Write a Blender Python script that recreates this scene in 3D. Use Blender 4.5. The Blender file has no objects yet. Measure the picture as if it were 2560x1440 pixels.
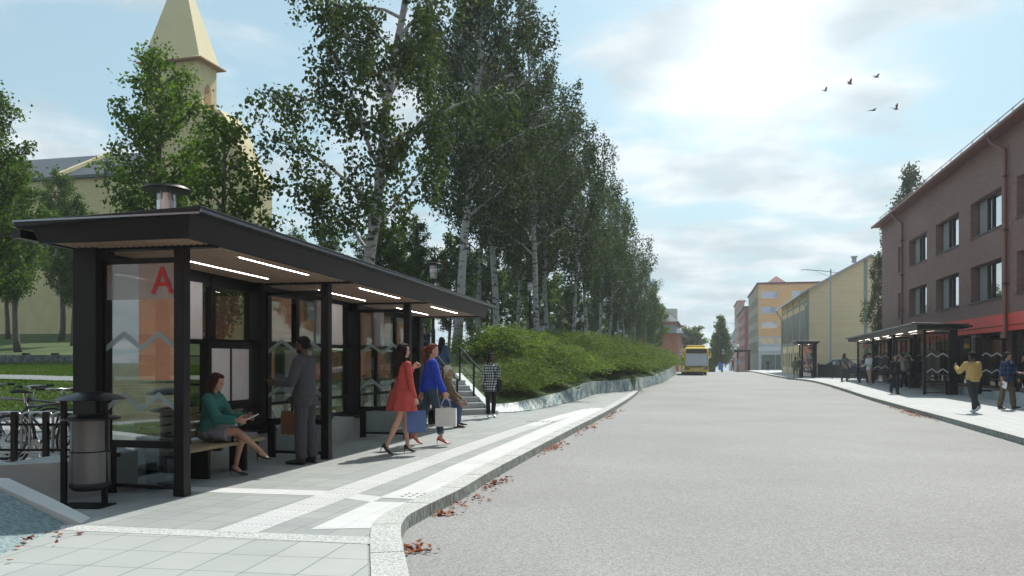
import bpy, bmesh, math, random
import numpy as np
from mathutils import Vector, Matrix, Euler
R = math.radians
sc = bpy.context.scene
# ------------------------------------------------------------------ camera, world, sun, exposure
CAMH, F, HZ = 1.5, 2080.0, 900.0
cam_d = bpy.data.cameras.new("camera"); cam = bpy.data.objects.new("camera", cam_d)
sc.collection.objects.link(cam); sc.camera = cam
cam.location = (0, 0, CAMH); cam.rotation_euler = (R(90), 0, 0)
cam_d.sensor_width = 36; cam_d.lens = 36 * F / 2560; cam_d.shift_y = 180 / 2560
cam_d.clip_start = .1; cam_d.clip_end = 6000
SUN_AZ, SUN_EL = 28.0, 50.0          # azimuth to the right of +Y
world = bpy.data.worlds.new("World"); sc.world = world; world.use_nodes = True
sc.view_settings.view_transform = 'Standard'; sc.view_settings.look = 'None'
sc.view_settings.exposure = 0.42; sc.view_settings.gamma = 1

def build_world():
    nt = world.node_tree; nt.nodes.clear(); N = nt.nodes.new; L = nt.links.new
    out = N('ShaderNodeOutputWorld'); bg = N('ShaderNodeBackground'); L(bg.outputs[0], out.inputs[0])
    sky = N('ShaderNodeTexSky'); sky.sky_type = 'NISHITA'; sky.sun_disc = False
    sky.sun_elevation = R(SUN_EL); sky.sun_rotation = R(SUN_AZ)
    sky.air_density = 1.0; sky.dust_density = 1.2; sky.ozone_density = 1.5
    tc = N('ShaderNodeTexCoord')
    def math_(op, a, b=None, c=None):
        n = N('ShaderNodeMath'); n.operation = op
        for i, v in enumerate((a, b, c)):
            if v is None: continue
            if isinstance(v, (int, float)): n.inputs[i].default_value = v
            else: L(v, n.inputs[i])
        return n.outputs[0]
    sep = N('ShaderNodeSeparateXYZ'); L(tc.outputs['Generated'], sep.inputs[0])
    # flatten the direction on to a cloud layer
    zz = math_('ADD', math_('MAXIMUM', sep.outputs['Z'], 0.0), 0.16)
    cx = math_('DIVIDE', sep.outputs['X'], zz); cy = math_('DIVIDE', sep.outputs['Y'], zz)
    comb = N('ShaderNodeCombineXYZ'); L(cx, comb.inputs[0]); L(cy, comb.inputs[1])
    no = N('ShaderNodeTexNoise'); no.inputs['Scale'].default_value = 2.0; no.inputs['Detail'].default_value = 9
    no.inputs['Roughness'].default_value = .56; no.inputs['Distortion'].default_value = .25
    mp = N('ShaderNodeMapping'); mp.inputs['Location'].default_value = (3.1, 1.4, 0.0)
    L(comb.outputs[0], mp.inputs[0]); L(mp.outputs[0], no.inputs['Vector'])
    # direction of the bright cloud the photograph shows
    g = Vector((590, 2080, 730)).normalized()
    dot = N('ShaderNodeVectorMath'); dot.operation = 'DOT_PRODUCT'; L(tc.outputs['Generated'], dot.inputs[0]); dot.inputs[1].default_value = g
    d = math_('MAXIMUM', dot.outputs['Value'], 0.0)
    g1 = math_('POWER', d, 420.0); g2 = math_('POWER', d, 50.0)
    horiz = math_('POWER', math_('SUBTRACT', 1.0, math_('MAXIMUM', sep.outputs['Z'], 0.0)), 7.0)
    f = math_('ADD', no.outputs['Fac'], math_('MULTIPLY', g2, .12))
    f = math_('ADD', f, math_('MULTIPLY', horiz, .14))
    rng = N('ShaderNodeMapRange'); rng.interpolation_type = 'SMOOTHSTEP'
    L(f, rng.inputs[0]); rng.inputs[1].default_value = .46; rng.inputs[2].default_value = .66
    rng.inputs[3].default_value = 0; rng.inputs[4].default_value = .93
    no2 = N('ShaderNodeTexNoise'); no2.inputs['Scale'].default_value = 3.4; no2.inputs['Detail'].default_value = 6
    mp2 = N('ShaderNodeMapping'); mp2.inputs['Location'].default_value = (8.3, .6, 2.0)
    L(comb.outputs[0], mp2.inputs[0]); L(mp2.outputs[0], no2.inputs['Vector'])
    cr = N('ShaderNodeValToRGB'); L(no2.outputs['Fac'], cr.inputs[0])
    cr.color_ramp.elements[0].position = .38; cr.color_ramp.elements[0].color = (.42, .495, .535, 1)
    cr.color_ramp.elements[1].position = .62; cr.color_ramp.elements[1].color = (.66, .71, .735, 1)
    skm = N('ShaderNodeMix'); skm.data_type = 'RGBA'; skm.blend_type = 'MULTIPLY'; skm.inputs[0].default_value = 1
    L(sky.outputs[0], skm.inputs[6]); skm.inputs[7].default_value = (.088, .118, .112, 1)
    mix = N('ShaderNodeMix'); mix.data_type = 'RGBA'
    pal = N('ShaderNodeMix'); pal.data_type = 'RGBA'; pal.inputs[0].default_value = .55; L(math_('MINIMUM', math_('ADD', .62, math_('MULTIPLY', horiz, .5)), 1.0), pal.inputs[0]); L(skm.outputs[2], pal.inputs[6]); pal.inputs[7].default_value = (.375, .505, .56, 1)
    L(rng.outputs[0], mix.inputs[0]); L(pal.outputs[2], mix.inputs[6]); L(cr.outputs[0], mix.inputs[7])
    gl = math_('ADD', math_('MULTIPLY', g1, .38), math_('MULTIPLY', g2, .10))
    glc = N('ShaderNodeCombineColor'); L(gl, glc.inputs[0]); L(gl, glc.inputs[1]); L(gl, glc.inputs[2])
    add = N('ShaderNodeMix'); add.data_type = 'RGBA'; add.blend_type = 'ADD'; add.inputs[0].default_value = 1
    L(mix.outputs[2], add.inputs[6]); L(glc.outputs[0], add.inputs[7])
    L(add.outputs[2], bg.inputs[0]); bg.inputs[1].default_value = 1.0
build_world()
sl = bpy.data.lights.new("sun", 'SUN'); so = bpy.data.objects.new("sun", sl); sc.collection.objects.link(so)
sl.energy = 3.9; sl.angle = R(.5); sl.color = (1, .955, .88)
sd = Vector((math.sin(R(SUN_AZ)) * math.cos(R(SUN_EL)), math.cos(R(SUN_AZ)) * math.cos(R(SUN_EL)), math.sin(R(SUN_EL))))
so.rotation_euler = sd.to_track_quat('Z', 'Y').to_euler(); so.location = sd * 80
try:
    sc.cycles.max_bounces = 8; sc.cycles.transparent_max_bounces = 24; sc.cycles.use_denoising = True
    sc.cycles.diffuse_bounces = 3; sc.cycles.glossy_bounces = 4; sc.cycles.caustics_reflective = False; sc.cycles.caustics_refractive = False
except Exception: pass

# ------------------------------------------------------------------ helpers
def G(px, py, z=0.0):
    Y = F * (CAMH - z) / (py - HZ); return ((px - 1280) / F * Y, Y)
def AX(px, Y): return (px - 1280) / F * Y
def AZ(py, Y): return CAMH + (HZ - py) * Y / F

MATS = {}
def mat(name, col=(.5, .5, .5), rough=.6, metal=0.0, var=.12, vs=6.0, bump=0.0, bs=60.0, spec=.5, col2=None, emit=0, coat=0, stretch=None):
    if name in MATS: return MATS[name]
    m = bpy.data.materials.new(name); m.use_nodes = True; MATS[name] = m
    nt = m.node_tree; N = nt.nodes.new; L = nt.links.new
    b = nt.nodes['Principled BSDF']
    b.inputs['Roughness'].default_value = rough; b.inputs['Metallic'].default_value = metal
    b.inputs['Specular IOR Level'].default_value = spec; b.inputs['Coat Weight'].default_value = coat
    tc = N('ShaderNodeTexCoord'); src = tc.outputs['Object']
    if stretch:
        mp = N('ShaderNodeMapping'); mp.inputs['Scale'].default_value = stretch; L(src, mp.inputs[0]); src = mp.outputs[0]
    if var or col2:
        no = N('ShaderNodeTexNoise'); no.inputs['Scale'].default_value = vs; no.inputs['Detail'].default_value = 6; no.inputs['Roughness'].default_value = .62
        L(src, no.inputs['Vector'])
        cr = N('ShaderNodeValToRGB'); L(no.outputs['Fac'], cr.inputs[0])
        a = tuple(c * (1 - var * 1.3) for c in col); c2 = col2 or tuple(min(1, c * (1 + var)) for c in col)
        cr.color_ramp.elements[0].position = .32; cr.color_ramp.elements[0].color = (*a, 1)
        cr.color_ramp.elements[1].position = .68; cr.color_ramp.elements[1].color = (*c2, 1)
        L(cr.outputs[0], b.inputs['Base Color'])
    else: b.inputs['Base Color'].default_value = (*col, 1)
    if bump:
        n2 = N('ShaderNodeTexNoise'); n2.inputs['Scale'].default_value = bs; n2.inputs['Detail'].default_value = 4; L(src, n2.inputs['Vector'])
        bp = N('ShaderNodeBump'); bp.inputs['Strength'].default_value = bump; bp.inputs['Distance'].default_value = .02
        L(n2.outputs['Fac'], bp.inputs['Height']); L(bp.outputs[0], b.inputs['Normal'])
    if emit:
        b.inputs['Emission Color'].default_value = (1, .97, .92, 1); b.inputs['Emission Strength'].default_value = emit
    return m

def brickmat(name, c1, c2, mortar, bw, bh, ms=.012, rot=0.0, offset=.5, rough=.8, bump=.3, plane='xz', var=.15, vs=.6, wallaxis=None, speck=0, speckscale=120):
    """tiled material: bw x bh tiles in metres, in the object's own coordinates."""
    m = bpy.data.materials.new(name); m.use_nodes = True; MATS[name] = m
    nt = m.node_tree; N = nt.nodes.new; L = nt.links.new; b = nt.nodes['Principled BSDF']; b.inputs['Roughness'].default_value = rough
    tc = N('ShaderNodeTexCoord'); src = tc.outputs['Object']
    sp = N('ShaderNodeSeparateXYZ'); L(src, sp.inputs[0]); cb = N('ShaderNodeCombineXYZ')
    if plane == 'xy': L(sp.outputs[0], cb.inputs[0]); L(sp.outputs[1], cb.inputs[1])
    elif plane == 'xz': L(sp.outputs[0], cb.inputs[0]); L(sp.outputs[2], cb.inputs[1])
    elif plane == 'yz': L(sp.outputs[1], cb.inputs[0]); L(sp.outputs[2], cb.inputs[1])
    else:   # walls in both directions: x+y along, z up
        ad = N('ShaderNodeMath'); ad.operation = 'ADD'; L(sp.outputs[0], ad.inputs[0]); L(sp.outputs[1], ad.inputs[1])
        L(ad.outputs[0], cb.inputs[0]); L(sp.outputs[2], cb.inputs[1])
    mp = N('ShaderNodeMapping'); mp.inputs['Rotation'].default_value = (0, 0, rot); L(cb.outputs[0], mp.inputs[0])
    br = N('ShaderNodeTexBrick'); L(mp.outputs[0], br.inputs['Vector']); br.offset = offset
    br.inputs['Scale'].default_value = 1; br.inputs['Brick Width'].default_value = bw; br.inputs['Row Height'].default_value = bh
    br.inputs['Mortar Size'].default_value = ms; br.inputs['Mortar Smooth'].default_value = .1; br.inputs['Bias'].default_value = 0
    br.inputs['Color1'].default_value = (*c1, 1); br.inputs['Color2'].default_value = (*c2, 1); br.inputs['Mortar'].default_value = (*mortar, 1)
    no = N('ShaderNodeTexNoise'); no.inputs['Scale'].default_value = vs; no.inputs['Detail'].default_value = 8; no.inputs['Roughness'].default_value = .65; L(src, no.inputs['Vector'])
    mr = N('ShaderNodeMapRange'); L(no.outputs['Fac'], mr.inputs[0]); mr.inputs[1].default_value = .3; mr.inputs[2].default_value = .7
    mr.inputs[3].default_value = 1 - var; mr.inputs[4].default_value = 1 + var
    mx = N('ShaderNodeVectorMath'); mx.operation = 'SCALE'; L(br.outputs['Color'], mx.inputs[0]); L(mr.outputs[0], mx.inputs['Scale'])
    col = mx.outputs[0]
    if speck:
        n3 = N('ShaderNodeTexNoise'); n3.inputs['Scale'].default_value = speckscale; n3.inputs['Detail'].default_value = 3; L(src, n3.inputs['Vector'])
        m3 = N('ShaderNodeMapRange'); L(n3.outputs['Fac'], m3.inputs[0]); m3.inputs[1].default_value = .35; m3.inputs[2].default_value = .65
        m3.inputs[3].default_value = 1 - speck; m3.inputs[4].default_value = 1 + speck
        x3 = N('ShaderNodeVectorMath'); x3.operation = 'SCALE'; L(col, x3.inputs[0]); L(m3.outputs[0], x3.inputs['Scale']); col = x3.outputs[0]
    L(col, b.inputs['Base Color'])
    if bump:
        bp = N('ShaderNodeBump'); bp.inputs['Strength'].default_value = bump; bp.inputs['Distance'].default_value = .01; bp.invert = True
        L(br.outputs['Fac'], bp.inputs['Height']); L(bp.outputs[0], b.inputs['Normal'])
    return m

def speckmat(name, c1, c2, scale, rough=.85, big=.12, bump=.4, big_scale=.35, stretch=(1, 1, 1), lo=.38, hi=.62, rot=0):
    m = bpy.data.materials.new(name); m.use_nodes = True; MATS[name] = m
    nt = m.node_tree; N = nt.nodes.new; L = nt.links.new; b = nt.nodes['Principled BSDF']; b.inputs['Roughness'].default_value = rough
    tc = N('ShaderNodeTexCoord'); mp = N('ShaderNodeMapping'); mp.inputs['Scale'].default_value = stretch; mp.inputs['Rotation'].default_value = (0, 0, rot)
    L(tc.outputs['Object'], mp.inputs[0])
    n1 = N('ShaderNodeTexNoise'); n1.inputs['Scale'].default_value = scale; n1.inputs['Detail'].default_value = 5; n1.inputs['Roughness'].default_value = .7; L(mp.outputs[0], n1.inputs['Vector'])
    cr = N('ShaderNodeValToRGB'); L(n1.outputs['Fac'], cr.inputs[0])
    cr.color_ramp.elements[0].position = lo; cr.color_ramp.elements[0].color = (*c1, 1); cr.color_ramp.elements[1].position = hi; cr.color_ramp.elements[1].color = (*c2, 1)
    n2 = N('ShaderNodeTexNoise'); n2.inputs['Scale'].default_value = big_scale; n2.inputs['Detail'].default_value = 7; n2.inputs['Roughness'].default_value = .6; L(tc.outputs['Object'], n2.inputs['Vector'])
    mr = N('ShaderNodeMapRange'); L(n2.outputs['Fac'], mr.inputs[0]); mr.inputs[1].default_value = .3; mr.inputs[2].default_value = .7; mr.inputs[3].default_value = 1 - big; mr.inputs[4].default_value = 1 + big
    mx = N('ShaderNodeVectorMath'); mx.operation = 'SCALE'; L(cr.outputs[0], mx.inputs[0]); L(mr.outputs[0], mx.inputs['Scale']); L(mx.outputs[0], b.inputs['Base Color'])
    if bump:
        bp = N('ShaderNodeBump'); bp.inputs['Strength'].default_value = bump; bp.inputs['Distance'].default_value = .01
        L(n1.outputs['Fac'], bp.inputs['Height']); L(bp.outputs[0], b.inputs['Normal'])
    return m

def glassmat(name, tint=(.8, .86, .85), base=.10, rough=.0, dark=False):
    m = bpy.data.materials.new(name); m.use_nodes = True; MATS[name] = m
    nt = m.node_tree; nt.nodes.clear(); N = nt.nodes.new; L = nt.links.new
    out = N('ShaderNodeOutputMaterial'); mix = N('ShaderNodeMixShader'); L(mix.outputs[0], out.inputs[0])
    gl = N('ShaderNodeBsdfGlossy'); gl.inputs['Roughness'].default_value = rough; gl.inputs['Color'].default_value = (.95, .95, .95, 1)
    fr = N('ShaderNodeFresnel'); fr.inputs[0].default_value = 1.5
    ad = N('ShaderNodeMath'); ad.operation = 'ADD'; ad.use_clamp = True; L(fr.outputs[0], ad.inputs[0]); ad.inputs[1].default_value = base
    ge = N('ShaderNodeNewGeometry'); inv = N('ShaderNodeMath'); inv.operation = 'SUBTRACT'; inv.inputs[0].default_value = 1; L(ge.outputs['Backfacing'], inv.inputs[1])
    mm = N('ShaderNodeMath'); mm.operation = 'MULTIPLY'; L(ad.outputs[0], mm.inputs[0]); L(inv.outputs[0], mm.inputs[1])
    if dark:
        t = N('ShaderNodeBsdfDiffuse'); t.inputs[0].default_value = (*tint, 1)
    else:
        t = N('ShaderNodeBsdfTransparent'); t.inputs[0].default_value = (*tint, 1)
    L(mm.outputs[0], mix.inputs[0]); L(t.outputs[0], mix.inputs[1]); L(gl.outputs[0], mix.inputs[2])
    return m

def frostmat(name, col=(.8, .85, .86), alpha=.5):
    m = bpy.data.materials.new(name); m.use_nodes = True; MATS[name] = m
    nt = m.node_tree; nt.nodes.clear(); N = nt.nodes.new; L = nt.links.new
    out = N('ShaderNodeOutputMaterial'); mix = N('ShaderNodeMixShader'); L(mix.outputs[0], out.inputs[0])
    t = N('ShaderNodeBsdfTransparent'); d = N('ShaderNodeBsdfDiffuse'); tr = N('ShaderNodeBsdfTranslucent'); d.inputs[0].default_value = (*col, 1); tr.inputs[0].default_value = (*col, 1)
    m2 = N('ShaderNodeMixShader'); m2.inputs[0].default_value = .5; L(d.outputs[0], m2.inputs[1]); L(tr.outputs[0], m2.inputs[2])
    mix.inputs[0].default_value = alpha; L(t.outputs[0], mix.inputs[1]); L(m2.outputs[0], mix.inputs[2])
    return m

def leafmat(name, c1, c2, trans=.45, rough=.45, yellow=None):
    m = bpy.data.materials.new(name); m.use_nodes = True; MATS[name] = m
    nt = m.node_tree; nt.nodes.clear(); N = nt.nodes.new; L = nt.links.new
    out = N('ShaderNodeOutputMaterial'); mix = N('ShaderNodeMixShader'); L(mix.outputs[0], out.inputs[0]); mix.inputs[0].default_value = trans
    ge = N('ShaderNodeNewGeometry'); cr = N('ShaderNodeValToRGB'); L(ge.outputs['Random Per Island'], cr.inputs[0])
    cr.color_ramp.elements[0].color = (*c1, 1); cr.color_ramp.elements[1].color = (*c2, 1)
    if yellow:
        e = cr.color_ramp.elements.new(.965); e.color = (*c2, 1); cr.color_ramp.elements[-1].color = (*yellow, 1)
    oi = N('ShaderNodeObjectInfo'); mr = N('ShaderNodeMapRange'); L(oi.outputs['Random'], mr.inputs[0]); mr.inputs[3].default_value = .72; mr.inputs[4].default_value = 1.25
    sc2 = N('ShaderNodeVectorMath'); sc2.operation = 'SCALE'; L(cr.outputs[0], sc2.inputs[0]); L(mr.outputs[0], sc2.inputs['Scale'])
    p = N('ShaderNodeBsdfPrincipled'); p.inputs['Roughness'].default_value = rough; p.inputs['Specular IOR Level'].default_value = .18; L(sc2.outputs[0], p.inputs['Base Color'])
    tr = N('ShaderNodeBsdfTranslucent')
    mu = N('ShaderNodeVectorMath'); mu.operation = 'MULTIPLY'; L(sc2.outputs[0], mu.inputs[0]); mu.inputs[1].default_value = (1.5, 1.7, .6); L(mu.outputs[0], tr.inputs[0])
    L(p.outputs[0], mix.inputs[1]); L(tr.outputs[0], mix.inputs[2])
    return m

class MB:
    def __init__(s): s.v = []; s.f = []; s.mi = []; s.cur = 0
    def add(s, vs, fs):
        o = len(s.v); s.v += [tuple(v) for v in vs]; s.f += [tuple(i + o for i in f) for f in fs]; s.mi += [s.cur] * len(fs); return s
    def box(s, x0, x1, y0, y1, z0, z1, M=None):
        if x0 > x1: x0, x1 = x1, x0
        if y0 > y1: y0, y1 = y1, y0
        vs = [Vector((x, y, z)) for z in (z0, z1) for x, y in ((x0, y0), (x1, y0), (x1, y1), (x0, y1))]
        if M is not None: vs = [M @ v for v in vs]
        return s.add(vs, [(0, 3, 2, 1), (4, 5, 6, 7), (0, 1, 5, 4), (1, 2, 6, 5), (2, 3, 7, 6), (3, 0, 4, 7)])
    def prism(s, poly, z0, z1):
        n = len(poly); area = sum(poly[i][0] * poly[(i + 1) % n][1] - poly[(i + 1) % n][0] * poly[i][1] for i in range(n))
        if area < 0: poly = poly[::-1]
        return s.add([(x, y, z0) for x, y in poly] + [(x, y, z1) for x, y in poly],
                     [tuple(range(n))[::-1], tuple(range(n, 2 * n))] + [(i, (i + 1) % n, n + (i + 1) % n, n + i) for i in range(n)])
    def prismM(s, poly, d0, d1, M):      # poly in local xy, extruded in local z, placed by M
        t = MB(); t.prism(poly, d0, d1); return s.add([M @ Vector(v) for v in t.v], t.f if M.to_3x3().determinant() > 0 else [f[::-1] for f in t.f])
    def tube(s, pts, r, n=8, caps=True):
        pts = [Vector(p) for p in pts]; rs = r if isinstance(r, (list, tuple)) else [r] * len(pts)
        rings = []; up = None
        for i, p in enumerate(pts):
            t = (pts[min(i + 1, len(pts) - 1)] - pts[max(i - 1, 0)])
            t = t.normalized() if t.length > 1e-9 else Vector((0, 0, 1))
            if up is None: up = Vector((0, 0, 1)) if abs(t.z) < .9 else Vector((1, 0, 0))
            a = t.cross(up); a = a.normalized() if a.length > 1e-6 else t.orthogonal().normalized(); b = a.cross(t).normalized(); up = b
            rings.append([p + (a * math.cos(2 * math.pi * k / n) + b * math.sin(2 * math.pi * k / n)) * rs[i] for k in range(n)])
        vs = [v for ring in rings for v in ring]; fs = []
        for i in range(len(rings) - 1):
            for k in range(n): fs.append((i * n + k, i * n + (k + 1) % n, (i + 1) * n + (k + 1) % n, (i + 1) * n + k))
        if caps: fs.append(tuple(range(n))[::-1]); fs.append(tuple((len(rings) - 1) * n + k for k in range(n)))
        return s.add(vs, fs)
    def loft(s, rings, caps=True):       # rings: list of lists of points
        n = len(rings[0]); fs = []
        for i in range(len(rings) - 1):
            for k in range(n): fs.append((i * n + k, i * n + (k + 1) % n, (i + 1) * n + (k + 1) % n, (i + 1) * n + k))
        if caps: fs.append(tuple(range(n))[::-1]); fs.append(tuple((len(rings) - 1) * n + k for k in range(n)))
        return s.add([v for ring in rings for v in ring], fs)
    def lathe(s, prof, cx=0, cy=0, cz=0, n=24, M=None):   # prof (r,z)
        rings = [[Vector((cx + r * math.cos(2 * math.pi * k / n), cy + r * math.sin(2 * math.pi * k / n), cz + z)) for k in range(n)] for r, z in prof]
        if M is not None: rings = [[M @ v for v in ring] for ring in rings]
        return s.loft(rings, True)
    def sphere(s, c, r, n=12, sc_=(1, 1, 1), rotM=None):
        c = Vector(c); prof = [(math.sin(math.pi * (i + .02) / (n + .04)) * r, -math.cos(math.pi * (i + .02) / (n + .04)) * r) for i in range(n + 1)]
        t = MB(); t.lathe(prof, n=n + 4)
        vs = []
        for v in t.v:
            v = Vector((v[0] * sc_[0], v[1] * sc_[1], v[2] * sc_[2]))
            if rotM is not None: v = rotM @ v
            vs.append(v + c)
        return s.add(vs, t.f)
    def torus(s, c, Rr, r, M=None, n=32, m=6, sx=1, sz=1):   # in local xz plane
        rings = []
        for i in range(n):
            a = 2 * math.pi * i / n
            ring = []
            for k in range(m):
                b = 2 * math.pi * k / m; q = Rr + r * math.cos(b)
                p = Vector((q * math.cos(a) * sx, r * math.sin(b), q * math.sin(a) * sz))
                if M is not None: p = M @ p
                ring.append(p + Vector(c))
            rings.append(ring)
        fs = [(i * m + k, ((i + 1) % n) * m + k, ((i + 1) % n) * m + (k + 1) % m, i * m + (k + 1) % m) for i in range(n) for k in range(m)]
        return s.add([v for r_ in rings for v in r_], fs)
    def build(s, name, m, parent=None, smooth=False, bevel=0, loc=None, rotz=0):
        me = bpy.data.meshes.new(name); me.from_pydata([tuple(v) for v in s.v], [], s.f)
        ms = m if isinstance(m, (list, tuple)) else [m]
        for q in ms: me.materials.append(q)
        if len(ms) > 1: me.polygons.foreach_set('material_index', s.mi)
        if smooth: me.polygons.foreach_set('use_smooth', [True] * len(me.polygons))
        me.update(); o = bpy.data.objects.new(name, me); sc.collection.objects.link(o)
        if parent is not None: o.parent = parent
        if loc is not None: o.location = loc; o.rotation_euler = (0, 0, rotz)
        if bevel:
            bv = o.modifiers.new('bevel', 'BEVEL'); bv.width = bevel; bv.segments = 2; bv.limit_method = 'ANGLE'
        if smooth == 'auto':
            try: me.set_sharp_from_angle(angle=R(35))
            except Exception: pass
        return o

def tag(o, label=None, cat=None, group=None, kind=None):
    if label: o['label'] = label
    if cat: o['category'] = cat
    if group: o['group'] = group
    if kind: o['kind'] = kind
    return o
def empty(name, loc=(0, 0, 0), rz=0.0, label=None, cat=None, group=None, kind=None):
    o = bpy.data.objects.new(name, None); sc.collection.objects.link(o); o.location = loc; o.rotation_euler = (0, 0, rz); o.empty_display_size = .2
    return tag(o, label, cat, group, kind)
def copy_tree(o, parent=None):
    c = o.copy(); sc.collection.objects.link(c)
    if parent is not None: c.parent = parent
    for ch in list(o.children): copy_tree(ch, c)
    return c
def rsub(poly, n):  # resample polyline
    return poly
# ------------------------------------------------------------------ materials
PHI = math.atan2(.972, .236)
m_tile = brickmat('pavement_tiles', (.27, .292, .288), (.31, .328, .318), (.14, .16, .158), .36, .36, .0045, rot=-PHI, offset=0, plane='xy', rough=.75, bump=.35, var=.09, vs=1.1, speck=.05, speckscale=160)
m_tile2 = brickmat('foreground_tiles', (.335, .355, .345), (.375, .392, .382), (.14, .165, .158), .50, .40, .005, rot=-R(81), offset=0, plane='xy', rough=.75, bump=.5, var=.06, vs=1.3, speck=.04, speckscale=200)
m_white = brickmat('white_tactile_tiles', (.52, .53, .53), (.58, .59, .59), (.38, .40, .41), .36, .36, .004, rot=-PHI, offset=0, plane='xy', rough=.7, bump=.3, var=.05, vs=1.6)
m_rtile = brickmat('far_pavement_tiles', (.38, .41, .415), (.43, .455, .455), (.25, .28, .28), .40, .40, .012, rot=-R(73), offset=0, plane='xy', rough=.75, bump=0, var=.05, vs=.5)
m_asph = speckmat('asphalt', (.17, .171, .170), (.345, .344, .338), 55, big=.12, bump=.5, big_scale=.22)
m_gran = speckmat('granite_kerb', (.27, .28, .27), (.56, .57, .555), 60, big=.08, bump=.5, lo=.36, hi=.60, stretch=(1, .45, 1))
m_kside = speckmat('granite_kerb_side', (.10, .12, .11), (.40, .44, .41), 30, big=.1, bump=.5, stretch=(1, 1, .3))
m_marble = speckmat('blue_green_stone', (.12, .21, .24), (.46, .50, .47), 2.2, big=.15, bump=.15, stretch=(2.6, .35, 1.0), lo=.42, hi=.57, rot=R(38), rough=.55)
m_stone2 = speckmat('blue_green_rough_stone', (.09, .16, .18), (.25, .32, .33), 26, big=.15, bump=.4, rough=.7)
m_conc = mat('concrete', (.40, .42, .41), .8, var=.12, vs=1.8, bump=.12, bs=70)
m_cope = mat('pale_concrete', (.56, .60, .60), .75, var=.06, vs=2.5, bump=.1, bs=80)
m_lawn = speckmat('lawn', (.022, .045, .008), (.070, .105, .018), 9, big=.35, big_scale=.5, bump=.6, rough=.95)
m_soil = speckmat('soil', (.05, .045, .025), (.12, .13, .04), 6, big=.3, bump=.5, rough=.95)
m_path = speckmat('path_gravel', (.15, .17, .17), (.22, .24, .24), 20, big=.08, bump=.2)
m_black = mat('black_metal', (.0075, .0065, .0075), .45, metal=.0, var=.15, vs=3, spec=.28)
m_black2 = mat('black_matte', (.012, .012, .013), .7, var=.1)
m_darkroof = mat('dark_roof_metal', (.016, .014, .016), .30, metal=.2, var=.1, vs=2, spec=.4)
m_steel = mat('brushed_steel', (.45, .46, .47), .28, metal=1, var=.08, vs=20)
m_glass = glassmat('clear_glass', (.66, .72, .72), .26)
m_glassb = glassmat('back_window_glass', (.66, .67, .62), .08)
m_frost = frostmat('frosted_band', (.62, .72, .75), .42)
m_frost2 = frostmat('pale_band', (.80, .86, .87), .85)
m_red = mat('red_letter', (.50, .015, .02), .5, var=0)

def road_z(Y):
    if Y <= 112: return -.12
    if Y <= 150: return -.12 - .04 * (Y - 112)
    return -1.64 - .0125 * (Y - 150)

# ------------------------------------------------------------------ ground and road
ys = [-300, -60, -20, 0, 10, 20, 40, 60, 80, 100, 112, 116, 120, 126, 132, 140, 150, 170, 200, 260, 400, 700, 1200]
def sheet(name, x0f, x1f, dz, m, ylist, kind='structure', xs=6):
    mb = MB(); vs = []; fs = []
    for y in ylist:
        for k in range(xs + 1): vs.append((x0f(y) + (x1f(y) - x0f(y)) * k / xs, y, road_z(y) + dz))
    for i in range(len(ylist) - 1):
        for k in range(xs): a = i * (xs + 1) + k; fs.append((a, a + 1, a + xs + 2, a + xs + 1))
    mb.add(vs, fs); return tag(mb.build(name, m), kind=kind)
sheet('ground', lambda y: -1200, lambda y: 1200, -.12, speckmat('far_ground', (.10, .12, .06), (.2, .2, .14), .4, big=.3, bump=0), ys)
sheet('road', lambda y: -14 if y < 60 else (8 if y < 120 else 6), lambda y: 70, 0, m_asph, [y for y in ys if -60 <= y <= 400])

# kerb line of the bus platform (photo measured on the ground plane)
Kpx = [(1046, 1600), (1030, 1500), (1023, 1440), (1013, 1397), (1005, 1355), (1001, 1326), (1006, 1308), (1019, 1291), (1043, 1278), (1102, 1248), (1153, 1225), (1225, 1180), (1300, 1141), (1380, 1099), (1451, 1062), (1484, 1046), (1522, 1026), (1566, 1000), (1583, 988), (1592, 981), (1596, 977)]
K = [G(*p) for p in Kpx]
K = [(K[0][0] - .25, 1.0)] + K
Wb_px = [(1165, 1036), (1225, 1034), (1260, 1032), (1292, 1031), (1334, 1026), (1362, 1020), (1405, 1011), (1451, 999), (1475, 989), (1496, 984), (1540, 980), (1590, 976), (1609, 966), (1637, 957), (1651, 955), (1667, 948), (1686, 935), (1690, 930)]
Wt_py = [1000, 1007, 1010, 1008, 1000, 995, 984, 966, 955, 953, 952, 946, 944, 941, 935, 929, 919, 914]
Wb = [G(*p) for p in Wb_px]
WT = []
for (bx, by), (px, py), ty in zip(Wb, Wb_px, Wt_py):
    yt = by + .42; WT.append((AX(px - 14 + 10 * (py < 1000), yt), yt, AZ(ty, yt)))

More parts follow.
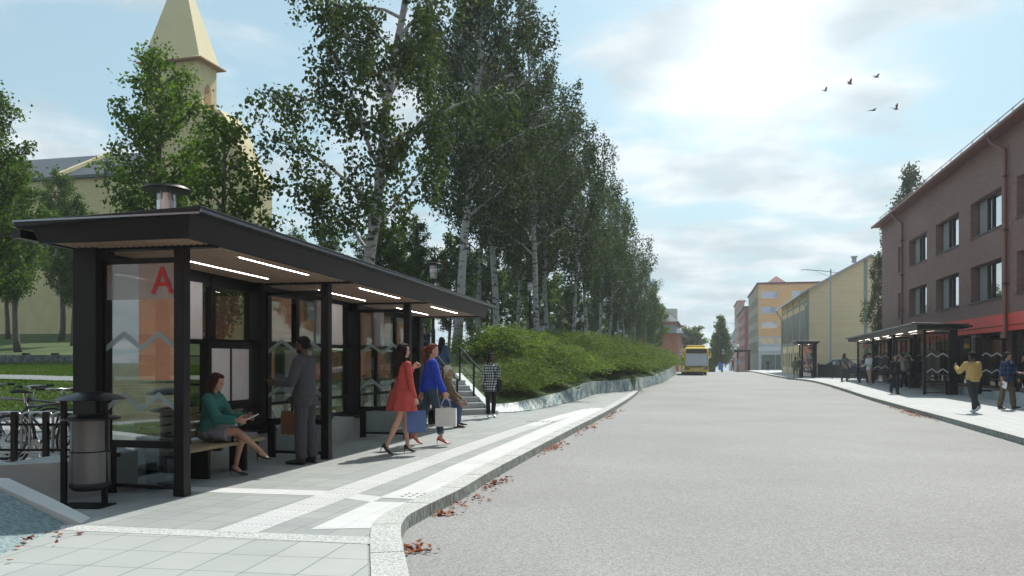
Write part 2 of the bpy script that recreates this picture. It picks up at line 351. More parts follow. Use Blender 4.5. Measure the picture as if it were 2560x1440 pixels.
def smooth_line(pts, it=2):
    for _ in range(it):
        q = [pts[0]]
        for a, b in zip(pts, pts[1:]): q += [tuple(a[i] * .75 + b[i] * .25 for i in range(len(a))), tuple(a[i] * .25 + b[i] * .75 for i in range(len(a)))]
        q.append(pts[-1]); pts = q
    return pts
Ks = smooth_line(K, 2)
def offset_line(pts, d):   # + to the left of the travel direction
    out = []
    for i, p in enumerate(pts):
        a = pts[max(i - 1, 0)]; b = pts[min(i + 1, len(pts) - 1)]
        t = Vector((b[0] - a[0], b[1] - a[1])).normalized(); out.append((p[0] - t.y * d, p[1] + t.x * d))
    return out
def shel(x, y, org=(-3.64, 9.18), phi=PHI):   # shelter A frame -> world
    return (org[0] + math.cos(phi) * x - math.sin(phi) * y, org[1] + math.sin(phi) * x + math.cos(phi) * y)
plat = Ks + [Wb[10], Wb[9], Wb[8], Wb[7], Wb[6], Wb[5], Wb[4], Wb[3], Wb[2], Wb[1], Wb[0], (-1.5, 28), (-5, 26), shel(11.5, 1.3), shel(-2, 1.5), (-9, 8.6), (-14, 8), (-14, 1)]
tag(MB().add([(x, y, 0) for x, y in plat], [tuple(range(len(plat)))]).build('pavement', m_tile), kind='structure')
def strip_mesh(a, b, z0, z1, m, name, close_ends=True):
    n = len(a); vs = [(x, y, z1) for x, y in a] + [(x, y, z1) for x, y in b] + [(x, y, z0) for x, y in a] + [(x, y, z0) for x, y in b]
    fs = []; fm = []
    for i in range(n - 1):
        fs += [(i, i + 1, n + i + 1, n + i), (2 * n + i, 2 * n + i + 1, i + 1, i), (n + i, n + i + 1, 3 * n + i + 1, 3 * n + i), (3 * n + i, 3 * n + i + 1, 2 * n + i + 1, 2 * n + i)]; fm += [0, 1, 1, 1]
    fs += [(0, n, 3 * n, 2 * n), (n - 1, 3 * n - 1, 4 * n - 1, 2 * n - 1)]; fm += [1, 1]
    mb = MB(); mb.add(vs, fs); mb.mi = fm
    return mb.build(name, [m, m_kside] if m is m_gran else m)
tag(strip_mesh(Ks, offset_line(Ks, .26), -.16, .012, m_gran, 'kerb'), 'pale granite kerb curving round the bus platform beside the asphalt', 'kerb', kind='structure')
def kerb_joints(line, step, parent):
    mb = MB(); acc = 0
    for (a, b) in zip(line, line[1:]):
        L_ = math.dist(a, b)
        while acc < L_:
            t = acc / L_; px, py = a[0] + (b[0] - a[0]) * t, a[1] + (b[1] - a[1]) * t
            if py < 30: mb.box(-.004, .004, -.002, .262, -.12, .0135, Matrix.Translation((px, py, 0)) @ Matrix.Rotation(math.atan2(b[1] - a[1], b[0] - a[0]), 4, 'Z'))
            acc += step
        acc -= L_
    mb.build('joint', mat('joint_dark', (.10, .11, .10), .9, var=0), parent)
kerb_joints(Ks, 1.1, bpy.data.objects['kerb'])
# guidance strips on the platform
def sheetpoly(pts, z, m, name): return tag(MB().add([(x, y, z) for x, y in pts], [tuple(range(len(pts)))]).build(name, m), kind='structure')
g0 = [(-2.62, 7.22), (-2.0, 9.9), (-1.5, 12.0), (-.447, 16.3), (0, 18.1), (1.05, 21.8), (2.2, 25.5)]
g0 = smooth_line(g0, 2)
gs = strip_mesh(g0, offset_line(g0, -.40), .001, .0042, m_white, 'guidance_strip'); tag(gs, kind='structure')
# ribs on the guidance strip, real bumps
rb = MB()
def along(line, step):
    out = []; acc = 0; 
    for a, b in zip(line, line[1:]):
        L_ = math.dist(a, b); t = (step - acc) if acc else 0
        while t <= L_:
            out.append(((a[0] + (b[0] - a[0]) * t / L_, a[1] + (b[1] - a[1]) * t / L_), math.atan2(b[1] - a[1], b[0] - a[0]))); t += step
        acc = (L_ - (t - step)) if t > 0 else acc + L_
    return out
for k in range(8):
    ln = offset_line(g0, -.03 - k * .0485)
    for (p, an) in along(ln, .36):
        if p[1] > 19: continue
        Mx = Matrix.Translation((p[0], p[1], 0)) @ Matrix.Rotation(an, 4, 'Z')
        rb.box(.02, .33, -.009, .009, .004, .0085, Mx)
tag(rb.build('guidance_ribs', mat('white_rib', (.54, .55, .55), .7, var=.03)), kind='structure')
kin = [p for p in offset_line(Ks, .27) if 7.36 < p[1] < 8.85 and p[0] < -.85]
sheetpoly([(-1.787, 7.36), (-1.487, 8.80)] + kin[::-1], .0024, m_white, 'kerb_side_strip')
kk = [p for p in Ks if 8.75 < p[1] < 26 and p[0] > -1.1]
tag(strip_mesh(offset_line(kk, .27), offset_line(kk, .68), .001, .0044, m_white, 'kerb_side_strip'), kind='structure')
# cross strip towards the shelter and studs
ca, cb_ = shel(-.1, -.35), shel(.35, -.35)
cc = [G(470, 1229), G(830, 1238), G(925, 1256 - 18), G(985, 1240)]
sheetpoly([G(470, 1217), G(835, 1228), G(960, 1243), G(930, 1256), G(815, 1240), G(470, 1229)], .0022, m_white, 'cross_strip')
st = MB()
for i in range(3):
    for j in range(6):
        p = Vector(G(985 + 0 * j, 1241)); u = Vector((.236, .972)); v = Vector((.972, -.236)); q = p + u * (i * .11) + v * (j * .09 + .1)
        st.lathe([(.021, 0), (.02, .005), (.012, .009)], q.x, q.y, .0046, n=10)
        q = Vector(G(1318, 1055)) + u * (i * .15) + v * (j * .12); st.lathe([(.03, 0), (.028, .006), (.015, .011)], q.x, q.y, .0046, n=8)
tag(st.build('tactile_studs', mat('stud_grey', (.42, .43, .43), .6, var=0)), kind='structure')
# foreground paving and granite band
bandA = [G(150, 1312), G(960, 1345)]
bandB = [G(150, 1326), G(960, 1363)]
strip_b = strip_mesh(bandA, bandB, .0005, .0045, m_gran, 'granite_band'); tag(strip_b, kind='structure')
kin2 = [p for p in offset_line(Ks, .28) if p[1] < 6.98 and p[1] > .9]
fg = [(-9, 1.0), (-9, 6.9)] + bandB + kin2[::-1]
sheetpoly(fg, .0022, m_tile2, 'foreground_pavement')

# far-side pavement and kerb
Rpx = [(1856, 925.5), (1895, 930), (1925, 937), (1975, 945), (2025, 950), (2062, 958), (2116, 974), (2171, 992), (2238, 1010), (2310, 1030), (2366, 1044), (2449, 1067), (2560, 1097), (2760, 1155), (3100, 1260)]
RK = smooth_line([G(*p) for p in Rpx], 2)
RK = RK + [(RK[-1][0] + .8, 4)]
rp = RK + [(70, 4), (70, 122)]
tag(MB().add([(x, y, 0) for x, y in rp], [tuple(range(len(rp)))]).build('pavement', m_rtile), kind='structure')
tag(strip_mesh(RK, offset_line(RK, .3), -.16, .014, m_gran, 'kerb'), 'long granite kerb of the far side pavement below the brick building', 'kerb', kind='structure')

# ------------------------------------------------------------------ park terrain
def interp(x, pts):
    if x <= pts[0][0]: return pts[0][1]
    for (a, b), (c, d) in zip(pts, pts[1:]):
        if x <= c: return b + (d - b) * (x - a) / (c - a)
    return pts[-1][1]
PX = [(y, x) for x, y, z in WT]
XB = [(3, -4.9), (7.0, -5.2), (8.8, -6.2), (9.5, -5.35), (21.0, -2.55), (22.5, -3.2), (24.0, WT[0][0] - .15)] + [(y, x) for x, y, z in WT[1:]] + [(125, 24), (160, 24)]
XB[6] = (WT[0][1], WT[0][0])
ZB = [(3, .1), (21, .12), (23, .25), (WT[0][1], WT[0][2])] + [(y, z) for x, y, z in WT[1:]] + [(125, .3), (160, -1.0)]
PROF = [(9, .1), (21, .12), (28, .75), (31, .97), (36.6, 1.24), (37.2, 1.66), (45, 2.25), (60, 3.4), (110, 3.6), (130, 1.5), (160, -.5)]
def lawn_z(X, Y):
    s = max(0, interp(Y, XB) - X); r = X / max(Y, 1)
    cap = 3.6 if r < -.42 else (1.85 if r > -.2 else 1.85 + (3.6 - 1.85) * (-.2 - r) / .22)
    P = interp(Y, PROF)
    if r > -.2: P = max(P, min(1.85, .13 * (Y - 21) + .12)) if Y > 21 else P
    elif r > -.3 and Y > 21: P = P + (max(P, min(1.85, .13 * (Y - 21) + .12)) - P) * (r + .3) / .1
    if Y > 110: cap = min(cap, interp(Y, PROF))
    return min(P, cap, interp(Y, ZB) - .03 + .34 * s)
def terrain():
    rows = [19.5 + .5 * i for i in range(60)] + [50 + 1.5 * i for i in range(50)] + [126, 132, 140, 150, 160]
    cols = [-.001, 0, .2, .5, .9, 1.4, 2, 2.7, 3.5, 4.5, 5.6, 7, 8.5, 10, 12, 14, 17, 20, 24, 28, 33, 40, 50, 65, 90, 130]
    vs = []; fs = []; nc = len(cols)
    for y in rows:
        xb = interp(y, XB)
        for c in cols:
            x = xb - c; z = lawn_z(x, y)
            if c < 0: z = -.3
            if c > 1: z += .035 * math.sin(x * .9 + y * .4) * math.sin(y * .7) 
            vs.append((x, y, z))
    for i in range(len(rows) - 1):
        for k in range(nc - 1): a = i * nc + k; fs.append((a, a + nc, a + nc + 1, a + 1))
    o = MB().add(vs, fs).build('lawn', m_lawn, smooth=True); tag(o, kind='structure')
terrain()
# paved bicycle yard behind the low wall
yard = [shel(-2.0, 1.75), shel(11.4, 1.75), (-4.2, 24.0), (-30, 20.3), (-30, 9.0), (-9, 8.9)]
tag(MB().add([(x, y, .10) for x, y in yard], [tuple(range(len(yard)))]).build('pavement', speckmat('yard_paving', (.24, .25, .25), (.34, .35, .35), 14, big=.12, bump=.3)), kind='structure')
# winding path over the lawn
pa = []; pb = []
for i in range(60):
    x = -3 - i * .9; yc = 29.5 + .5 * math.sin(x * .16); pa.append((x, yc + .8)); pb.append((x, yc - .75))
vs = []; 
for (a, b) in zip(pa, pb):
    for t in (0, .5, 1): 
        x = a[0]; y = a[1] + (b[1] - a[1]) * t; vs.append((x, y, lawn_z(x, y) + .035 * math.sin(x * .9 + y * .4) * math.sin(y * .7) + .035))
fs = [(3 * i + k, 3 * i + k + 1, 3 * i + k + 4, 3 * i + k + 3) for i in range(len(pa) - 1) for k in (0, 1)]
tag(MB().add(vs, fs).build('path', m_path), kind='structure')

# blue-green sloping stone wall along the shrubs (one thing)
def marble_wall():
    base = smooth_line([(x, y) for x, y in Wb], 1); tp = smooth_line(WT, 1); n = len(base); rnd = random.Random(4)
    vs = []
    for (bx, by), (tx, ty, tz) in zip(base, tp):
        j = rnd.uniform(-.03, .03)
        vs += [(bx, by, -.14), (bx + (tx - bx) * .08, by + (ty - by) * .08 + j, .02), ((bx + tx) / 2, (by + ty) / 2 + j, tz * .52), (tx, ty, tz), (tx - .10, ty + .12, tz + .005), (tx - .25, ty + .3, -.14)]
    fs = []
    for i in range(n - 1):
        for k in range(6): a = 6 * i + k; b = 6 * i + (k + 1) % 6; fs.append((a, b, b + 6, a + 6))
    fs += [(0, 5, 4, 3, 2, 1), tuple(6 * (n - 1) + k for k in range(6))]
    o = MB().add(vs, fs).build('stone_wall', m_marble)
    tag(o, 'low sloping blue-green stone wall in front of the long row of shrubs', 'wall')
marble_wall()
# low wall under the shelter and curling off to the left behind the litter bin
lw = [shel(11.3, 1.02), shel(-.6, 1.02), (-5.10, 8.75), (-5.55, 8.45), (-6.6, 8.2), (-9.5, 8.0)]
lwb = [shel(11.3, 1.62), shel(-.7, 1.62), (-5.55, 9.05), (-5.9, 8.85), (-6.7, 8.65), (-9.5, 8.45)]
lw = lw[:1] + smooth_line(lw[1:], 2); lwb = lwb[:1] + smooth_line(lwb[1:], 2)
o = strip_mesh(lw, lwb, -.02, .41, m_conc, 'low_wall'); bv = o.modifiers.new('b', 'BEVEL'); bv.width = .012; bv.segments = 2; bv.limit_method = 'ANGLE'
tag(o, 'low grey concrete plinth wall running under the near shelter and behind the bin', 'wall')
# stone slope at the bottom left with pale coping
mb = MB(); 
prof = [(-4.05, .0), (-4.72, .34), (-4.95, .36), (-4.95, -.1), (-4.05, -.1)]
r1 = [(x, 7.58, z) for x, z in prof]; r2 = [(x + .12, 6.4, z) for x, z in prof]; r3 = [(x + .1, 3.0, z) for x, z in prof]
mb.loft([r1, r2, r3]); tag(mb.build('stone_slope', m_stone2), 'rough blue-green sloping stone bank at the bottom left corner', 'stone bank')
mb = MB(); mb.loft([[(-3.93, 7.60, -.02), (-3.93, 7.60, .012), (-3.98, 7.86, .012), (-3.98, 7.86, -.02)], [(-4.35, 7.60, -.02), (-4.35, 7.60, .20), (-4.35, 7.86, .20), (-4.35, 7.86, -.02)],
      [(-4.75, 7.60, -.02), (-4.75, 7.60, .385), (-4.75, 7.86, .385), (-4.75, 7.86, -.02)], [(-7.5, 7.3, -.02), (-7.5, 7.3, .45), (-7.5, 7.56, .45), (-7.5, 7.56, -.02)]])
tag(mb.build('coping', m_cope, bevel=.008), 'pale concrete coping ramping down to a point left of the litter bin', 'coping')
tag(MB().add([(-4.9, 3, .33), (-4.9, 7.55, .35), (-9, 7.3, .38), (-9, 3, .36)], [(0, 1, 2, 3)]).build('lawn', m_lawn), kind='structure')

# retaining wall with small lights on the lawn
mb = MB(); wl = [(-45, 37.6), (-30, 37.0), (-22, 36.8), (-17, 36.9), (-13, 37.6)]
o = strip_mesh(wl, [(x, y + .35) for x, y in wl], .5, 1.72, speckmat('rough_grey_stone', (.07, .085, .10), (.20, .22, .24), 7, big=.15, bump=.6), 'retaining_wall')
tag(o, 'long low grey stone retaining wall crossing the lawn', 'wall')
for i, (x, lab) in enumerate([(-21.6, 'leftmost'), (-20.3, 'second from left'), (-19.35, 'third from left'), (-18.2, 'rightmost')]):
    b = MB(); b.box(-.13, .13, -.10, .10, 0, .09); b.box(-.10, .10, -.105, -.1, .02, .07)
    tag(b.build('wall_light', m_black2, bevel=.01, loc=(x, 36.98, 1.72)), lab + ' small black box light on the stone retaining wall in the lawn', 'light', 'small lights on the retaining wall')

# grass blades near the camera
def grass():
    rng = np.random.default_rng(5); n = 110000
    X = rng.uniform(-25, -5.5, n); Y = rng.uniform(20.3, 36.5, n) ** 1.0
    k = (X / Y > -.66) & (X / Y < -.13) & (np.abs(Y - 29.5 - .5 * np.sin(X * .16)) > .8) & (X < np.array([interp(y, XB) for y in Y]) - .3); X = X[k]; Y = Y[k]; n = len(X)
    Z = np.array([lawn_z(a, b) + (.035 * math.sin(a * .9 + b * .4) * math.sin(b * .7)) for a, b in zip(X, Y)])
    # extra patch behind the coping
    x2 = rng.uniform(-6.0, -4.75, 2500); y2 = rng.uniform(5.5, 7.5, 2500); X = np.r_[X, x2]; Y = np.r_[Y, y2]; Z = np.r_[Z, np.full(2500, .34)]; n = len(X)
    h = rng.uniform(.04, .11, n); a = rng.uniform(0, 6.28, n); w = rng.uniform(.004, .009, n); w = w * np.clip(Y / 12, .5, 2.2)
    dx = np.cos(a) * w; dy = np.sin(a) * w; lx = rng.normal(0, .03, n); ly = rng.normal(0, .03, n)
    v = np.stack([np.c_[X - dx, Y - dy, Z - .02], np.c_[X + dx, Y + dy, Z - .02], np.c_[X + lx, Y + ly, Z + h]], 1).reshape(-1, 3)
    me = tri_mesh('grass', v, 3); me.materials.append(leafmat('grass_blade', (.030, .065, .010), (.10, .16, .026), .35, .8))
    o = bpy.data.objects.new('grass', me); sc.collection.objects.link(o); tag(o, 'short green grass on the park lawn', 'grass', kind='stuff')
def tri_mesh(name, v, k):
    n = len(v) // k; me = bpy.data.meshes.new(name); me.vertices.add(len(v)); me.vertices.foreach_set('co', np.ascontiguousarray(v, dtype=np.float32).ravel())
    me.loops.add(len(v)); me.loops.foreach_set('vertex_index', np.arange(len(v), dtype=np.int32))
    me.polygons.add(n); me.polygons.foreach_set('loop_start', np.arange(0, len(v), k, dtype=np.int32))
    try: me.polygons.foreach_set('loop_total', np.full(n, k, dtype=np.int32))
    except Exception: pass
    me.update(calc_edges=True); return me
grass()
# ------------------------------------------------------------------ shelters
m_slat = mat('wood_slats', (.36, .245, .175), .6, var=.12, vs=4, stretch=(.3, 6, 1))
m_lamp = mat('light_strip', (.9, .9, .9), .5, var=0, emit=9)
m_poster = mat('blank_poster', (.66, .64, .64), .5, var=.06, vs=3)
m_posterf = mat('poster_frame', (.62, .61, .62), .4, var=0)
def text_mesh(ch, size, name, m, parent, M, depth=.004, bold=.0):
    cu = bpy.data.curves.new(name, 'FONT'); cu.body = ch; cu.size = size; cu.extrude = depth; cu.align_x = 'CENTER'; cu.align_y = 'CENTER'; cu.offset = bold
    to = bpy.data.objects.new(name, cu); me = bpy.data.meshes.new_from_object(to); bpy.data.objects.remove(to)
    me.transform(M); me.materials.clear(); me.materials.append(m)
    o = bpy.data.objects.new(name, me); sc.collection.objects.link(o); o.parent = parent; return o
def zigzag(mb, x, y0, y1, z0, amp, w, n=2, t=.004):
    pts = []
    for i in range(2 * n + 1):
        y = y0 + (y1 - y0) * i / (2 * n); pts.append((y, z0 + (amp if i % 2 else 0)))
    for (a, za), (b, zb) in zip(pts, pts[1:]):
        vs = [(x + q, yy, zz) for q in (-t, t) for yy, zz in ((a, za), (b, zb), (b, zb + w), (a, za + w))]
        mb.add(vs, [(0, 1, 2, 3), (7, 6, 5, 4), (0, 4, 5, 1), (1, 5, 6, 2), (2, 6, 7, 3), (3, 7, 4, 0)])
def shelter(org, phi, L, n, s, H, tilt, label, letter=None, lettery=.2, posts=None, roof_x0=-.7, roof_x1=None, depth=1.15, screens=None, zmat=None, boards=(), detail=True, glassm=None, letter_at=0):
    root = empty('bus_shelter', (*org, 0), phi, label, 'bus shelter')
    zmat = zmat or m_frost; glassm = glassm or m_glass
    XE = L * n; posts = posts if posts is not None else [i * L for i in range(n + 1)]; roof_x1 = roof_x1 if roof_x1 is not None else XE + .7
    sh = lambda v: (v[0], v[1] * s, v[2] + (H - tilt * v[0]))
    def B(mb, x0, x1, y0, y1, z0, z1): mb.box(x0, x1, y0 * s, y1 * s, z0, z1)
    def roofbuild(mb, name, m, parent=root, bevel=0):
        mb.v = [sh(v) for v in mb.v]
        if s < 0: mb.f = [f[::-1] for f in mb.f]
        return mb.build(name, m, parent, bevel=bevel)
    D = depth + .27          # roof back edge of the fascia
    # roof cap, falling to the back by .07
    mb = MB(); yf, yb = -.70, D + .13; x0, x1 = roof_x0, roof_x1; dz = .075
    mb.loft([[(x0, yf, .245), (x0, yb, .245 - dz), (x1, yb, .245 - dz), (x1, yf, .245)], [(x0, yf, .30), (x0, yb, .30 - dz), (x1, yb, .30 - dz), (x1, yf, .30)]])
    rf = roofbuild(mb, 'roof', m_darkroof, bevel=.008)
    mb = MB(); mb.box(x0 - .006, x1 + .006, yf - .02, yf - .002, .232, .262); mb.box(x0 - .02, x0 - .002, yf, yb, .215 - .0, .235)
    roofbuild(mb, 'roof_edge_trim', mat('edge_trim', (.28, .32, .36), .25, metal=.9, var=0), rf)
    if detail:
        mb = MB(); mb.box(x0 + .1, x1 - .1, yb + .01, yb + .12, .07, .16); roofbuild(mb, 'gutter', m_darkroof, rf)
    # fascia, leaning outwards to the top
    mb = MB(); a = .10
    xo, xi = x0 + .10, x0 + .16; yo, yi = -.52, -.45
    fo = [(xo, yo), (x1 - .10, yo), (x1 - .10, D), (xo, D)]; fi = [(x0 + .16, -.45), (x1 - .16, -.45), (x1 - .16, D - .05), (x0 + .16, D - .05)]
    ring = lambda P, z: [(px, py, z) for px, py in P]
    vs = ring(fo, .243) + ring(fi, .012); inner = [(px + (.05 if i in (0, 3) else -.05), py + (.05 if i in (0, 1) else -.05)) for i, (px, py) in enumerate(fi)]
    vs += ring(inner, .012) + ring(inner, .2)
    vs = [(v[0], v[1], v[2] - (dz * .8 * (v[1] + .5) / (D + .5) if k < 4 else 0)) for k, v in enumerate(vs)]
    fs = []
    for lay in (0, 4, 8):
        for i in range(4): fs.append((lay + i, lay + (i + 1) % 4, lay + 4 + (i + 1) % 4, lay + 4 + i))
    mb.add(vs, fs); roofbuild(mb, 'fascia', m_black)
    # soffit: wood slats on a dark backing
    mb = MB(); ys = -.38; ye = D - .12; xa = x0 + .23; xb_ = x1 - .23; w = .038 if detail else .09; step = .080 if detail else .16
    y = ys
    while y < ye - w: mb.box(xa, xb_, y, y + w, .018, .06); y += step
    sf = roofbuild(mb, 'soffit', m_slat)
    mb = MB(); mb.box(xa, xb_, ys - .02, ye, .075, .085); roofbuild(mb, 'soffit_backing', mat('soffit_dark', (.015, .012, .010), .8, var=0), sf)
    for x in posts + ([XE] if XE not in posts else []): mb = MB(); mb.box(x - .06, x + .06, -.42, D - .1, -.005, .07); roofbuild(mb, 'roof_beam', m_black)
    # ceiling lights
    for i in range(n):
        xa_ = i * L
        for (yy, fa, fb) in ((-.15, .217, .709), (.65, .26, .795)) if L < 5 else ((-.05, .15, .40), (-.05, .60, .85), (.6, .15, .40), (.6, .60, .85)):
            mb = MB(); mb.box(xa_ + L * fa + .15, xa_ + L * fb + .15, yy - .018, yy + .018, .018, .034); roofbuild(mb, 'ceiling_light', m_lamp)
    top = lambda x: H - tilt * x
    # front posts
    for x in posts:
        mb = MB(); B(mb, x - .062, x + .062, -.062, .062, 0, top(x) + .03); B(mb, x - .068, x + .068, -.068, .068, 0, .10); mb.build('front_post', m_black, root, bevel=.006)
    # back columns
    cols = [i * L for i in range(n + 1)]
    for x in cols:
        mb = MB(); B(mb, x - .14, x + .16, depth - .15, depth + .15, .40, top(x) + .05); B(mb, x - .10, x + .12, depth - .158, depth - .15, .46, top(x)); 
        B(mb, x - .22, x + .24, depth - .19, depth + .22, .385, .43)
        if s < 0: B(mb, x - .16, x + .18, depth - .16, depth + .16, 0, .40)
        mb.build('column', m_black, root, bevel=.008)
    # back wall frames and glass, one bay at a time
    for i in range(n):
        xa = i * L + .16; xb_ = (i + 1) * L - .14; nm = 3 if L < 5 else 5; yb = depth + .02; tz = top((i + .5) * L)
        mb = MB(); B(mb, xa, xb_, yb - .03, yb + .03, 1.72, 1.80); B(mb, xa, xb_, yb - .04, yb + .04, tz - .17, tz + .03); B(mb, xa, xb_, yb - .03, yb + .03, .45, .52)
        B(mb, xa, xb_, yb - .03, yb + .03, .78, .83)
        for k in range(1, nm): xm = xa + (xb_ - xa) * k / nm; B(mb, xm - .055, xm + .055, yb - .05, yb + .05, .45, tz)
        fr = mb.build('back_frame', m_black, root)
        for k in range(nm):
            p0 = xa + (xb_ - xa) * k / nm + .05; p1 = xa + (xb_ - xa) * (k + 1) / nm - .05
            mb = MB(); B(mb, p0, p1, yb - .004, yb + .004, 1.79, tz - .15); mb.build('window_pane', m_glassb, fr)
            mb = MB(); B(mb, p0, p1, yb - .004, yb + .004, .51, 1.73); mb.build('window_pane', m_glassb, fr)
    # side screens at the posts
    for x in (screens if screens is not None else posts):
        t = top(x); y0, y1 = .062, depth - .155
        mb = MB(); B(mb, x - .025, x + .025, y0, y1, t - .16, t - .10); B(mb, x - .03, x + .03, y0, y1, .52, .60)
        B(mb, x - .025, x + .025, y1 - .14, y1 - .02, .0, .52); B(mb, x - .02, x + .02, y0, y1 - .14, .07, .11); B(mb, x - .026, x + .026, y1 - .03, y1 - .0, .60, t - .16)
        fr = mb.build('screen_frame', m_black, root, bevel=.003)
        mb = MB(); B(mb, x - .005, x + .005, y0, y1, .60, t - .16); mb.build('glass_pane', glassm, fr)
        mb = MB(); B(mb, x - .005, x + .005, y0, y1 - .14, .11, .52); mb.build('glass_pane', glassm, fr)
        for z0 in (1.60, .92):
            mb = MB(); zigzag(mb, x - .010, y0 * s, (y1 - .03) * s, z0, .16, .065, 2); mb.build('zigzag_band', zmat, fr)
    if letter is not None:
        x = letter_at; t = top(x)
        mb = MB(); B(mb, x - .0085, x - .0062, .062, depth - .19, t - .56, t - .165); mb.build('sign_band', frostmat('sign_band_' + letter, (.75, .72, .74), .28), root)
        # reading direction as seen from the near side
        M = Matrix.Translation((x - .016, lettery * s, t - .37)) @ Matrix(((0, 0, -1, 0), (-1, 0, 0, 0), (0, 1, 0, 0), (0, 0, 0, 1)))
        text_mesh(letter, .42, 'letter', m_red, root, M, bold=.002)
    for (x0_, x1_, z0, z1, fr_, k) in boards:
        mb = MB(); yy = depth - .10
        if fr_: B(mb, x0_ - .07, x1_ + .07, yy - .06, yy + .08, z0 - .10, z1 + .09)
        else: B(mb, x0_ - .015, x1_ + .015, yy - .045, yy - .005, z0 - .02, z1 + .02)
        bd = mb.build('notice_board', m_black if fr_ else m_posterf, root, bevel=.004)
        for q in range(k):
            w = (x1_ - x0_ - .06 * (k - 1)) / max(k, 1); a = x0_ + q * (w + .06)
            mb = MB(); B(mb, a, a + w, yy - .066 if fr_ else yy - .052, yy - .0605 if fr_ else yy - .046, z0, z1); pf = mb.build('poster_frame', m_posterf, bd)
            mb = MB(); B(mb, a + .02, a + w - .02, yy - .071 if fr_ else yy - .056, yy - .0665 if fr_ else yy - .0525, z0 + .02, z1 - .02); mb.build('poster', m_poster, bd)
    return root

shelter((-3.64, 9.18), PHI, 3.50, 3, 1, 2.735, .0225, 'large black bus shelter with slatted wood ceiling and red letter A, the closest shelter', 'A',
        lettery=.24, posts=[0, 3.52, 6.95], roof_x1=11.05, boards=[(1.35, 1.85, 1.80, 2.52, False, 1), (2.05, 2.98, .92, 1.66, True, 2), (5.7, 6.2, 1.80, 2.5, False, 1)])
# far side: D shelter
pD = math.atan2(62.4 - 36.3, 25.95 - 18.0)
LD = math.hypot(62.4 - 36.3, 25.95 - 18.0) / 3
shelter((18.0, 36.3), pD, LD, 3, -1, 2.80, -.003, 'black bus shelter with a red letter D beside the dark brick building', 'D',
        lettery=.5, depth=1.12, roof_x0=-1.2, zmat=m_frost2, roof_x1=3 * LD + 2.5, letter_at=3 * LD, glassm=glassmat('far_glass', (.80, .80, .78), .10),
        boards=[(2.0, 5.6, .95, 1.85, True, 0), (10.5, 14.5, .95, 1.85, True, 0), (19, 23, .95, 1.85, True, 0)])
# E shelter
oE = G(2005, 936)
shelter((AX(2006, 71), 71.0), math.atan2(24.8, 7.2), 4.5, 1, -1, 2.85, 0, 'small black bus shelter with a red letter E in front of the cream wooden house', 'E', lettery=.45, depth=1.0, roof_x0=-.9, roof_x1=5.4, zmat=m_frost2, detail=False, letter_at=4.5)
# far end of the street, before the brick block
shelter((AX(1848, 118), 119.0), math.atan2(24.8, 7.2), 6.0, 1, -1, 2.7, 0, 'tiny black bus shelter far down the street under the globe lamp', None, depth=1.6, detail=False, zmat=m_frost2, screens=[])

# glass wind screen standing next to the D shelter, on the low granite wall
def windscreen():
    Y = 31.8; x0 = AX(2435, Y); r = empty('wind_screen', (x0, Y, 0), R(-9), 'dark framed glass wind screen with zigzag lines right of the D shelter', 'wind screen')
    mb = MB(); mb.box(0, .24, -.12, .12, .2, 2.36); mb.box(.99, 1.10, -.06, .06, .1, 2.34); mb.box(.24, .99, -.03, .03, .30, .37); mb.box(.24, .99, -.03, .03, 2.27, 2.34); fr = mb.build('frame', m_black, r, bevel=.006)
    MB().box(.24, .99, -.005, .005, .37, 2.27).build('glass_pane', MATS['far_glass'], r)
    for z0 in (1.62, .98):
        mb = MB(); zigzag(mb, 0, .24, .99, z0, .12, .055, 2); mb.v = [(v[1], v[0] - .012, v[2]) for v in mb.v]; mb.f = [f[::-1] for f in mb.f]; mb.build('zigzag_band', m_frost2, r)
windscreen()
# low granite wall on the far side
a = [G(2392, 985), G(2444, 992), G(2504, 1003), G(2562, 1018), G(2700, 1052)]; b = offset_line(a, .55 if True else 0)
o = strip_mesh(a, b, -.01, .34, speckmat('pale_granite', (.26, .30, .32), (.48, .52, .53), 18, big=.08, bump=.3), 'low_wall'); tag(o, 'low pale granite wall at the right edge below the brick building', 'wall')
# ------------------------------------------------------------------ buildings
m_brick = brickmat('dark_brick', (.265, .158, .140), (.325, .190, .168), (.225, .165, .15), .25, .075, .008, plane='wall', rough=.85, bump=.25, var=.10, vs=.5)
m_redbrick = brickmat('orange_brick', (.40, .16, .09), (.47, .20, .12), (.34, .2, .15), .25, .085, .009, plane='wall', rough=.85, bump=.2, var=.08)
m_redband = mat('red_panel', (.78, .085, .06), .5, var=.05, vs=.6)
m_copper = mat('copper_red_metal', (.25, .11, .09), .45, metal=.25, var=.08, vs=2)
m_winglass = glassmat('window_glass', (.02, .022, .025), .55, dark=True)
m_winglass2 = glassmat('shop_glass', (.025, .026, .028), .22, dark=True)
m_blind = mat('grey_blind', (.22, .235, .23), .6, var=.05, vs=2)
m_winframe = mat('dark_window_frame', (.03, .03, .032), .5, var=0)

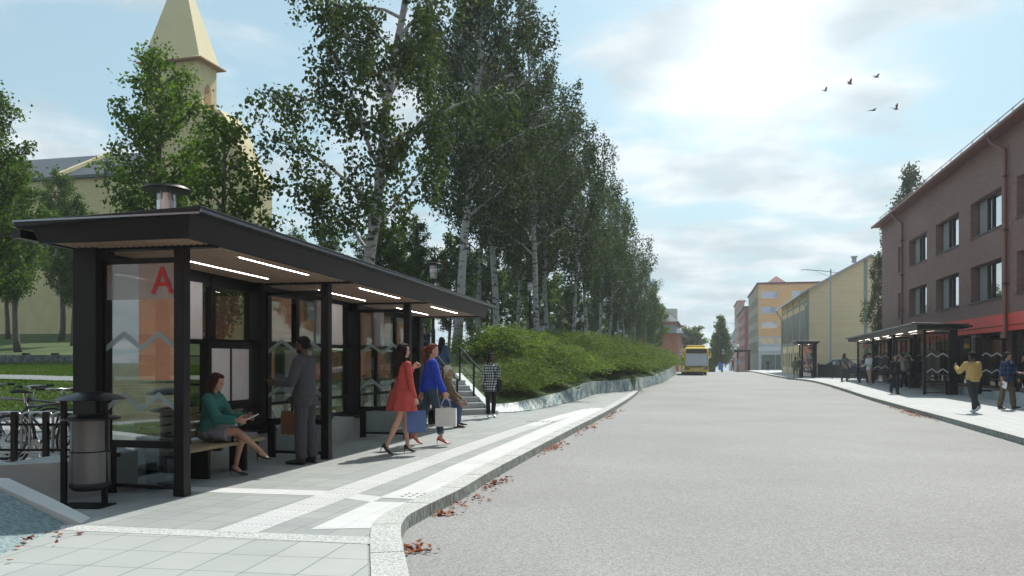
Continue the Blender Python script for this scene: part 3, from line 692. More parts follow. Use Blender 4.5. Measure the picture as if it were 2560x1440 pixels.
def facade_wall(mb, x0, x1, z0, z1, holes, yf=0.0, th=.4):
    """wall in local xz plane (front at y=yf, facing -y) with rectangular holes; reveals are th deep"""
    xs = sorted({x0, x1} | {h[0] for h in holes} | {h[1] for h in holes}); zs = sorted({z0, z1} | {h[2] for h in holes} | {h[3] for h in holes})
    for i in range(len(xs) - 1):
        for j in range(len(zs) - 1):
            cx = (xs[i] + xs[i + 1]) / 2; cz = (zs[j] + zs[j + 1]) / 2
            if any(h[0] < cx < h[1] and h[2] < cz < h[3] for h in holes): continue
            mb.add([(xs[i], yf, zs[j]), (xs[i + 1], yf, zs[j]), (xs[i + 1], yf, zs[j + 1]), (xs[i], yf, zs[j + 1])], [(0, 1, 2, 3)])
    for a, b, c, d in holes:
        q = yf + th
        mb.add([(a, yf, c), (a, yf, d), (a, q, d), (a, q, c)], [(0, 1, 2, 3)]); mb.add([(b, yf, c), (b, q, c), (b, q, d), (b, yf, d)], [(0, 1, 2, 3)])
        mb.add([(a, yf, d), (b, yf, d), (b, q, d), (a, q, d)], [(0, 1, 2, 3)]); mb.add([(a, yf, c), (a, q, c), (b, q, c), (b, yf, c)], [(0, 1, 2, 3)])

# dark brick building on the right. local x = along the facade towards the camera, local -y = towards the street
def brick_building():
    ang = math.atan2(-.9732, -.2301)     # local x axis direction
    r = empty('brick_building', (26.24, 59, 0), ang, 'dark brown brick three storey building with a red band above its glazed ground floor', 'building')
    # the street side is to the right-hand of the local x axis => local +y; mirror with s
    def flip(mb): mb.v = [(v[0], -v[1], v[2]) for v in mb.v]; mb.f = [f[::-1] for f in mb.f]; return mb
    # direction check: rotating (0,1) by ang gives (.9732,-.2301) = away from the street, so front faces -y : no flip needed
    Z1 = 10.95; Lx = 62; wins = []
    for row, (c, d) in enumerate(((7.17, 8.80), (4.16, 5.82))):
        for x in (8.17, 14.35, 20.5, 26.5, 32.6, 38.7, 44.8): wins.append((x, x + 4.25, c, d))
        wins.append((5.2, 6.2, c, d))
    g = []; x = 9.3
    while x < Lx - 3: g.append((x, x + 3.3, .35, 2.72)); x += 4.0
    mb = MB(); facade_wall(mb, 0, Lx, 0, Z1, wins + g, 0, .36)
    mb.add([(0, 0, 0), (0, 0, Z1), (0, 12, Z1), (0, 12, 0)], [(0, 1, 2, 3)]); mb.add([(Lx, 0, 0), (Lx, 12, 0), (Lx, 12, Z1), (Lx, 0, Z1)], [(0, 1, 2, 3)])
    mb.add([(0, 12, 0), (0, 12, Z1), (Lx, 12, Z1), (Lx, 12, 0)], [(0, 1, 2, 3)])
    wall = mb.build('wall', m_brick, r)
    for a, b, c, d in wins:
        w = b - a
        mb = MB(); mb.box(a - .03, b + .03, -.05, .34, c - .06, c + .004); fr = mb.build('window', m_winframe, r)
        mb = MB(); mb.box(a, b, .33, .345, c, d); mb.build('pane', m_winglass, fr)
        if w > 2:
            mb = MB(); mb.box(a + .10 * w, a + .36 * w, .27, .315, c + .02, d); mb.build('blind', m_blind, fr)
            mb = MB()
            for xm in (a + .09 * w, a + .37 * w, a + .52 * w, b - .05): mb.box(xm - .035, xm + .035, .25, .33, c, d)
            mb.box(a, b, .25, .33, d - .06, d); mb.build('frame', m_winframe, fr)
    for a, b, c, d in g:
        mb = MB(); mb.box(a, b, .30, .32, c, d); fr = mb.build('shop_window', m_winglass2, r)
        mb = MB(); mb.box(a, a + .08, .22, .30, c, d); mb.box(b - .08, b, .22, .30, c, d); mb.box(a + .08, b - .08, .22, .3, d - .12, d); mb.build('frame', m_winframe, fr)
    mb = MB(); mb.box(8.2, Lx, -.06, -.003, 2.94, 3.42); mb.box(8.2, Lx, -.045, -.003, 2.70, 2.90); mb.build('red_band', m_redband, r)
    # roof with eaves gutter
    mb = MB(); mb.loft([[(-.45, -.5, Z1 - .02), (-.45, -.5, Z1 + .10), (-.45, 6, Z1 + 2.6), (-.45, 12.5, Z1 + .1), (-.45, 12.5, Z1 - .02)], [(Lx, -.5, Z1 - .02), (Lx, -.5, Z1 + .10), (Lx, 6, Z1 + 2.6), (Lx, 12.5, Z1 + .1), (Lx, 12.5, Z1 - .02)]])
    roof = mb.build('roof', m_copper, r)
    mb = MB(); mb.tube([(-.5, -.58, Z1 + .02), (Lx, -.58, Z1 + .02)], .085, 8); mb.build('gutter', m_copper, roof)
    mb = MB(); mb.tube([(-.2, -.15, Z1 + .62), (Lx, -.15, Z1 + .62)], .022, 5)
    x = .3
    while x < Lx: mb.tube([(x, -.15, Z1 + .25), (x, -.15, Z1 + .66)], .02, 4); mb.box(x - .05, x + .05, -.4, -.1, Z1 + .2, Z1 + .24); x += 1.75
    mb.build('snow_rail', mat('grey_rail', (.25, .27, .28), .5, var=0), roof)
    for x in (6.85, 25.6, 45):
        mb = MB(); mb.tube([(x - .9, -.50, Z1 - .06), (x - .75, -.42, Z1 - .35), (x - .0, -.13, Z1 - .85), (x, -.13, Z1 - 1.1), (x, -.13, .3), (x, -.25, .12)], .075, 8)
        dp = mb.build('downpipe', m_copper, r, smooth=True)
        mb = MB()
        for z in (9, 6.8, 4.6, 2.3): mb.lathe([(.11, 0), (.11, .06)], x, -.13, z, n=10); mb.box(x - .02, x + .02, -.1, 0, z + .01, z + .05)
        mb.build('bracket', m_winframe, dp)
brick_building()

# brick office block behind the camera: only its reflection shows in the glass
def reflected_building():
    r = empty('brick_building', (-51, -28, 0), 0, 'orange brick block seen only as a reflection in the glass of the near shelter', 'building')
    Lx = 95; wins = [(x, x + 1.9, z, z + 1.7) for x in [12 + 4.6 * i for i in range(18)] for z in (1.2, 4.6, 8.0, 11.4, 14.8)]
    mb = MB(); facade_wall(mb, 0, Lx, 0, 20, wins, 0, -.25); mb.add([(0, 0, 0), (0, 0, 20), (0, -10, 20), (0, -10, 0)], [(0, 1, 2, 3)]); mb.add([(0, 0, 20), (Lx, 0, 20), (Lx, -10, 20), (0, -10, 20)], [(0, 1, 2, 3)])
    mb.build('wall', m_redbrick, r); mb = MB()
    for a, b, c, d in wins: mb.box(a, b, -.25, -.22, c, d)
    mb.build('window_pane', m_winglass, r)
reflected_building()

# church on the hill
m_plaster = mat('cream_plaster', (.58, .50, .28), .85, var=.07, vs=1.2, bump=.5, bs=9)
m_plaster2 = mat('spire_cream', (.62, .54, .33), .8, var=.03, vs=.6)
m_copperbrown = mat('rust_brown', (.38, .20, .09), .7, var=.1)
m_slate = mat('slate_roof', (.070, .078, .092), .5, var=.08, vs=1.5)
def church():
    Y0 = 60.0; ang = PHI - R(90)      # local x to the right (toward the street), local y away
    r = empty('church', (AX(497, Y0), Y0, 3.2), ang, 'cream plastered church with a dark slate roof and a tall pyramid spire', 'church')
    z = lambda py, Y=Y0: AZ(py, Y) - 3.2
    W = 4.4; Dp = 2.2; ze = z(150)
    # tower walls with tall narrow openings
    mb = MB(); facade_wall(mb, -W, 0, -1, ze, [(-W / 2 - .55, -W / 2 + .55, z(262), z(190))], 0, .35)
    mb.add([(0, 0, -1), (0, Dp, -1), (0, Dp, ze), (0, 0, ze)], [(0, 1, 2, 3)]); mb.add([(-W, 0, -1), (-W, 0, ze), (-W, Dp, ze), (-W, Dp, -1)], [(0, 1, 2, 3)]); mb.add([(-W, Dp, -1), (-W, Dp, ze), (0, Dp, ze), (0, Dp, -1)], [(0, 1, 2, 3)])
    tw = mb.build('tower', m_plaster, r)
    mb = MB(); mb.box(-W / 2 - .55, -W / 2 + .55, .30, .34, z(262), z(190)); mb.build('louvre', m_copperbrown, tw)
    pts = [(Dp / 2 - .38, z(263)), (Dp / 2 + .38, z(263)), (Dp / 2 + .38, z(212)), (Dp / 2, z(198)), (Dp / 2 - .38, z(212))]
    M = Matrix(((0, 0, 1, 0), (1, 0, 0, 0), (0, 1, 0, 0), (0, 0, 0, 1)))
    mb = MB(); mb.prismM(pts, .004, .03, M); mb.build('louvre', m_copperbrown, tw)
    mb = MB(); mb.box(-W - .5, .5, -.5, Dp + .5, ze, ze + .10); mb.build('eaves', m_copperbrown, tw)
    mb = MB(); za = 30.9 - 3.2
    mb.add([(-W - .2, -.2, ze + .10), (.2, -.2, ze + .10), (.2, Dp + .2, ze + .10), (-W - .2, Dp + .2, ze + .10), (-W / 2, Dp / 2, za)], [(0, 1, 4), (1, 2, 4), (2, 3, 4), (3, 0, 4), (3, 2, 1, 0)])
    mb.add([(-W - .48, -.48, ze + .101), (.48, -.48, ze + .101), (.48, Dp + .48, ze + .101), (-W - .48, Dp + .48, ze + .101), (-W, 0, ze + .4), (0, 0, ze + .4), (0, Dp, ze + .4), (-W, Dp, ze + .4)], [(0, 1, 5, 4), (1, 2, 6, 5), (2, 3, 7, 6), (3, 0, 4, 7)])
    mb.build('spire', m_plaster2, r)
    # curved gable front beside the tower
    pp = [(540, 277), (554, 278), (577, 308), (597, 352), (612, 394), (630, 425), (646, 448), (648, 470), (648, 860)]
    Yg = Y0; ox = AX(497, Y0)
    prof = [((AX(p, Yg - .0) - ox) * 1.0 / math.cos(ang) , AZ(q, Yg) - 3.2) for p, q in pp]
    prof = [(.02, z(277))] + prof + [(.02, -1)]
    M = Matrix(((1, 0, 0, 0), (0, 0, 1, 0), (0, 1, 0, 0), (0, 0, 0, 1)))
    mb = MB(); mb.prismM([(a, b) for a, b in prof], .02, 2.4, M); mb.build('gable', m_plaster, r)
    # nave to the left
    Lx = 34; zt = z(421); zr = AZ(365, Y0 + 6) - 3.2
    mb = MB(); mb.box(-W - Lx, -W - .003, .9, 11, -1, zt); mb.build('wall', m_plaster, r)
    mb = MB(); mb.loft([[(-W - Lx, .6, zt + .003), (-W - Lx, .6, zt + .22), (-W - Lx, 6, zr), (-W - Lx, 11.4, zt + .22), (-W - Lx, 11.4, zt + .003)], [(-W + .3, .6, zt + .003), (-W + .3, .6, zt + .22), (-W + .3, 6, zr), (-W + .3, 11.4, zt + .22), (-W + .3, 11.4, zt + .003)]])
    rf = mb.build('roof', m_slate, r)
    xf = -12.6
    mb = MB(); mb.loft([[(xf, .45, zt), (xf, .45, zt + .45), (xf + .35, .45, zt + .45), (xf + .35, .45, zt)], [(xf, 6, zr), (xf, 6, zr + .22), (xf + .35, 6, zr + .22), (xf + .35, 6, zr)]]); mb.build('parapet', m_plaster2, rf)
    mb = MB()
    for k in range(3): mb.box(-W - 6 - k * 7, -W - 4.8 - k * 7, .86, .9, 3.5, 9.5)
    mb.build('window', m_copperbrown, r)
church()

# cream wooden house with gable
m_clap = brickmat('cream_clapboard', (.72, .59, .37), (.76, .63, .405), (.58, .47, .30), 9.0, .24, .014, offset=.37, plane='wall', rough=.75, bump=.4, var=.05)
m_greentrim = mat('grey_green_trim', (.25, .30, .25), .6, var=.05)
m_tin = mat('pale_tin_roof', (.42, .45, .48), .4, metal=.5, var=.05)
def cream_house():
    r = empty('wooden_house', (27.7, 78, 0), math.atan2(-.224, .974), 'cream clapboard house with a steep pale tin gable roof behind the D shelter', 'house')
    hw = 5.5; ze = 8.0; za = 11.05; Lh = 25.4
    # local x along the gable wall (to the right), local y away from the camera
    M = Matrix(((1, 0, 0, 0), (0, 0, 1, 0), (0, 1, 0, 0), (0, 0, 0, 1)))
    mb = MB(); mb.prismM([(0, -.1), (2 * hw, -.1), (2 * hw, ze), (hw, za), (0, ze)], 0, Lh, M); mb.build('wall', m_clap, r)
    mb = MB()
    for sgn in (0, 1):
        X = lambda x: x if sgn == 0 else 2 * hw - x
        t = [(X(-.75), ze - .42), (X(hw), za + .03), (X(hw), za + .20), (X(-.75), ze - .25)]
        mb.prismM(t, -.35, Lh + .3, M)
    rf = mb.build('roof', m_tin, r)
    mb = MB(); mb.lathe([(.22, 0), (.22, .5), (.32, .5), (.32, .6)], hw - .9, 3, za - .2, n=10); mb.build('chimney', m_tin, rf)
    mb = MB(); mb.box(-.03, .14, -.035, .10, 0, ze); mb.box(-.035, .0, -.03, .3, 0, ze); mb.box(hw - .55, hw - .25, -.04, 0, 0, za - .3)
    for y in (6.2, 12.6, 18.9, 25.2): mb.box(-.05, 0, y - .12, y + .12, 0, ze - .1)
    mb.box(-.04, 0, .3, Lh, 6.95, 7.12); mb.box(-.045, 0, .3, Lh, 3.05, 3.25)
    mb.build('trim', m_greentrim, r)
    k = 0
    for bay in range(4):
        for j in range(4):
            y = .9 + bay * 6.3 + j * 1.28
            mb = MB(); mb.box(-.05, -.002, y - .07, y + .92, 3.3, 6.35); w = mb.build('window', m_greentrim, r)
            mb = MB(); mb.box(-.065, -.052, y + .02, y + .83, 3.45, 6.25); mb.build('pane', mat('dark_olive_window', (.05, .055, .05), .35, var=.2, vs=1.5), w)  # panes in their own dull dark grey-olive colour
            if j % 2: 
                mb = MB(); mb.box(-.06, -.002, y - .9, y - .1, .7, 2.3); w = mb.build('window', m_greentrim, r)
                mb = MB(); mb.box(-.075, -.062, y - .82, y - .18, .8, 2.2); mb.build('pane', mat('dark_olive_window', (.05, .055, .05), .35, var=.2, vs=1.5), w)
    mb = MB(); mb.tube([(-.72, .4, ze - .45), (-.6, .4, ze - .8), (-.12, .3, ze - 1.5), (-.12, .3, .2)], .08, 6)
    mb.tube([(-.72, Lh - .3, ze - .45), (-.6, Lh - .3, ze - .8), (-.12, Lh - .3, ze - 1.5), (-.12, Lh - .3, .2)], .08, 6); mb.build('downpipe', mat('pale_green_pipe', (.36, .42, .40), .5, var=0), r, smooth=True)
cream_house()

# orange and olive apartment block
m_orange = mat('orange_render', (.74, .44, .20), .85, var=.05, vs=.6, bump=.3, bs=30)
m_olive = mat('olive_render', (.26, .25, .185), .85, var=.05, vs=.6)
m_pale = mat('pale_panel', (.52, .54, .56), .7, var=.08, vs=.7)
m_curtain = glassmat('curtained_glass', (.42, .45, .58), .12, dark=True)
def apartment():
    Y0 = 150; r = empty('apartment_building', (AX(1896, Y0), Y0, 0), math.atan2(-.224, .974), 'orange rendered apartment block with an olive grey side and white shop front at street level', 'building')
    z = lambda py: AZ(py, Y0); W = 16; Dp = 34; zt = z(711); z2 = z(841); S = Y0 / F
    wins = []
    for zz in (729, 767, 804): wins.append((.45, 3.3, z(zz + 17), z(zz)))
    for zz in (729, 767, 804): wins.append((5.7, 8.5, z(zz + 17), z(zz)))
    mb = MB(); facade_wall(mb, 0, W, z2, zt, wins, 0, .15); mb.add([(W, 0, -2), (W, Dp, -2), (W, Dp, zt), (W, 0, zt)], [(0, 1, 2, 3)]); mb.build('wall', m_orange, r)
    for a, b, c, d in wins:
        mb = MB(); mb.box(a, b, .05, .10, c, d); mb.build('window', mat('white_window', (.7, .7, .72), .5, var=0), r)
        w = r.children[-1]
        for x0, x1 in ((a + .07, (a + b) / 2 - .05), ((a + b) / 2 + .05, b - .07)): MB().box(x0, x1, .02, .045, c + .08, d - .08).build('pane', m_curtain, w)
    mb = MB(); mb.box(-.25, W + .2, -.25, Dp, zt, zt + .32); mb.build('roof', mat('maroon_cornice', (.16, .05, .06), .6, var=.05), r)
    # lower front: pale panels and shop windows
    hs = [(.5, 2.9, z(859), z(844)), (3.4, 5.7, z(859), z(844)), (6.6, 8.2, z(859), z(844)), (.5, 2.9, z(924), z(887)), (2.96, 5.6, z(924), z(887)), (6.5, 9.2, z(924), z(887))]
    mb = MB(); facade_wall(mb, 0, W, -2, z2 - .004, hs, -.02, .2); mb.build('shop_front', m_pale, r)
    for i, (a, b, c, d) in enumerate(hs): MB().box(a, b, .12, .15, c, d).build('shop_window', mat('teal_shop_glass', (.05, .12, .12), .2, var=.3, vs=.8) if i > 2 else m_winglass2, r)
    mb = MB(); mb.box(.0, W, -.06, -.025, z(877), z(868)); mb.build('panel_strip', mat('white_strip', (.66, .68, .7), .6, var=.05), r)
    # olive side wall facing the street: local x=0 plane
    hs = []
    for zz in (741, 779, 817):
        for k in range(9): hs.append((3.0 + k * 3.3, 4.6 + k * 3.3, z(zz + 19), z(zz)))
    for k in range(9): hs.append((2.5 + k * 3.3, 5.0 + k * 3.3, z(883), z(852)))
    mb = MB(); facade_wall(mb, 0, Dp, -2, zt, [(-b + Dp, -a + Dp, c, d) for a, b, c, d in hs], 0, .25)
    def sidex(v): return (v[1], Dp - v[0], v[2])
    mb.v = [sidex(v) for v in mb.v]; mb.build('side_wall', m_olive, r)
    for a, b, c, d in hs: MB().box(.20, .23, a, b, c, d).build('side_window', m_winglass2, r)
    mb = MB()
    for k in range(9): mb.box(-.08, 0, 2.0 + k * 3.3, 2.2 + k * 3.3, -2, z(852))
    mb.build('pilaster', mat('pale_olive', (.42, .42, .36), .8, var=0), r)
apartment()
def simple_block(name, px0, px1, pyt, Y, Dp, m, label, roofm=None, rows=4, nc=6, hip=0, cat='building', base=-2.5, ang=None, winm=None, sidewin=True):
    ang = math.atan2(-.224, .974) if ang is None else ang
    x0 = AX(px0, Y); W = (AX(px1, Y) - x0) / math.cos(ang); zt = AZ(pyt, Y); r = empty(name, (x0, Y, 0), ang, label, cat)
    hf = []; dz = (zt - 1) / rows
    for i in range(rows):
        for k in range(max(1, int(W / 3))): c = 1 + i * dz + .3; hf.append((.8 + k * 3, 2.1 + k * 3, c, c + dz * .5))
    hf = [h for h in hf if h[1] < W - .3]
    mb = MB(); facade_wall(mb, 0, W, base, zt, hf, 0, .2)
    hs = []
    for i in range(rows):
        for k in range(nc): c = 1 + i * dz + .3; hs.append((1 + k * Dp / nc, 1 + k * Dp / nc + Dp / nc * .42, c, c + dz * .5))
    t = MB(); facade_wall(t, 0, Dp, base, zt, [(Dp - b, Dp - a, c, d) for a, b, c, d in hs], 0, .2); mb.add([(v[1], Dp - v[0], v[2]) for v in t.v], t.f)
    mb.add([(W, 0, base), (W, Dp, base), (W, Dp, zt), (W, 0, zt)], [(0, 1, 2, 3)]); mb.build('wall', m, r)
    for a, b, c, d in hf: MB().box(a, b, .15, .18, c, d).build('window', winm or m_winglass2, r)
    for a, b, c, d in hs: MB().box(.15, .18, a, b, c, d).build('window', winm or m_winglass2, r)
    e = .5
    mb = MB(); mb.add([(-e, -e, zt), (W + e, -e, zt), (W + e, Dp + e, zt), (-e, Dp + e, zt), (W * .5 if hip else -e, W * .5 if hip else -e, zt + (hip or .4)), (W * .5 if hip else W + e, W * .5 if hip else -e, zt + (hip or .4)), (W * .5 if hip else W + e, Dp - W * .4 if hip else Dp + e, zt + (hip or .4)), (W * .5 if hip else -e, Dp - W * .4 if hip else Dp + e, zt + (hip or .4))],
                      [(3, 2, 1, 0), (0, 1, 5, 4), (1, 2, 6, 5), (2, 3, 7, 6), (3, 0, 4, 7), (4, 5, 6, 7)])
    mb.build('roof', roofm or m_slate, r); return r
m_farbrick = brickmat('far_brick', (.30, .11, .09), (.34, .14, .11), (.24, .14, .12), .5, .16, .02, plane='wall', bump=0, var=.12)
simple_block('brick_building', 1862, 1880, 770, 185, 40, m_farbrick, 'tall dark red brick block beyond the olive grey apartment wall', nc=9, rows=5)
simple_block('brick_building', 1846, 1860, 752, 232, 30, mat('pale_red_render', (.42, .24, .20), .8, var=.1), 'tall reddish block at the far end of the right hand row of buildings', nc=6, rows=6, hip=.5, roofm=m_farbrick)
simple_block('white_building', 1826, 1856, 846, 300, 20, mat('white_render', (.55, .57, .60), .8, var=.06), 'distant white building with a green roof above the far trees', roofm=mat('green_roof', (.16, .28, .25), .6, var=.05), nc=4, rows=4, hip=4)
# red pyramid roof peeping above the apartment block
def pyramid_roof():
    Y = 176; x = AX(1940, Y); za = AZ(690, Y); zb = za - 3.4; r = empty('tower_roof', (x, Y, 0), R(-12), 'red pyramid roof rising above the orange apartment block', 'tower')
    h = 4.0
    MB().box(-h, h, -h, h, -2, zb).build('wall', m_farbrick, r)
    MB().add([(-h - .3, -h - .3, zb), (h + .3, -h - .3, zb), (h + .3, h + .3, zb), (-h - .3, h + .3, zb), (0, 0, za)], [(0, 1, 4), (1, 2, 4), (2, 3, 4), (3, 0, 4), (3, 2, 1, 0)]).build('roof', mat('red_roof_tiles', (.28, .12, .10), .8, var=.1), r)
pyramid_roof()
# brick building with layered slate roofs left of the bus
def station():
    Y0 = 122; xr = AX(1695, Y0); ang = math.atan2(-.224, .974); W = 24
    r = empty('brick_building', (xr, Y0, 0), ang, 'orange brick building with two tiers of grey slate roof left of the oncoming bus', 'building')
    z = lambda py: AZ(py, Y0); Dp = 26
    mb = MB(); mb.box(-W, 0, 0, Dp, -1.5, z(829)); mb.box(-.5, .12, -.12, .3, -1.5, z(833)); mb.box(-W, -.4, 1.0, Dp - 2, z(829), z(801)); mb.build('wall', m_redbrick, r)
    def hip(x0, x1, y0, y1, za, zb, ins, name='roof'):
        MB().add([(x0, y0, za), (x1, y0, za), (x1, y1, za), (x0, y1, za), (x0 + ins, y0 + ins, zb), (x1 - ins, y0 + ins, zb), (x1 - ins, y1 - ins, zb), (x0 + ins, y1 - ins, zb)], [(3, 2, 1, 0), (0, 1, 5, 4), (1, 2, 6, 5), (2, 3, 7, 6), (3, 0, 4, 7), (4, 5, 6, 7)]).build(name, mat('grey_slate', (.17, .18, .21), .6, var=.1, vs=2, stretch=(4, 4, .5)), r)
    hip(-W - .7, .9, -.8, Dp + .8, z(833), z(811), 1.5); hip(-W - .3, .1, .5, Dp - 1, z(803), z(779), 1.7)
    MB().box(-W * .5, -.3, 5, 9, z(800), z(766)).build('tower', mat('pale_render', (.55, .54, .48), .8, var=.05), r)
    b = MB(); b.tube([(-4, 10, z(768)), (-4, 10, z(720))], .05, 5); b.build('mast', m_steel, r)
    for k in range(4): MB().box(-W + 2 + k * 3, -W + 3.2 + k * 3, -.03, -.002, .5, 3).build('window', m_winglass2, r)
station()
# grey and brick houses half hidden in the wood behind the birches
simple_block('brick_house', 1470, 1560, 838, 118, 10, m_redbrick, 'low brick house half hidden behind the birch trunks', rows=1, nc=3, hip=2, base=1)
# ------------------------------------------------------------------ vegetation
m_birchbark = None
def birchbark():
    m = bpy.data.materials.new('birch_bark'); m.use_nodes = True; nt = m.node_tree; N = nt.nodes.new; L = nt.links.new; b = nt.nodes['Principled BSDF']; b.inputs['Roughness'].default_value = .8
    tc = N('ShaderNodeTexCoord'); mp = N('ShaderNodeMapping'); mp.inputs['Scale'].default_value = (2.2, 2.2, 5.5); L(tc.outputs['Object'], mp.inputs[0])
    n = N('ShaderNodeTexNoise'); n.inputs['Scale'].default_value = 1.1; n.inputs['Detail'].default_value = 6; n.inputs['Roughness'].default_value = .65; L(mp.outputs[0], n.inputs['Vector'])
    cr = N('ShaderNodeValToRGB'); L(n.outputs['Fac'], cr.inputs[0]); cr.color_ramp.elements[0].position = .40; cr.color_ramp.elements[0].color = (.03, .03, .028, 1); cr.color_ramp.elements[1].position = .47; cr.color_ramp.elements[1].color = (.38, .385, .37, 1)
    L(cr.outputs[0], b.inputs['Base Color']); return m
m_birch = birchbark()
m_bark = mat('grey_bark', (.12, .11, .085), .9, var=.35, vs=7, bump=.6, bs=20, stretch=(3, 3, .7))
m_twig = mat('birch_twigs', (.16, .14, .12), .85, var=.3, vs=3)
LEAF_BIRCH = leafmat('birch_leaves', (.030, .050, .022), (.070, .100, .036), .26, .7, yellow=(.15, .13, .03))
LEAF_PARK = leafmat('park_tree_leaves', (.035, .070, .014), (.10, .155, .032), .40, .55)
LEAF_DARK = leafmat('wood_leaves', (.045, .078, .016), (.13, .18, .035), .42, .75)
LEAF_SHRUB = leafmat('shrub_leaves', (.042, .076, .015), (.15, .20, .045), .40, .65, yellow=(.38, .34, .04))
LEAF_PALE = leafmat('pale_leaves', (.06, .10, .02), (.16, .21, .05), .4, .5)

def leaf_mesh(name, P, size, m, rng, droop=0.0, aspect=.8, jitter=.12, yscale=None):
    """P (n,3) centres -> folded leaves (two triangles each, sharing the midrib as a bent quad)"""
    n = len(P); P = P + rng.normal(0, jitter, (n, 3))
    s = size * rng.uniform(.6, 1.3, n)[:, None]
    d = rng.normal(0, 1, (n, 3)); d[:, 2] -= droop; d /= np.linalg.norm(d, axis=1)[:, None]
    q = rng.normal(0, 1, (n, 3)); a = np.cross(d, q); a /= np.linalg.norm(a, axis=1)[:, None] + 1e-9; nn = np.cross(d, a)
    v = np.stack([P, P + (d * .42 + a * aspect * .5 + nn * .10) * s, P + d * s, P + (d * .42 - a * aspect * .5 + nn * .10) * s], 1).reshape(-1, 3)
    me = tri_mesh(name, v, 4); me.materials.append(m); return me

def tree_data(seed, H, z0, crown, trunk_r, leaf, nleaf, lm, bark, droop=.0, up=.6, lean=(0, 0), nb=34, wiggle=.25, twig=.5, profile=None, clump=1.0, sub=True, taper_top=.02, trunk_pts=None):
    rnd = random.Random(seed); rng = np.random.default_rng(seed)
    npt = 13; tp = []; wx = wy = 0
    for i in range(npt):
        t = i / (npt - 1); wx += rnd.uniform(-1, 1) * wiggle * .25; wy += rnd.uniform(-1, 1) * wiggle * .25
        tp.append(Vector((lean[0] * t ** 1.1 * H + wx * (t > 0), lean[1] * t * H + wy * (t > 0), H * t)))
    rs = [trunk_r * (1 - t / (npt - 1)) ** .8 + taper_top for t in range(npt)]; rs[0] *= 1.25
    mb = MB(); mb.tube(tp, rs, 10)
    def trunk_at(z):
        t = max(0, min(.999, z / H)) * (npt - 1); i = int(t); return tp[i].lerp(tp[i + 1], t - i), rs[i] + (rs[i + 1] - rs[i]) * (t - i)
    profile = profile or (lambda t: math.sin(math.pi * min(1, (t * .92 + .10))) ** .7)
    lines = []; ga = rnd.uniform(0, 6)
    for k in range(nb):
        t = (k + rnd.random() * .7) / nb; z = z0 + (H * .985 - z0) * t; p, r = trunk_at(z); ga += 2.4 + rnd.uniform(-.4, .4)
        Lb = crown * profile(t) * rnd.uniform(.65, 1.15) + .15
        e = up * (1 - .2 * t) + rnd.uniform(-.2, .25); pts = [p.copy()]; d = Vector((math.cos(ga) * math.cos(e), math.sin(ga) * math.cos(e), math.sin(e)))
        ns = 7; q = p.copy()
        for s_ in range(ns):
            q = q + d * (Lb / ns); pts.append(q.copy())
            d = (d + Vector((rnd.uniform(-.15, .15), rnd.uniform(-.15, .15), rnd.uniform(-.1, .1) - droop * .22 * (s_ / ns)))).normalized()
        br = max(.012, min(r * .55, .012 + Lb * .014)); mb.tube(pts, [br * (1 - .85 * i / ns) + .004 for i in range(ns + 1)], 5, caps=False)
        lines.append((pts, Lb))
        m = max(3, int(Lb * 3.2))
        for j in range(m):
            u = .22 + .78 * (j + rnd.random()) / m; i = min(ns - 1, int(u * ns)); b = pts[i].lerp(pts[i + 1], u * ns - i)
            L2 = (.28 * Lb * (1.15 - u) + .35) * rnd.uniform(.6, 1.2); an = rnd.uniform(0, 6.28)
            tdir = (pts[i + 1] - pts[i]).normalized(); side = tdir.orthogonal().normalized(); side.rotate(Matrix.Rotation(an, 3, tdir))
            d2 = (tdir * .6 + side * .9 + Vector((0, 0, .15 - droop * .3))).normalized(); q2 = b.copy(); pp = [b.copy()]
            for w in range(4): q2 = q2 + d2 * (L2 / 4); pp.append(q2.copy()); d2 = (d2 + Vector((rnd.uniform(-.2, .2), rnd.uniform(-.2, .2), -droop * .35))).normalized()
            if sub: mb.tube(pp, [.011 + L2 * .003, .009, .007, .005, .003], 3, caps=False)
            lines.append((pp, L2))
            if droop > .5:   # hanging twigs
                for h in range(rnd.randint(1, 3)):
                    b3 = pp[rnd.randint(1, 4)]; L3 = twig * rnd.uniform(.5, 1.5); lines.append(([b3, b3 + Vector((rnd.uniform(-.1, .1), rnd.uniform(-.1, .1), -L3))], L3 * 1.6))
    # leaves along the outer parts of the branches
    w = np.array([l[1] for l in lines]); w = w / w.sum(); idx = rng.choice(len(lines), nleaf, p=w); P = np.zeros((nleaf, 3))
    u = rng.uniform(0.0, 1, nleaf) ** (.75)
    for i in range(nleaf):
        pts = lines[idx[i]][0]; n_ = len(pts) - 1; uu = (.25 + .75 * u[i]) * n_ if n_ > 5 else u[i] * n_; k = min(n_ - 1, int(uu)); a = pts[k]; b = pts[k + 1]; f = uu - k
        P[i] = (a[0] + (b[0] - a[0]) * f, a[1] + (b[1] - a[1]) * f, a[2] + (b[2] - a[2]) * f)
    me2 = leaf_mesh('crown', P, leaf, lm, rng, droop=.5 + droop * .6, jitter=.07 + leaf * .4)
    me = bpy.data.meshes.new('trunk'); me.from_pydata(mb.v, [], mb.f); me.materials.append(bark); me.polygons.foreach_set('use_smooth', [True] * len(me.polygons)); me.update()
    return me, me2
TREES = []
def plant(kind, data, px, Y, sc_=1.0, rz=0.0, label='', cat='tree', group=None, zoff=0.0, X=None, z=None, sz=None):
    x = AX(px, Y) if X is None else X; zz = (lawn_z(x, Y) if z is None else z) - .12 + zoff
    r = empty(kind, (x, Y, zz), rz, label, cat, group); r.scale = (sc_, sc_, sz or sc_)
    for nm, me in zip(('trunk', 'crown'), data):
        o = bpy.data.objects.new(nm, me); sc.collection.objects.link(o); o.parent = r
    TREES.append(r); return r
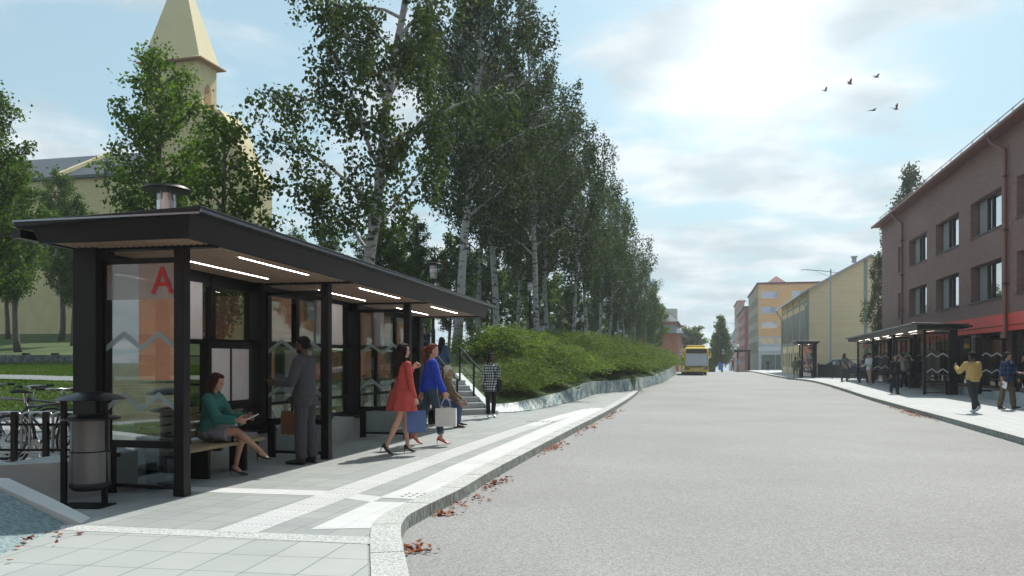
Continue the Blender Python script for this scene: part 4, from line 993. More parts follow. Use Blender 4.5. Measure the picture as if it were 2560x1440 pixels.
bprof = lambda t: (.75 + 1.1 * t) if t < .22 else max(.08, .99 * (1 - ((t - .22) / .80) ** 1.15) + .03)
bprof2 = lambda t: (.60 + 1.1 * t) if t < .35 else max(.2, .99 * (1 - ((t - .35) / .72) ** 2.2) + .05)
B1 = tree_data(11, 15.5, 3.9, 3.7, .155, .12, 20000, LEAF_BIRCH, m_birch, droop=1.1, up=.75, lean=(.135, 0), nb=30, twig=.6, profile=bprof)
B2 = tree_data(12, 20.5, 5.6, 4.1, .165, .135, 24000, LEAF_BIRCH, m_birch, droop=1.1, up=.8, lean=(.10, .0), nb=40, twig=.9, profile=bprof)
B3 = tree_data(13, 17.5, 5.0, 3.8, .135, .15, 15500, LEAF_BIRCH, m_birch, droop=1.2, up=.8, lean=(-.03, .02), nb=34, twig=1.1, profile=bprof2, wiggle=.45)
B4 = tree_data(14, 15.5, 4.6, 3.9, .135, .17, 11500, LEAF_BIRCH, m_birch, droop=1.2, up=.7, lean=(.06, 0), nb=30, twig=1.2, profile=bprof2, wiggle=.5)
plant('birch_tree', B1, 878, 21.5, 1.0, 0.0, 'closest tall white birch, leaning right above the bus shelter roof', group='birches along the park', z=.35)
plant('birch_tree', B2, 1140, 34, 1.0, .3, 'tall thick white birch standing left of the shrubs behind the stair rail', group='birches along the park')
plant('birch_tree', B2, 1245, 42, .98, 2.4, 'straight white birch behind the woman in the checked shirt', group='birches along the park')
plant('birch_tree', B2, 1345, 42, .88, 4.2, 'white birch with a bent thick trunk rising from the middle of the shrubs', group='birches along the park')
bl = [(1372, 50, B3, .96, 'birch close behind and right of the bent trunk'), (1438, 50, B3, .84, 'birch leaning left to right above the shrub gap'), (1466, 56, B4, .90, 'slim birch right beside the second park lamp pole'),
      (1497, 60, B3, .74, 'fourth birch from the right end of the shrub row, slightly tilted left'), (1523, 64, B4, .76, 'slim birch right of the tilted one, in front of the dark wood'), (1549, 68, B3, .61, 'birch in front of the low brick house'),
      (1562, 73, B4, .67, 'thin birch just left of the farthest park lamp'), (1583, 77, B3, .56, 'thin birch just right of the farthest park lamp'), (1611, 82, B4, .56, 'last slim white birch at the right end of the row')]
for i, (px, Y, d, s_, lab) in enumerate(bl): plant('birch_tree', d, px, Y, s_, 1.3 * i + .5, lab, group='birches along the park')
plant('birch_tree', B3, 1290, 52, .9, 3.3, 'shorter birch in the second line between two nearer birches', group='birches along the park')
plant('birch_tree', B4, 1190, 48, 1.0, 5.1, 'birch in the second line behind the stair rail', group='birches along the park')
# broadleaf park trees on the left
pprof = lambda t: (.6 + .9 * t) if t < .35 else max(.12, .92 * (1 - ((t - .35) / .68) ** 1.7) + .05)
P1 = tree_data(21, 9.9, 2.2, 2.6, .12, .115, 12500, LEAF_PARK, m_bark, droop=.0, up=.95, nb=40, profile=pprof, wiggle=.15)
P2 = tree_data(22, 6.9, 1.6, 1.5, .08, .115, 4600, LEAF_PARK, m_bark, droop=.0, up=.9, nb=26, profile=pprof, wiggle=.15)
P3 = tree_data(23, 10.0, 2.4, 2.5, .15, .13, 13000, LEAF_PARK, m_bark, droop=.1, up=1.0, nb=36, profile=pprof, wiggle=.3)
P4 = tree_data(24, 12.5, 2.2, 3.2, .16, .20, 15000, LEAF_DARK, m_bark, droop=.2, up=.9, nb=36, profile=pprof, wiggle=.3)
plant('park_tree', P1, 402, 24, 1.0, 0, 'tall upright broadleaf tree in front of the church tower', group='young park trees')
plant('park_tree', P2, 548, 19.0, 1.02, 1.2, 'small large-leaved tree right of the church tower, above the shelter roof', group='young park trees', z=.1)
plant('park_tree', P3, 152, 50, 1.0, 0, 'thick trunked tree on the lawn left of the shelter column', group='young park trees')
plant('park_tree', P3, 183, 45, .80, 2.0, 'slender tree partly hidden by the shelter column', group='young park trees')
plant('park_tree', P3, 46, 40, .92, 4.0, 'tree nearest the retaining wall at the left', group='young park trees')
plant('park_tree', P1, -28, 27.5, .98, 3.0, 'tree cut off by the left edge with its crown reaching highest there', group='young park trees')
plant('park_tree', P3, 20, 52, .85, 5.0, 'thin tree standing against the church wall at far left', group='young park trees')
plant('park_tree', P3, 735, 36, .56, 1.0, 'bright green tree behind the shelter roof between church and first birch', group='young park trees')
plant('park_tree', P3, 812, 40, .62, 2.6, 'bright green tree just left of the first birch trunk', group='young park trees')
plant('park_tree', P3, 950, 38, .66, 3.6, 'bright green tree right of the first birch trunk', group='young park trees')
plant('park_tree', P3, 1040, 44, .70, .6, 'bright green tree beside the first park lamp', group='young park trees')
# the wood behind the birches: separate trees, only their crowns and trunks show in gaps
wood = [(735, 66), (790, 80), (860, 60), (930, 72), (1000, 58), (1065, 70), (1120, 62), (1180, 78), (1235, 64), (1290, 74), (1340, 66), (1395, 80), (1440, 72), (1485, 84), (1525, 88), (1560, 92), (1590, 96), (1618, 98)]
ONES = ['first', 'second', 'third', 'fourth', 'fifth', 'sixth', 'seventh', 'eighth', 'ninth', 'tenth', 'eleventh', 'twelfth', 'thirteenth', 'fourteenth', 'fifteenth', 'sixteenth', 'seventeenth', 'eighteenth', 'nineteenth', 'twentieth']
ORD = ONES + [t + '-' + o for t in ('twenty', 'thirty', 'forty', 'fifty') for o in ONES[:9]]
WOODLAB = lambda i: 'dark broadleaf tree of the wood, ' + ORD[i] + ' counting from the church side'
for i, (px, Y) in enumerate(wood):
    plant('wood_tree', P4, px, Y, (.9 + .12 * math.sin(i * 2.1)) * (.72 if px < 1050 else (.80 if px < 1400 else .56)), i * 1.7, WOODLAB(i), group='dark trees of the wood behind the birches')
plant('park_tree', P4, 1638, 104, .80, 1.0, 'bushy olive green tree at the right end of the wood, beside the slate roofed building', group='street end trees', z=.2)
# trees down the street and beyond
C1 = tree_data(31, 9.2, 1.3, 2.1, .16, .26, 9000, LEAF_DARK, m_bark, up=.8, nb=34, profile=lambda t: 1.05 * (1 - t) ** .75 + .06, wiggle=.2)
plant('street_tree', C1, 1806, 138, 1.08, 0, 'dark green cone shaped tree in the middle of the street end', group='street end trees', z=-1.2)
plant('street_tree', C1, 1786, 150, .82, 2, 'smaller tree left of the dark cone shaped tree', group='street end trees', z=-1.2)
C2 = tree_data(32, 8.5, 1.8, 3.4, .18, .30, 6500, LEAF_PALE, m_bark, up=.7, nb=26, wiggle=.3)
plant('street_tree', C2, 1733, 150, 1.0, 1, 'pale green round tree behind the oncoming bus', group='street end trees', z=-1.2)
V1 = tree_data(33, 13, 1.5, 1.5, .14, .16, 9000, LEAF_BIRCH, m_bark, droop=1.2, up=.9, nb=34, twig=.9, profile=lambda t: 1.0 * (1 - t) ** .5 + .15, wiggle=.3)
plant('birch_tree', V1, 2192, 66, .74, 0, 'narrow drooping tree between the cream house and the brick building', group='trees behind the brick building', z=0, sz=.78)
plant('birch_tree', V1, 2226, 78, 1.15, 1, 'left of the three tree tops above the brick building roof', group='trees behind the brick building', z=0)
plant('birch_tree', V1, 2252, 78, 1.30, 2, 'middle of the three tree tops above the brick building roof', group='trees behind the brick building', z=0)
plant('birch_tree', V1, 2284, 78, 1.56, 3, 'tallest of the three tree tops above the brick building roof', group='trees behind the brick building', z=0)

# shrubs behind the stone wall
def shrub_data(seed, n=15000, w=2.2, h=1.7, leaf=.085):
    rnd = random.Random(seed); rng = np.random.default_rng(seed); mb = MB(); lines = []
    for k in range(150):
        a = rnd.uniform(0, 6.28); b = (rnd.uniform(-.5, .5), rnd.uniform(-.5, .5)); rr = w * rnd.uniform(.25, 1.08) * .62; hh = h * rnd.uniform(.55, 1.12) * (1 - .45 * (rr / (w * .66)) ** 2)
        pts = [Vector((b[0], b[1], 0)), Vector((b[0] + math.cos(a) * rr * .25, b[1] + math.sin(a) * rr * .25, hh * .65)), Vector((b[0] + math.cos(a) * rr * .6, b[1] + math.sin(a) * rr * .6, hh)), Vector((b[0] + math.cos(a) * rr * .9, b[1] + math.sin(a) * rr * .9, hh * .86)), Vector((b[0] + math.cos(a) * rr * 1.12, b[1] + math.sin(a) * rr * 1.12, hh * .52))]
        pts = [Vector(p) for p in smooth_line([tuple(p) for p in pts], 1)]
        if k % 2 == 0: mb.tube(pts, [.012 - .001 * i for i in range(len(pts))], 4, caps=False)
        lines.append(pts)
    idx = rng.integers(0, len(lines), n); P = np.zeros((n, 3)); u = rng.uniform(.18, 1, n)
    for i in range(n):
        p = lines[idx[i]]; m_ = len(p) - 1; k = min(m_ - 1, int(u[i] * m_)); q = p[k].lerp(p[k + 1], u[i] * m_ - k); P[i] = q
    me2 = leaf_mesh('foliage', P, leaf, LEAF_SHRUB, rng, droop=.5, aspect=.5, jitter=.10)
    me = bpy.data.meshes.new('stems'); me.from_pydata(mb.v, [], mb.f); me.materials.append(m_bark); me.update(); return me, me2
SH = [shrub_data(41), shrub_data(42), shrub_data(43)]
def plant_shrub(X, Y, s_, i, lab):
    r = empty('shrub', (X, Y, lawn_z(X, Y) - .05), i * 1.9, lab, 'shrub', 'shrubs behind the stone wall'); r.scale = (s_ * 1.2, s_ * 1.2, s_ * (.66 if Y < 32 else .74 if Y < 45 else .84))
    for nm, me in zip(('stems', 'foliage'), SH[i % 3]):
        o = bpy.data.objects.new(nm, me); sc.collection.objects.link(o); o.parent = r
rnd = random.Random(3); i = 0; Y = 25.3; cnt = [0, 0, 0]
while Y < 100:
    xe = interp(Y, XB); s_ = (.66 if Y < 27.5 else .82 if Y < 34 else .88) * (1 + rnd.uniform(-.32, .26)) * (1 if Y < 45 else 1.0)
    plant_shrub(xe - 1.05 * s_ - rnd.uniform(0, .3), Y, s_, i, 'leafy green shrub, ' + ORD[cnt[0]] + ' of the front row counting from the park steps'); i += 1; cnt[0] += 1
    if Y > 30: plant_shrub(xe - 2.9 * s_, Y + .6, s_ * 1.05, i, 'leafy green shrub, ' + ORD[cnt[1]] + ' of the middle row counting from the park steps'); i += 1; cnt[1] += 1
    if Y > 37: plant_shrub(xe - 4.7 * s_, Y + .2, s_ * .95, i, 'leafy green shrub, ' + ORD[cnt[2]] + ' of the rear row counting from the park steps'); i += 1; cnt[2] += 1
    Y += 1.95 * s_ * (1 if Y < 50 else 1.45)
# fallen leaves
def fallen():
    rng = np.random.default_rng(9); P = []
    for (px, py, n, sx, sy, z) in [(1024, 1376, 60, .05, .10, -.12), (1060, 1288, 55, .10, .05, -.12), (1095, 1276, 12, .1, .1, -.12), (1130, 1256, 30, .16, .16, -.12), (1160, 1246, 14, .2, .1, -.12), (1196, 1212, 90, .12, .28, -.12), (1222, 1204, 20, .1, .3, -.12), (1366, 1122, 90, .14, .5, -.12), (1384, 1116, 30, .2, .5, -.12), (1450, 1072, 60, .15, .7, -.12), (1508, 1040, 110, .2, .9, -.12), (1520, 1032, 40, .3, .9, -.12),
                              (2310, 1037, 180, .9, 1.2, -.12), (2280, 1028, 60, .6, 1.4, -.12), (2085, 972, 60, .4, 2.2, -.12), (60, 1352, 34, .17, .14, 0), (120, 1338, 9, .12, .08, 0), (20, 1365, 16, .12, .12, 0), (5, 1415, 6, .1, .05, 0)]:
        x, y = G(px, py, z)
        for k in range(int(n * .55)):
            qx, qy = x + rng.normal(0, sx), y + rng.normal(0, sy)
            if z < 0:
                if px < 1800: qx = interp(qy, [(b_, a_) for a_, b_ in Ks]) + .04 + abs(rng.normal(0, .13))
                else: qx = interp(qy, [(b_, a_) for a_, b_ in RK[::-1]]) - .05 - abs(rng.normal(0, .16))
            P.append((qx, qy, z + .02 + abs(rng.normal(0, .012))))
    P = np.array(P); n = len(P); s = rng.uniform(.035, .075, n)[:, None] * np.where(P[:, 1:2] > 15, 1.3, 1)
    d = rng.normal(0, 1, (n, 3)); d[:, 2] *= .3; d /= np.linalg.norm(d, axis=1)[:, None]; a = np.cross(d, [0, 0, 1.]) + rng.normal(0, .25, (n, 3)); nn = np.cross(d, a)
    v = np.stack([P - d * s * .5, P + (a * .42 + nn * .22) * s, P + d * s * .6, P + (-a * .42 + nn * .22) * s], 1).reshape(-1, 3); v[:, 2] = np.maximum(v[:, 2], np.repeat(P[:, 2], 4) - .017)
    me = tri_mesh('fallen_leaves', v, 4); me.materials.append(leafmat('fallen_leaf', (.10, .015, .012), (.32, .09, .02), .15, .6))
    o = bpy.data.objects.new('fallen_leaves', me); sc.collection.objects.link(o); tag(o, 'dry red brown fallen leaves along the kerb', 'leaves', kind='stuff')
fallen()
# ------------------------------------------------------------------ people
from mathutils import noise as mnoise
def V(*a): return Vector(a)
TMP = bpy.data.scenes.new('workbench')
def blend_mesh(mb, voxel, smooth_it=2, wrinkle=0.0, wscale=9.0, seed=0):
    me = bpy.data.meshes.new('t'); me.from_pydata([tuple(v) for v in mb.v], [], mb.f); me.update()
    o = bpy.data.objects.new('t', me); TMP.collection.objects.link(o)
    md = o.modifiers.new('r', 'REMESH'); md.mode = 'VOXEL'; md.voxel_size = voxel; md.use_smooth_shade = True
    sm = o.modifiers.new('s', 'SMOOTH'); sm.iterations = smooth_it; sm.factor = .5
    with bpy.context.temp_override(scene=TMP, view_layer=TMP.view_layers[0]): dg = bpy.context.evaluated_depsgraph_get()
    ev = o.evaluated_get(dg); m2 = bpy.data.meshes.new_from_object(ev)
    bpy.data.objects.remove(o); bpy.data.meshes.remove(me)
    if wrinkle:
        n = len(m2.vertices); co = np.empty(n * 3, dtype=np.float32); no = np.empty(n * 3, dtype=np.float32)
        m2.vertices.foreach_get('co', co); m2.vertices.foreach_get('normal', no); cl = co.reshape(-1, 3).tolist()
        ks = np.array([mnoise.noise(V(x * wscale + seed, y * wscale, z_ * wscale * .55)) + .5 * mnoise.noise(V(x * wscale * 2.3, y * wscale * 2.3 + seed, z_ * wscale * 1.6)) for x, y, z_ in cl], dtype=np.float32)
        co = (co.reshape(-1, 3) + no.reshape(-1, 3) * ks[:, None] * wrinkle).ravel(); m2.vertices.foreach_set('co', co); m2.update()
    m2.polygons.foreach_set('use_smooth', [True] * len(m2.polygons)); m2.materials.clear(); return m2
def ell(c, ax, ay, rx, ry, n=14):
    return [c + ax * (math.cos(2 * math.pi * k / n) * rx) + ay * (math.sin(2 * math.pi * k / n) * ry) for k in range(n)]
def limb(mb, p0, p1, rs, grow=0.0, n=12, sph=True, t0=0.0, t1=1.0):
    """rs: list of (t, radius)"""
    d = (p1 - p0); L_ = d.length; d.normalize(); a = d.orthogonal().normalized(); b = d.cross(a)
    def rad(t): return interp(t, rs) + grow
    ts = sorted({t0, t1} | {t for t, _ in rs if t0 < t < t1}); mb.loft([ell(p0 + d * L_ * t, a, b, rad(t), rad(t), n) for t in ts])
    if sph: mb.sphere(p0 + d * L_ * t0, rad(t0) * .995, 8)
    if sph and t1 == 1.0: mb.sphere(p1, rad(t1) * .995, 8)
SKIN = {}
def skinmat(k):
    cols = {'light': (.55, .33, .24), 'tan': (.42, .24, .16), 'dark': (.075, .038, .024), 'brown': (.13, .066, .04)}
    return mat('skin_' + k, cols[k], .5, var=.06, vs=14)
def cloth(name, col, **k):
    kk = dict(rough=.85, var=.10, vs=16, bump=.35, bs=220); kk.update(k); return mat('cloth_' + name, col, **kk)
def checkmat(name, c1, c2, c3, s):
    m = bpy.data.materials.new(name); m.use_nodes = True; nt = m.node_tree; N = nt.nodes.new; L = nt.links.new; b = nt.nodes['Principled BSDF']; b.inputs['Roughness'].default_value = .85
    tc = N('ShaderNodeTexCoord'); sp = N('ShaderNodeSeparateXYZ'); L(tc.outputs['Object'], sp.inputs[0])
    ad = N('ShaderNodeMath'); ad.operation = 'ADD'; L(sp.outputs[0], ad.inputs[0]); L(sp.outputs[1], ad.inputs[1])
    fs = []
    for src in (ad.outputs[0], sp.outputs[2]):
        a = N('ShaderNodeMath'); a.operation = 'MULTIPLY'; L(src, a.inputs[0]); a.inputs[1].default_value = 1 / s
        f = N('ShaderNodeMath'); f.operation = 'PINGPONG'; L(a.outputs[0], f.inputs[0]); f.inputs[1].default_value = 1
        g = N('ShaderNodeMath'); g.operation = 'GREATER_THAN'; L(f.outputs[0], g.inputs[0]); g.inputs[1].default_value = .5; fs.append(g.outputs[0])
    su = N('ShaderNodeMath'); su.operation = 'ADD'; L(fs[0], su.inputs[0]); L(fs[1], su.inputs[1]); dv = N('ShaderNodeMath'); dv.operation = 'DIVIDE'; L(su.outputs[0], dv.inputs[0]); dv.inputs[1].default_value = 2
    cr = N('ShaderNodeValToRGB'); cr.color_ramp.interpolation = 'CONSTANT'; L(dv.outputs[0], cr.inputs[0]); e = cr.color_ramp.elements
    e[0].color = (*c1, 1); e[1].position = .9; e[1].color = (*c3, 1); q = e.new(.4); q.color = (*c2, 1)
    L(cr.outputs[0], b.inputs['Base Color']); MATS[name] = m; return m

def hand_mesh(mb, W, d, s, n, H, curl=.35, point=False, side=1):
    """W wrist, d along the hand, s towards the thumb, n palm normal"""
    pl = .052 * H; pw = .021 * H
    mb.loft([ell(W - d * .012 * H, s, n, .0165 * H, .013 * H, 10), ell(W + d * .012 * H, s, n, .0185 * H, .0125 * H, 10), ell(W + d * .032 * H, s, n, pw * 1.08, .0125 * H, 10), ell(W + d * pl, s, n, pw * 1.02, .0105 * H, 10), ell(W + d * (pl + .004 * H), s, n, pw * .8, .006 * H, 10)])
    lens = (.043, .049, .046, .036)
    for i in range(4):
        off = (1.5 - i) * .0112 * H; b = W + d * (pl - .003 * H) + s * off; L_ = lens[i] * H; c = curl
        if point and i == 0: c = .03
        elif point: c = 1.25
        pts = [b]; ang = 0; q = b.copy(); spread = s * ((1.5 - i) * .06)
        for seg, fr in enumerate((.45, .31, .24)):
            ang += c * (.8, 1.0, .7)[seg]; dd = (d * math.cos(ang) + n * math.sin(ang) + spread).normalized(); q = q + dd * L_ * fr; pts.append(q.copy())
        mb.tube(pts, [.0054 * H, .0051 * H, .0046 * H, .0034 * H], 8)
    b = W + d * .014 * H + s * .015 * H; t1 = (d * .62 + s * .68 + n * .35).normalized(); t2 = (d * .9 + s * .2 + n * .35).normalized()
    mb.tube([b, b + t1 * .024 * H, b + t1 * .024 * H + t2 * .020 * H, b + t1 * .024 * H + t2 * .034 * H], [.0085 * H, .0072 * H, .0058 * H, .004 * H], 8)

def person(X, Y, face, H=1.75, z=0.0, label='', female=False, skin='light', hair=('short', (.03, .02, .015)), lean=3, side_lean=0, armL=(5, 6, 12), armR=(5, 6, 12), legL=(6, 2, 6), legR=(-6, 2, 4), footL=0, footR=0,
           top=None, bottom=None, shoes=('flat', (.02, .02, .02)), head=(0, 0), detail=1, group=None, curlL=.4, curlR=.4, pointL=False, build_=1.0, beard=False, extra=None, twist=0, seat=None):
    """face: heading in degrees, 0 = world +X. top=(style,color,..) styles: shirt, tshirt, jacket, dress ; bottom: trousers, jeans, shorts, skirt"""
    vox = {2: .0075, 1: .013, 0: .028}[detail]
    root = empty('person', (X, Y, z), R(face), label, 'person', group)
    h = H; w = build_ * (1.0 if not female else .93)
    # --- skeleton
    hip0 = V(0, 0, 0); sp = V(math.sin(R(lean)), math.sin(R(side_lean)), math.cos(R(lean))).normalized(); ry = Matrix.Rotation(R(twist), 3, sp)
    fwd = (V(1, 0, 0) - sp * sp.x).normalized(); fwd = ry @ fwd; lat = sp.cross(fwd)      # lat = left
    J = {}; seatless = seat is None
    J['sh'] = sp * .283 * h; shw = (.100 if not female else .084) * h * (.5 + .5 * build_)
    hw_ = (.050 if not female else .052) * h
    for sd_, q, leg, ft in ((1, 'L', legL, footL), (-1, 'R', legR, footR)):
        f, a, k = leg[:3]; yaw = leg[3] if len(leg) > 3 else 0
        hp = V(0, sd_ * hw_, 0); dv = V(math.sin(R(f)) * math.cos(R(a)), sd_ * math.sin(R(a)), -math.cos(R(f)) * math.cos(R(a)))
        kn = hp + dv * .245 * h; g = f - k; sv = V(math.sin(R(g)) * math.cos(R(a * .3 + yaw)), sd_ * math.sin(R(a * .3)) + math.sin(R(yaw)), -math.cos(R(g))).normalized(); an = kn + sv * .246 * h
        J['hip' + q] = hp; J['knee' + q] = kn; J['ank' + q] = an
        heel = shoes[0] == 'heel'; fy = R(6 * sd_ + yaw * .6); ff = V(math.cos(fy), math.sin(fy), 0); up = V(0, 0, 1); pit = R(ft + (30 if heel else 0))
        fd = ff * math.cos(pit) - up * math.sin(pit); fu = ff * math.sin(pit) + up * math.cos(pit)
        J['f' + q] = (fd, fu, ff if (heel and abs(ft) < 8) else (fd if ft >= 0 or heel else fd), V(0, 0, 1))
        he = an - fd * .026 * h - fu * .036 * h; ball = an + fd * (.074 * h if not heel else .066 * h) - fu * .034 * h; toe_d = (ff if ft >= 0 else fd) if not heel else (ff * math.cos(R(ft)) - up * math.sin(R(ft)))
        toe = ball + toe_d * .036 * h; J['heel' + q] = he; J['ball' + q] = ball; J['toe' + q] = toe; J['td' + q] = toe_d
    low = min(min(J[a + q].z for a in ('heel', 'ball', 'toe')) for q in 'LR') - .010 * h
    off = V(0, 0, -low)
    for k_ in list(J):
        if isinstance(J[k_], Vector) and not k_.startswith('td'): J[k_] = J[k_] + off
    P = off.copy()
    S = lambda t: P + sp * t * h
    for sd_, q, arm in ((1, 'L', armL), (-1, 'R', armR)):
        f, a, e = arm[:3]; inn = arm[3] if len(arm) > 3 else 0
        shp = S(.266) + lat * sd_ * shw
        base = V(math.sin(R(f)) * math.cos(R(a)), sd_ * math.sin(R(a)), -math.cos(R(f)) * math.cos(R(a)))
        el_ = shp + base * .172 * h
        g = f + e; fv = V(math.sin(R(g)) * math.cos(R(inn)), sd_ * math.sin(R(a * .6)) * abs(math.cos(R(g))) - sd_ * math.sin(R(inn)), -math.cos(R(g)) * math.cos(R(inn) * .5)).normalized()
        wr = el_ + fv * .148 * h; J['sho' + q] = shp; J['elb' + q] = el_; J['wri' + q] = wr; J['fv' + q] = fv
    hy, hn = head; nk = S(.295); nt_ = nk + (sp * .6 + V(math.sin(R(lean * .3 + 6)), 0, 1)).normalized() * .05 * h
    HM = (Matrix.Rotation(R(hy), 3, 'Z') @ Matrix.Rotation(R(hn), 3, 'Y')); HC = nt_ + V(.008 * h, 0, .042 * h) + V(math.sin(R(hn)) * .02 * h, 0, 0)
    hp_ = lambda x, y, zz: HC + HM @ V(x * h, y * h, zz * h)
    J['head'] = HC
    # --- body (one continuous surface)
    sm = skinmat(skin); mb = MB(); g0 = 0
    if female: TR = [(-.045, .060, .045), (-.02, .094, .062), (.02, .096, .066), (.06, .086, .060), (.115, .066, .050), (.165, .074, .056), (.215, .084, .066), (.250, .084, .054), (.270, .068, .042), (.285, .044, .036), (.30, .029, .032)]
    else: TR = [(-.045, .060, .048), (-.02, .090, .062), (.02, .090, .064), (.06, .086, .062), (.115, .080, .060), (.165, .088, .062), (.215, .100, .068), (.250, .098, .060), (.271, .082, .046), (.287, .054, .040), (.302, .034, .036)]
    def torso(mb, gr, t0=-1, t1=1, n=18, bust=True):
        rows = [r for r in TR if t0 <= r[0] <= t1]
        if t0 > -1 and rows[0][0] > t0 + .004: rows = [(t0, interp(t0, [(r[0], r[1]) for r in TR]), interp(t0, [(r[0], r[2]) for r in TR]))] + rows
        mb.loft([ell(S(t) + fwd * (.006 * h if female and .19 < t < .24 else 0), lat, fwd, (a * w + gr) * h, (b * w + gr) * h, n) for t, a, b in rows])
    torso(mb, 0)
    thigh = [(0, .050 * w * h), (.5, .043 * w * h), (1, .031 * w * h)]; calf = [(0, .031 * w * h), (.28, .0325 * w * h), (.6, .024 * w * h), (1, .0185 * w * h)]
    uarm = [(0, .030 * w * h), (.4, .027 * w * h), (1, .0215 * w * h)]; farm = [(0, .0215 * w * h), (.3, .0225 * w * h), (1, .0145 * w * h)]
    for q in 'LR':
        limb(mb, J['hip' + q], J['knee' + q], thigh); limb(mb, J['knee' + q], J['ank' + q], calf)
        limb(mb, J['sho' + q] - V(0, 0, .004 * h), J['elb' + q], uarm); limb(mb, J['elb' + q], J['wri' + q], farm)
        fd, fu = J['f' + q][:2]; sdv = fd.cross(fu)
        mb.loft([ell(J['heel' + q] + fu * .012 * h, sdv, fu, .014 * h, .012 * h, 10), ell(J['heel' + q] + fd * .02 * h + fu * .02 * h, sdv, fu, .018 * h, .022 * h, 10), ell(J['ball' + q] - fd * .03 * h + fu * .018 * h, sdv, fu, .020 * h, .018 * h, 10), ell(J['ball' + q] + fu * .008 * h, sdv, fu, .023 * h, .011 * h, 10), ell(J['toe' + q] + J['td' + q] * -.004 * h + V(0, 0, .006 * h), sdv, fu, .015 * h, .006 * h, 10)])
    limb(mb, nk - sp * .01 * h, nt_ + V(0, 0, .02 * h), [(0, (.033 if not female else .027) * h), (1, (.030 if not female else .025) * h)], sph=False)
    for c, r in (((-.004, 0, .022), (.055, .0435, .045)), ((.012, 0, -.016), (.038, .035, .046)), ((.028, 0, -.046), (.018, .018, .016)), ((.050, 0, -.012), (.0085, .006, .013)), ((.046, 0, .004), (.008, .026, .006))):
        mb.sphere(hp_(*c), h, 10, r, HM)
    for sd_ in (1, -1): mb.sphere(hp_(-.002, sd_ * .0425, -.010), h, 6, (.010, .005, .015), HM)
    bm_ = blend_mesh(mb, vox, 3)
    # hands and eyes join the same mesh
    hb = MB()
    if detail:
        for sd_, q, curl in ((1, 'L', curlL), (-1, 'R', curlR)):
            d = J['fv' + q]; ref = V(1, 0, 0) if abs(d.x) < .75 else V(0, 0, 1); s_ = (ref - d * d.dot(ref)).normalized(); n_ = s_.cross(d) * (1 if sd_ > 0 else -1)
            # palm faces the body when the arm hangs
            inward = V(0, -sd_, 0)
            if abs(d.x) < .75 and n_.dot(inward) < 0: n_ = -n_
            if abs(d.x) >= .75: n_ = V(0, -sd_, 0) - d * d.dot(V(0, -sd_, 0)); n_.normalize()
            hand_mesh(hb, J['wri' + q], d, s_, n_, h, curl, point=(pointL and q == 'L'), side=sd_)
    else:
        for q in 'LR': hb.sphere(J['wri' + q] + J['fv' + q] * .04 * h, h, 6, (.02, .015, .035))
    n0 = len(hb.f)
    eb = MB()
    for sd_ in (1, -1): eb.sphere(hp_(.0455, sd_ * .0175, -.002), h, 6, (.0035, .0075, .0035), HM)
    e1 = len(eb.f); 
    for sd_ in (1, -1): eb.sphere(hp_(.0485, sd_ * .018, .0085), h, 6, (.003, .011, .0022), HM)
    e2 = len(eb.f); eb.sphere(hp_(.0465, 0, -.0345), h, 6, (.0045, .013, .0035), HM); e3 = len(eb.f)
    vs = [tuple(v.co) for v in bm_.vertices]; fs = [tuple(p.vertices) for p in bm_.polygons]; nb_ = len(fs)
    o0 = len(vs); vs += [tuple(v) for v in hb.v]; fs += [tuple(i + o0 for i in f) for f in hb.f]
    o0 = len(vs); vs += [tuple(v) for v in eb.v]; fs += [tuple(i + o0 for i in f) for f in eb.f]
    me = bpy.data.meshes.new('body'); me.from_pydata(vs, [], fs); me.materials.append(sm); me.materials.append(mat('eye_dark', (.015, .012, .010), .3, var=0)); me.materials.append(mat('lips_' + skin, tuple(c * .7 for c in ((.40, .14, .12) if skin in ('light', 'tan') else (.10, .04, .035))), .5, var=0))
    mi = [0] * (nb_ + n0) + [1] * e2 + [2] * (e3 - e2); me.polygons.foreach_set('material_index', mi); me.polygons.foreach_set('use_smooth', [True] * len(fs)); me.update()
    ob = bpy.data.objects.new('body', me); sc.collection.objects.link(ob); ob.parent = root
    def part(name, mb_, m, wr=0.0, ws=9, vx=None, sit=2):
        me_ = blend_mesh(mb_, vx or vox, sit, wr, ws, seed=X * 3.1); me_.name = name; me_.materials.append(m); o = bpy.data.objects.new(name, me_); sc.collection.objects.link(o); o.parent = root; return o
    # --- hair
    style, hc = hair[0], hair[1]; hm_ = mat('hair_%02d%02d%02d' % tuple(int(c * 99) for c in hc), hc, .75, spec=.2, var=.35, vs=40, bump=.7, bs=90, stretch=(1, 1, .25))
    hb = MB()
    if style != 'bald':
        hb.sphere(hp_(-.012, 0, .030), h, 10, (.0535, .0485, .046), HM); hb.sphere(hp_(-.024, 0, .008), h, 10, (.040, .0465, .045), HM)
        hb.sphere(hp_(.012, 0, .050), h, 8, (.036, .036, .022), HM)
    if style == 'big': hb.sphere(hp_(-.01, 0, .042), h, 10, (.058, .052, .046), HM)
    if style == 'long':
        bk = [hp_(-.035, 0, .02), hp_(-.045, 0, -.03), HC + V(-.050 * h, 0, -.085 * h), S(.235) - fwd * .072 * h, S(.150) - fwd * .075 * h]
        wd = [(.045, .03), (.050, .034), (.056, .032), (.052, .026), (.030, .014)]
        hb.loft([ell(c, lat, fwd, a * h, b * h, 14) for c, (a, b) in zip(bk, wd)])
        for sd_ in (1, -1): hb.tube([hp_(.018, sd_ * .040, .035), hp_(.008, sd_ * .050, -.01), hp_(-.005, sd_ * .050, -.055), S(.25) + lat * sd_ * .055 * h + fwd * .03 * h, S(.19) + lat * sd_ * .05 * h + fwd * .055 * h], [.012 * h, .017 * h, .018 * h, .016 * h, .006 * h], 8)
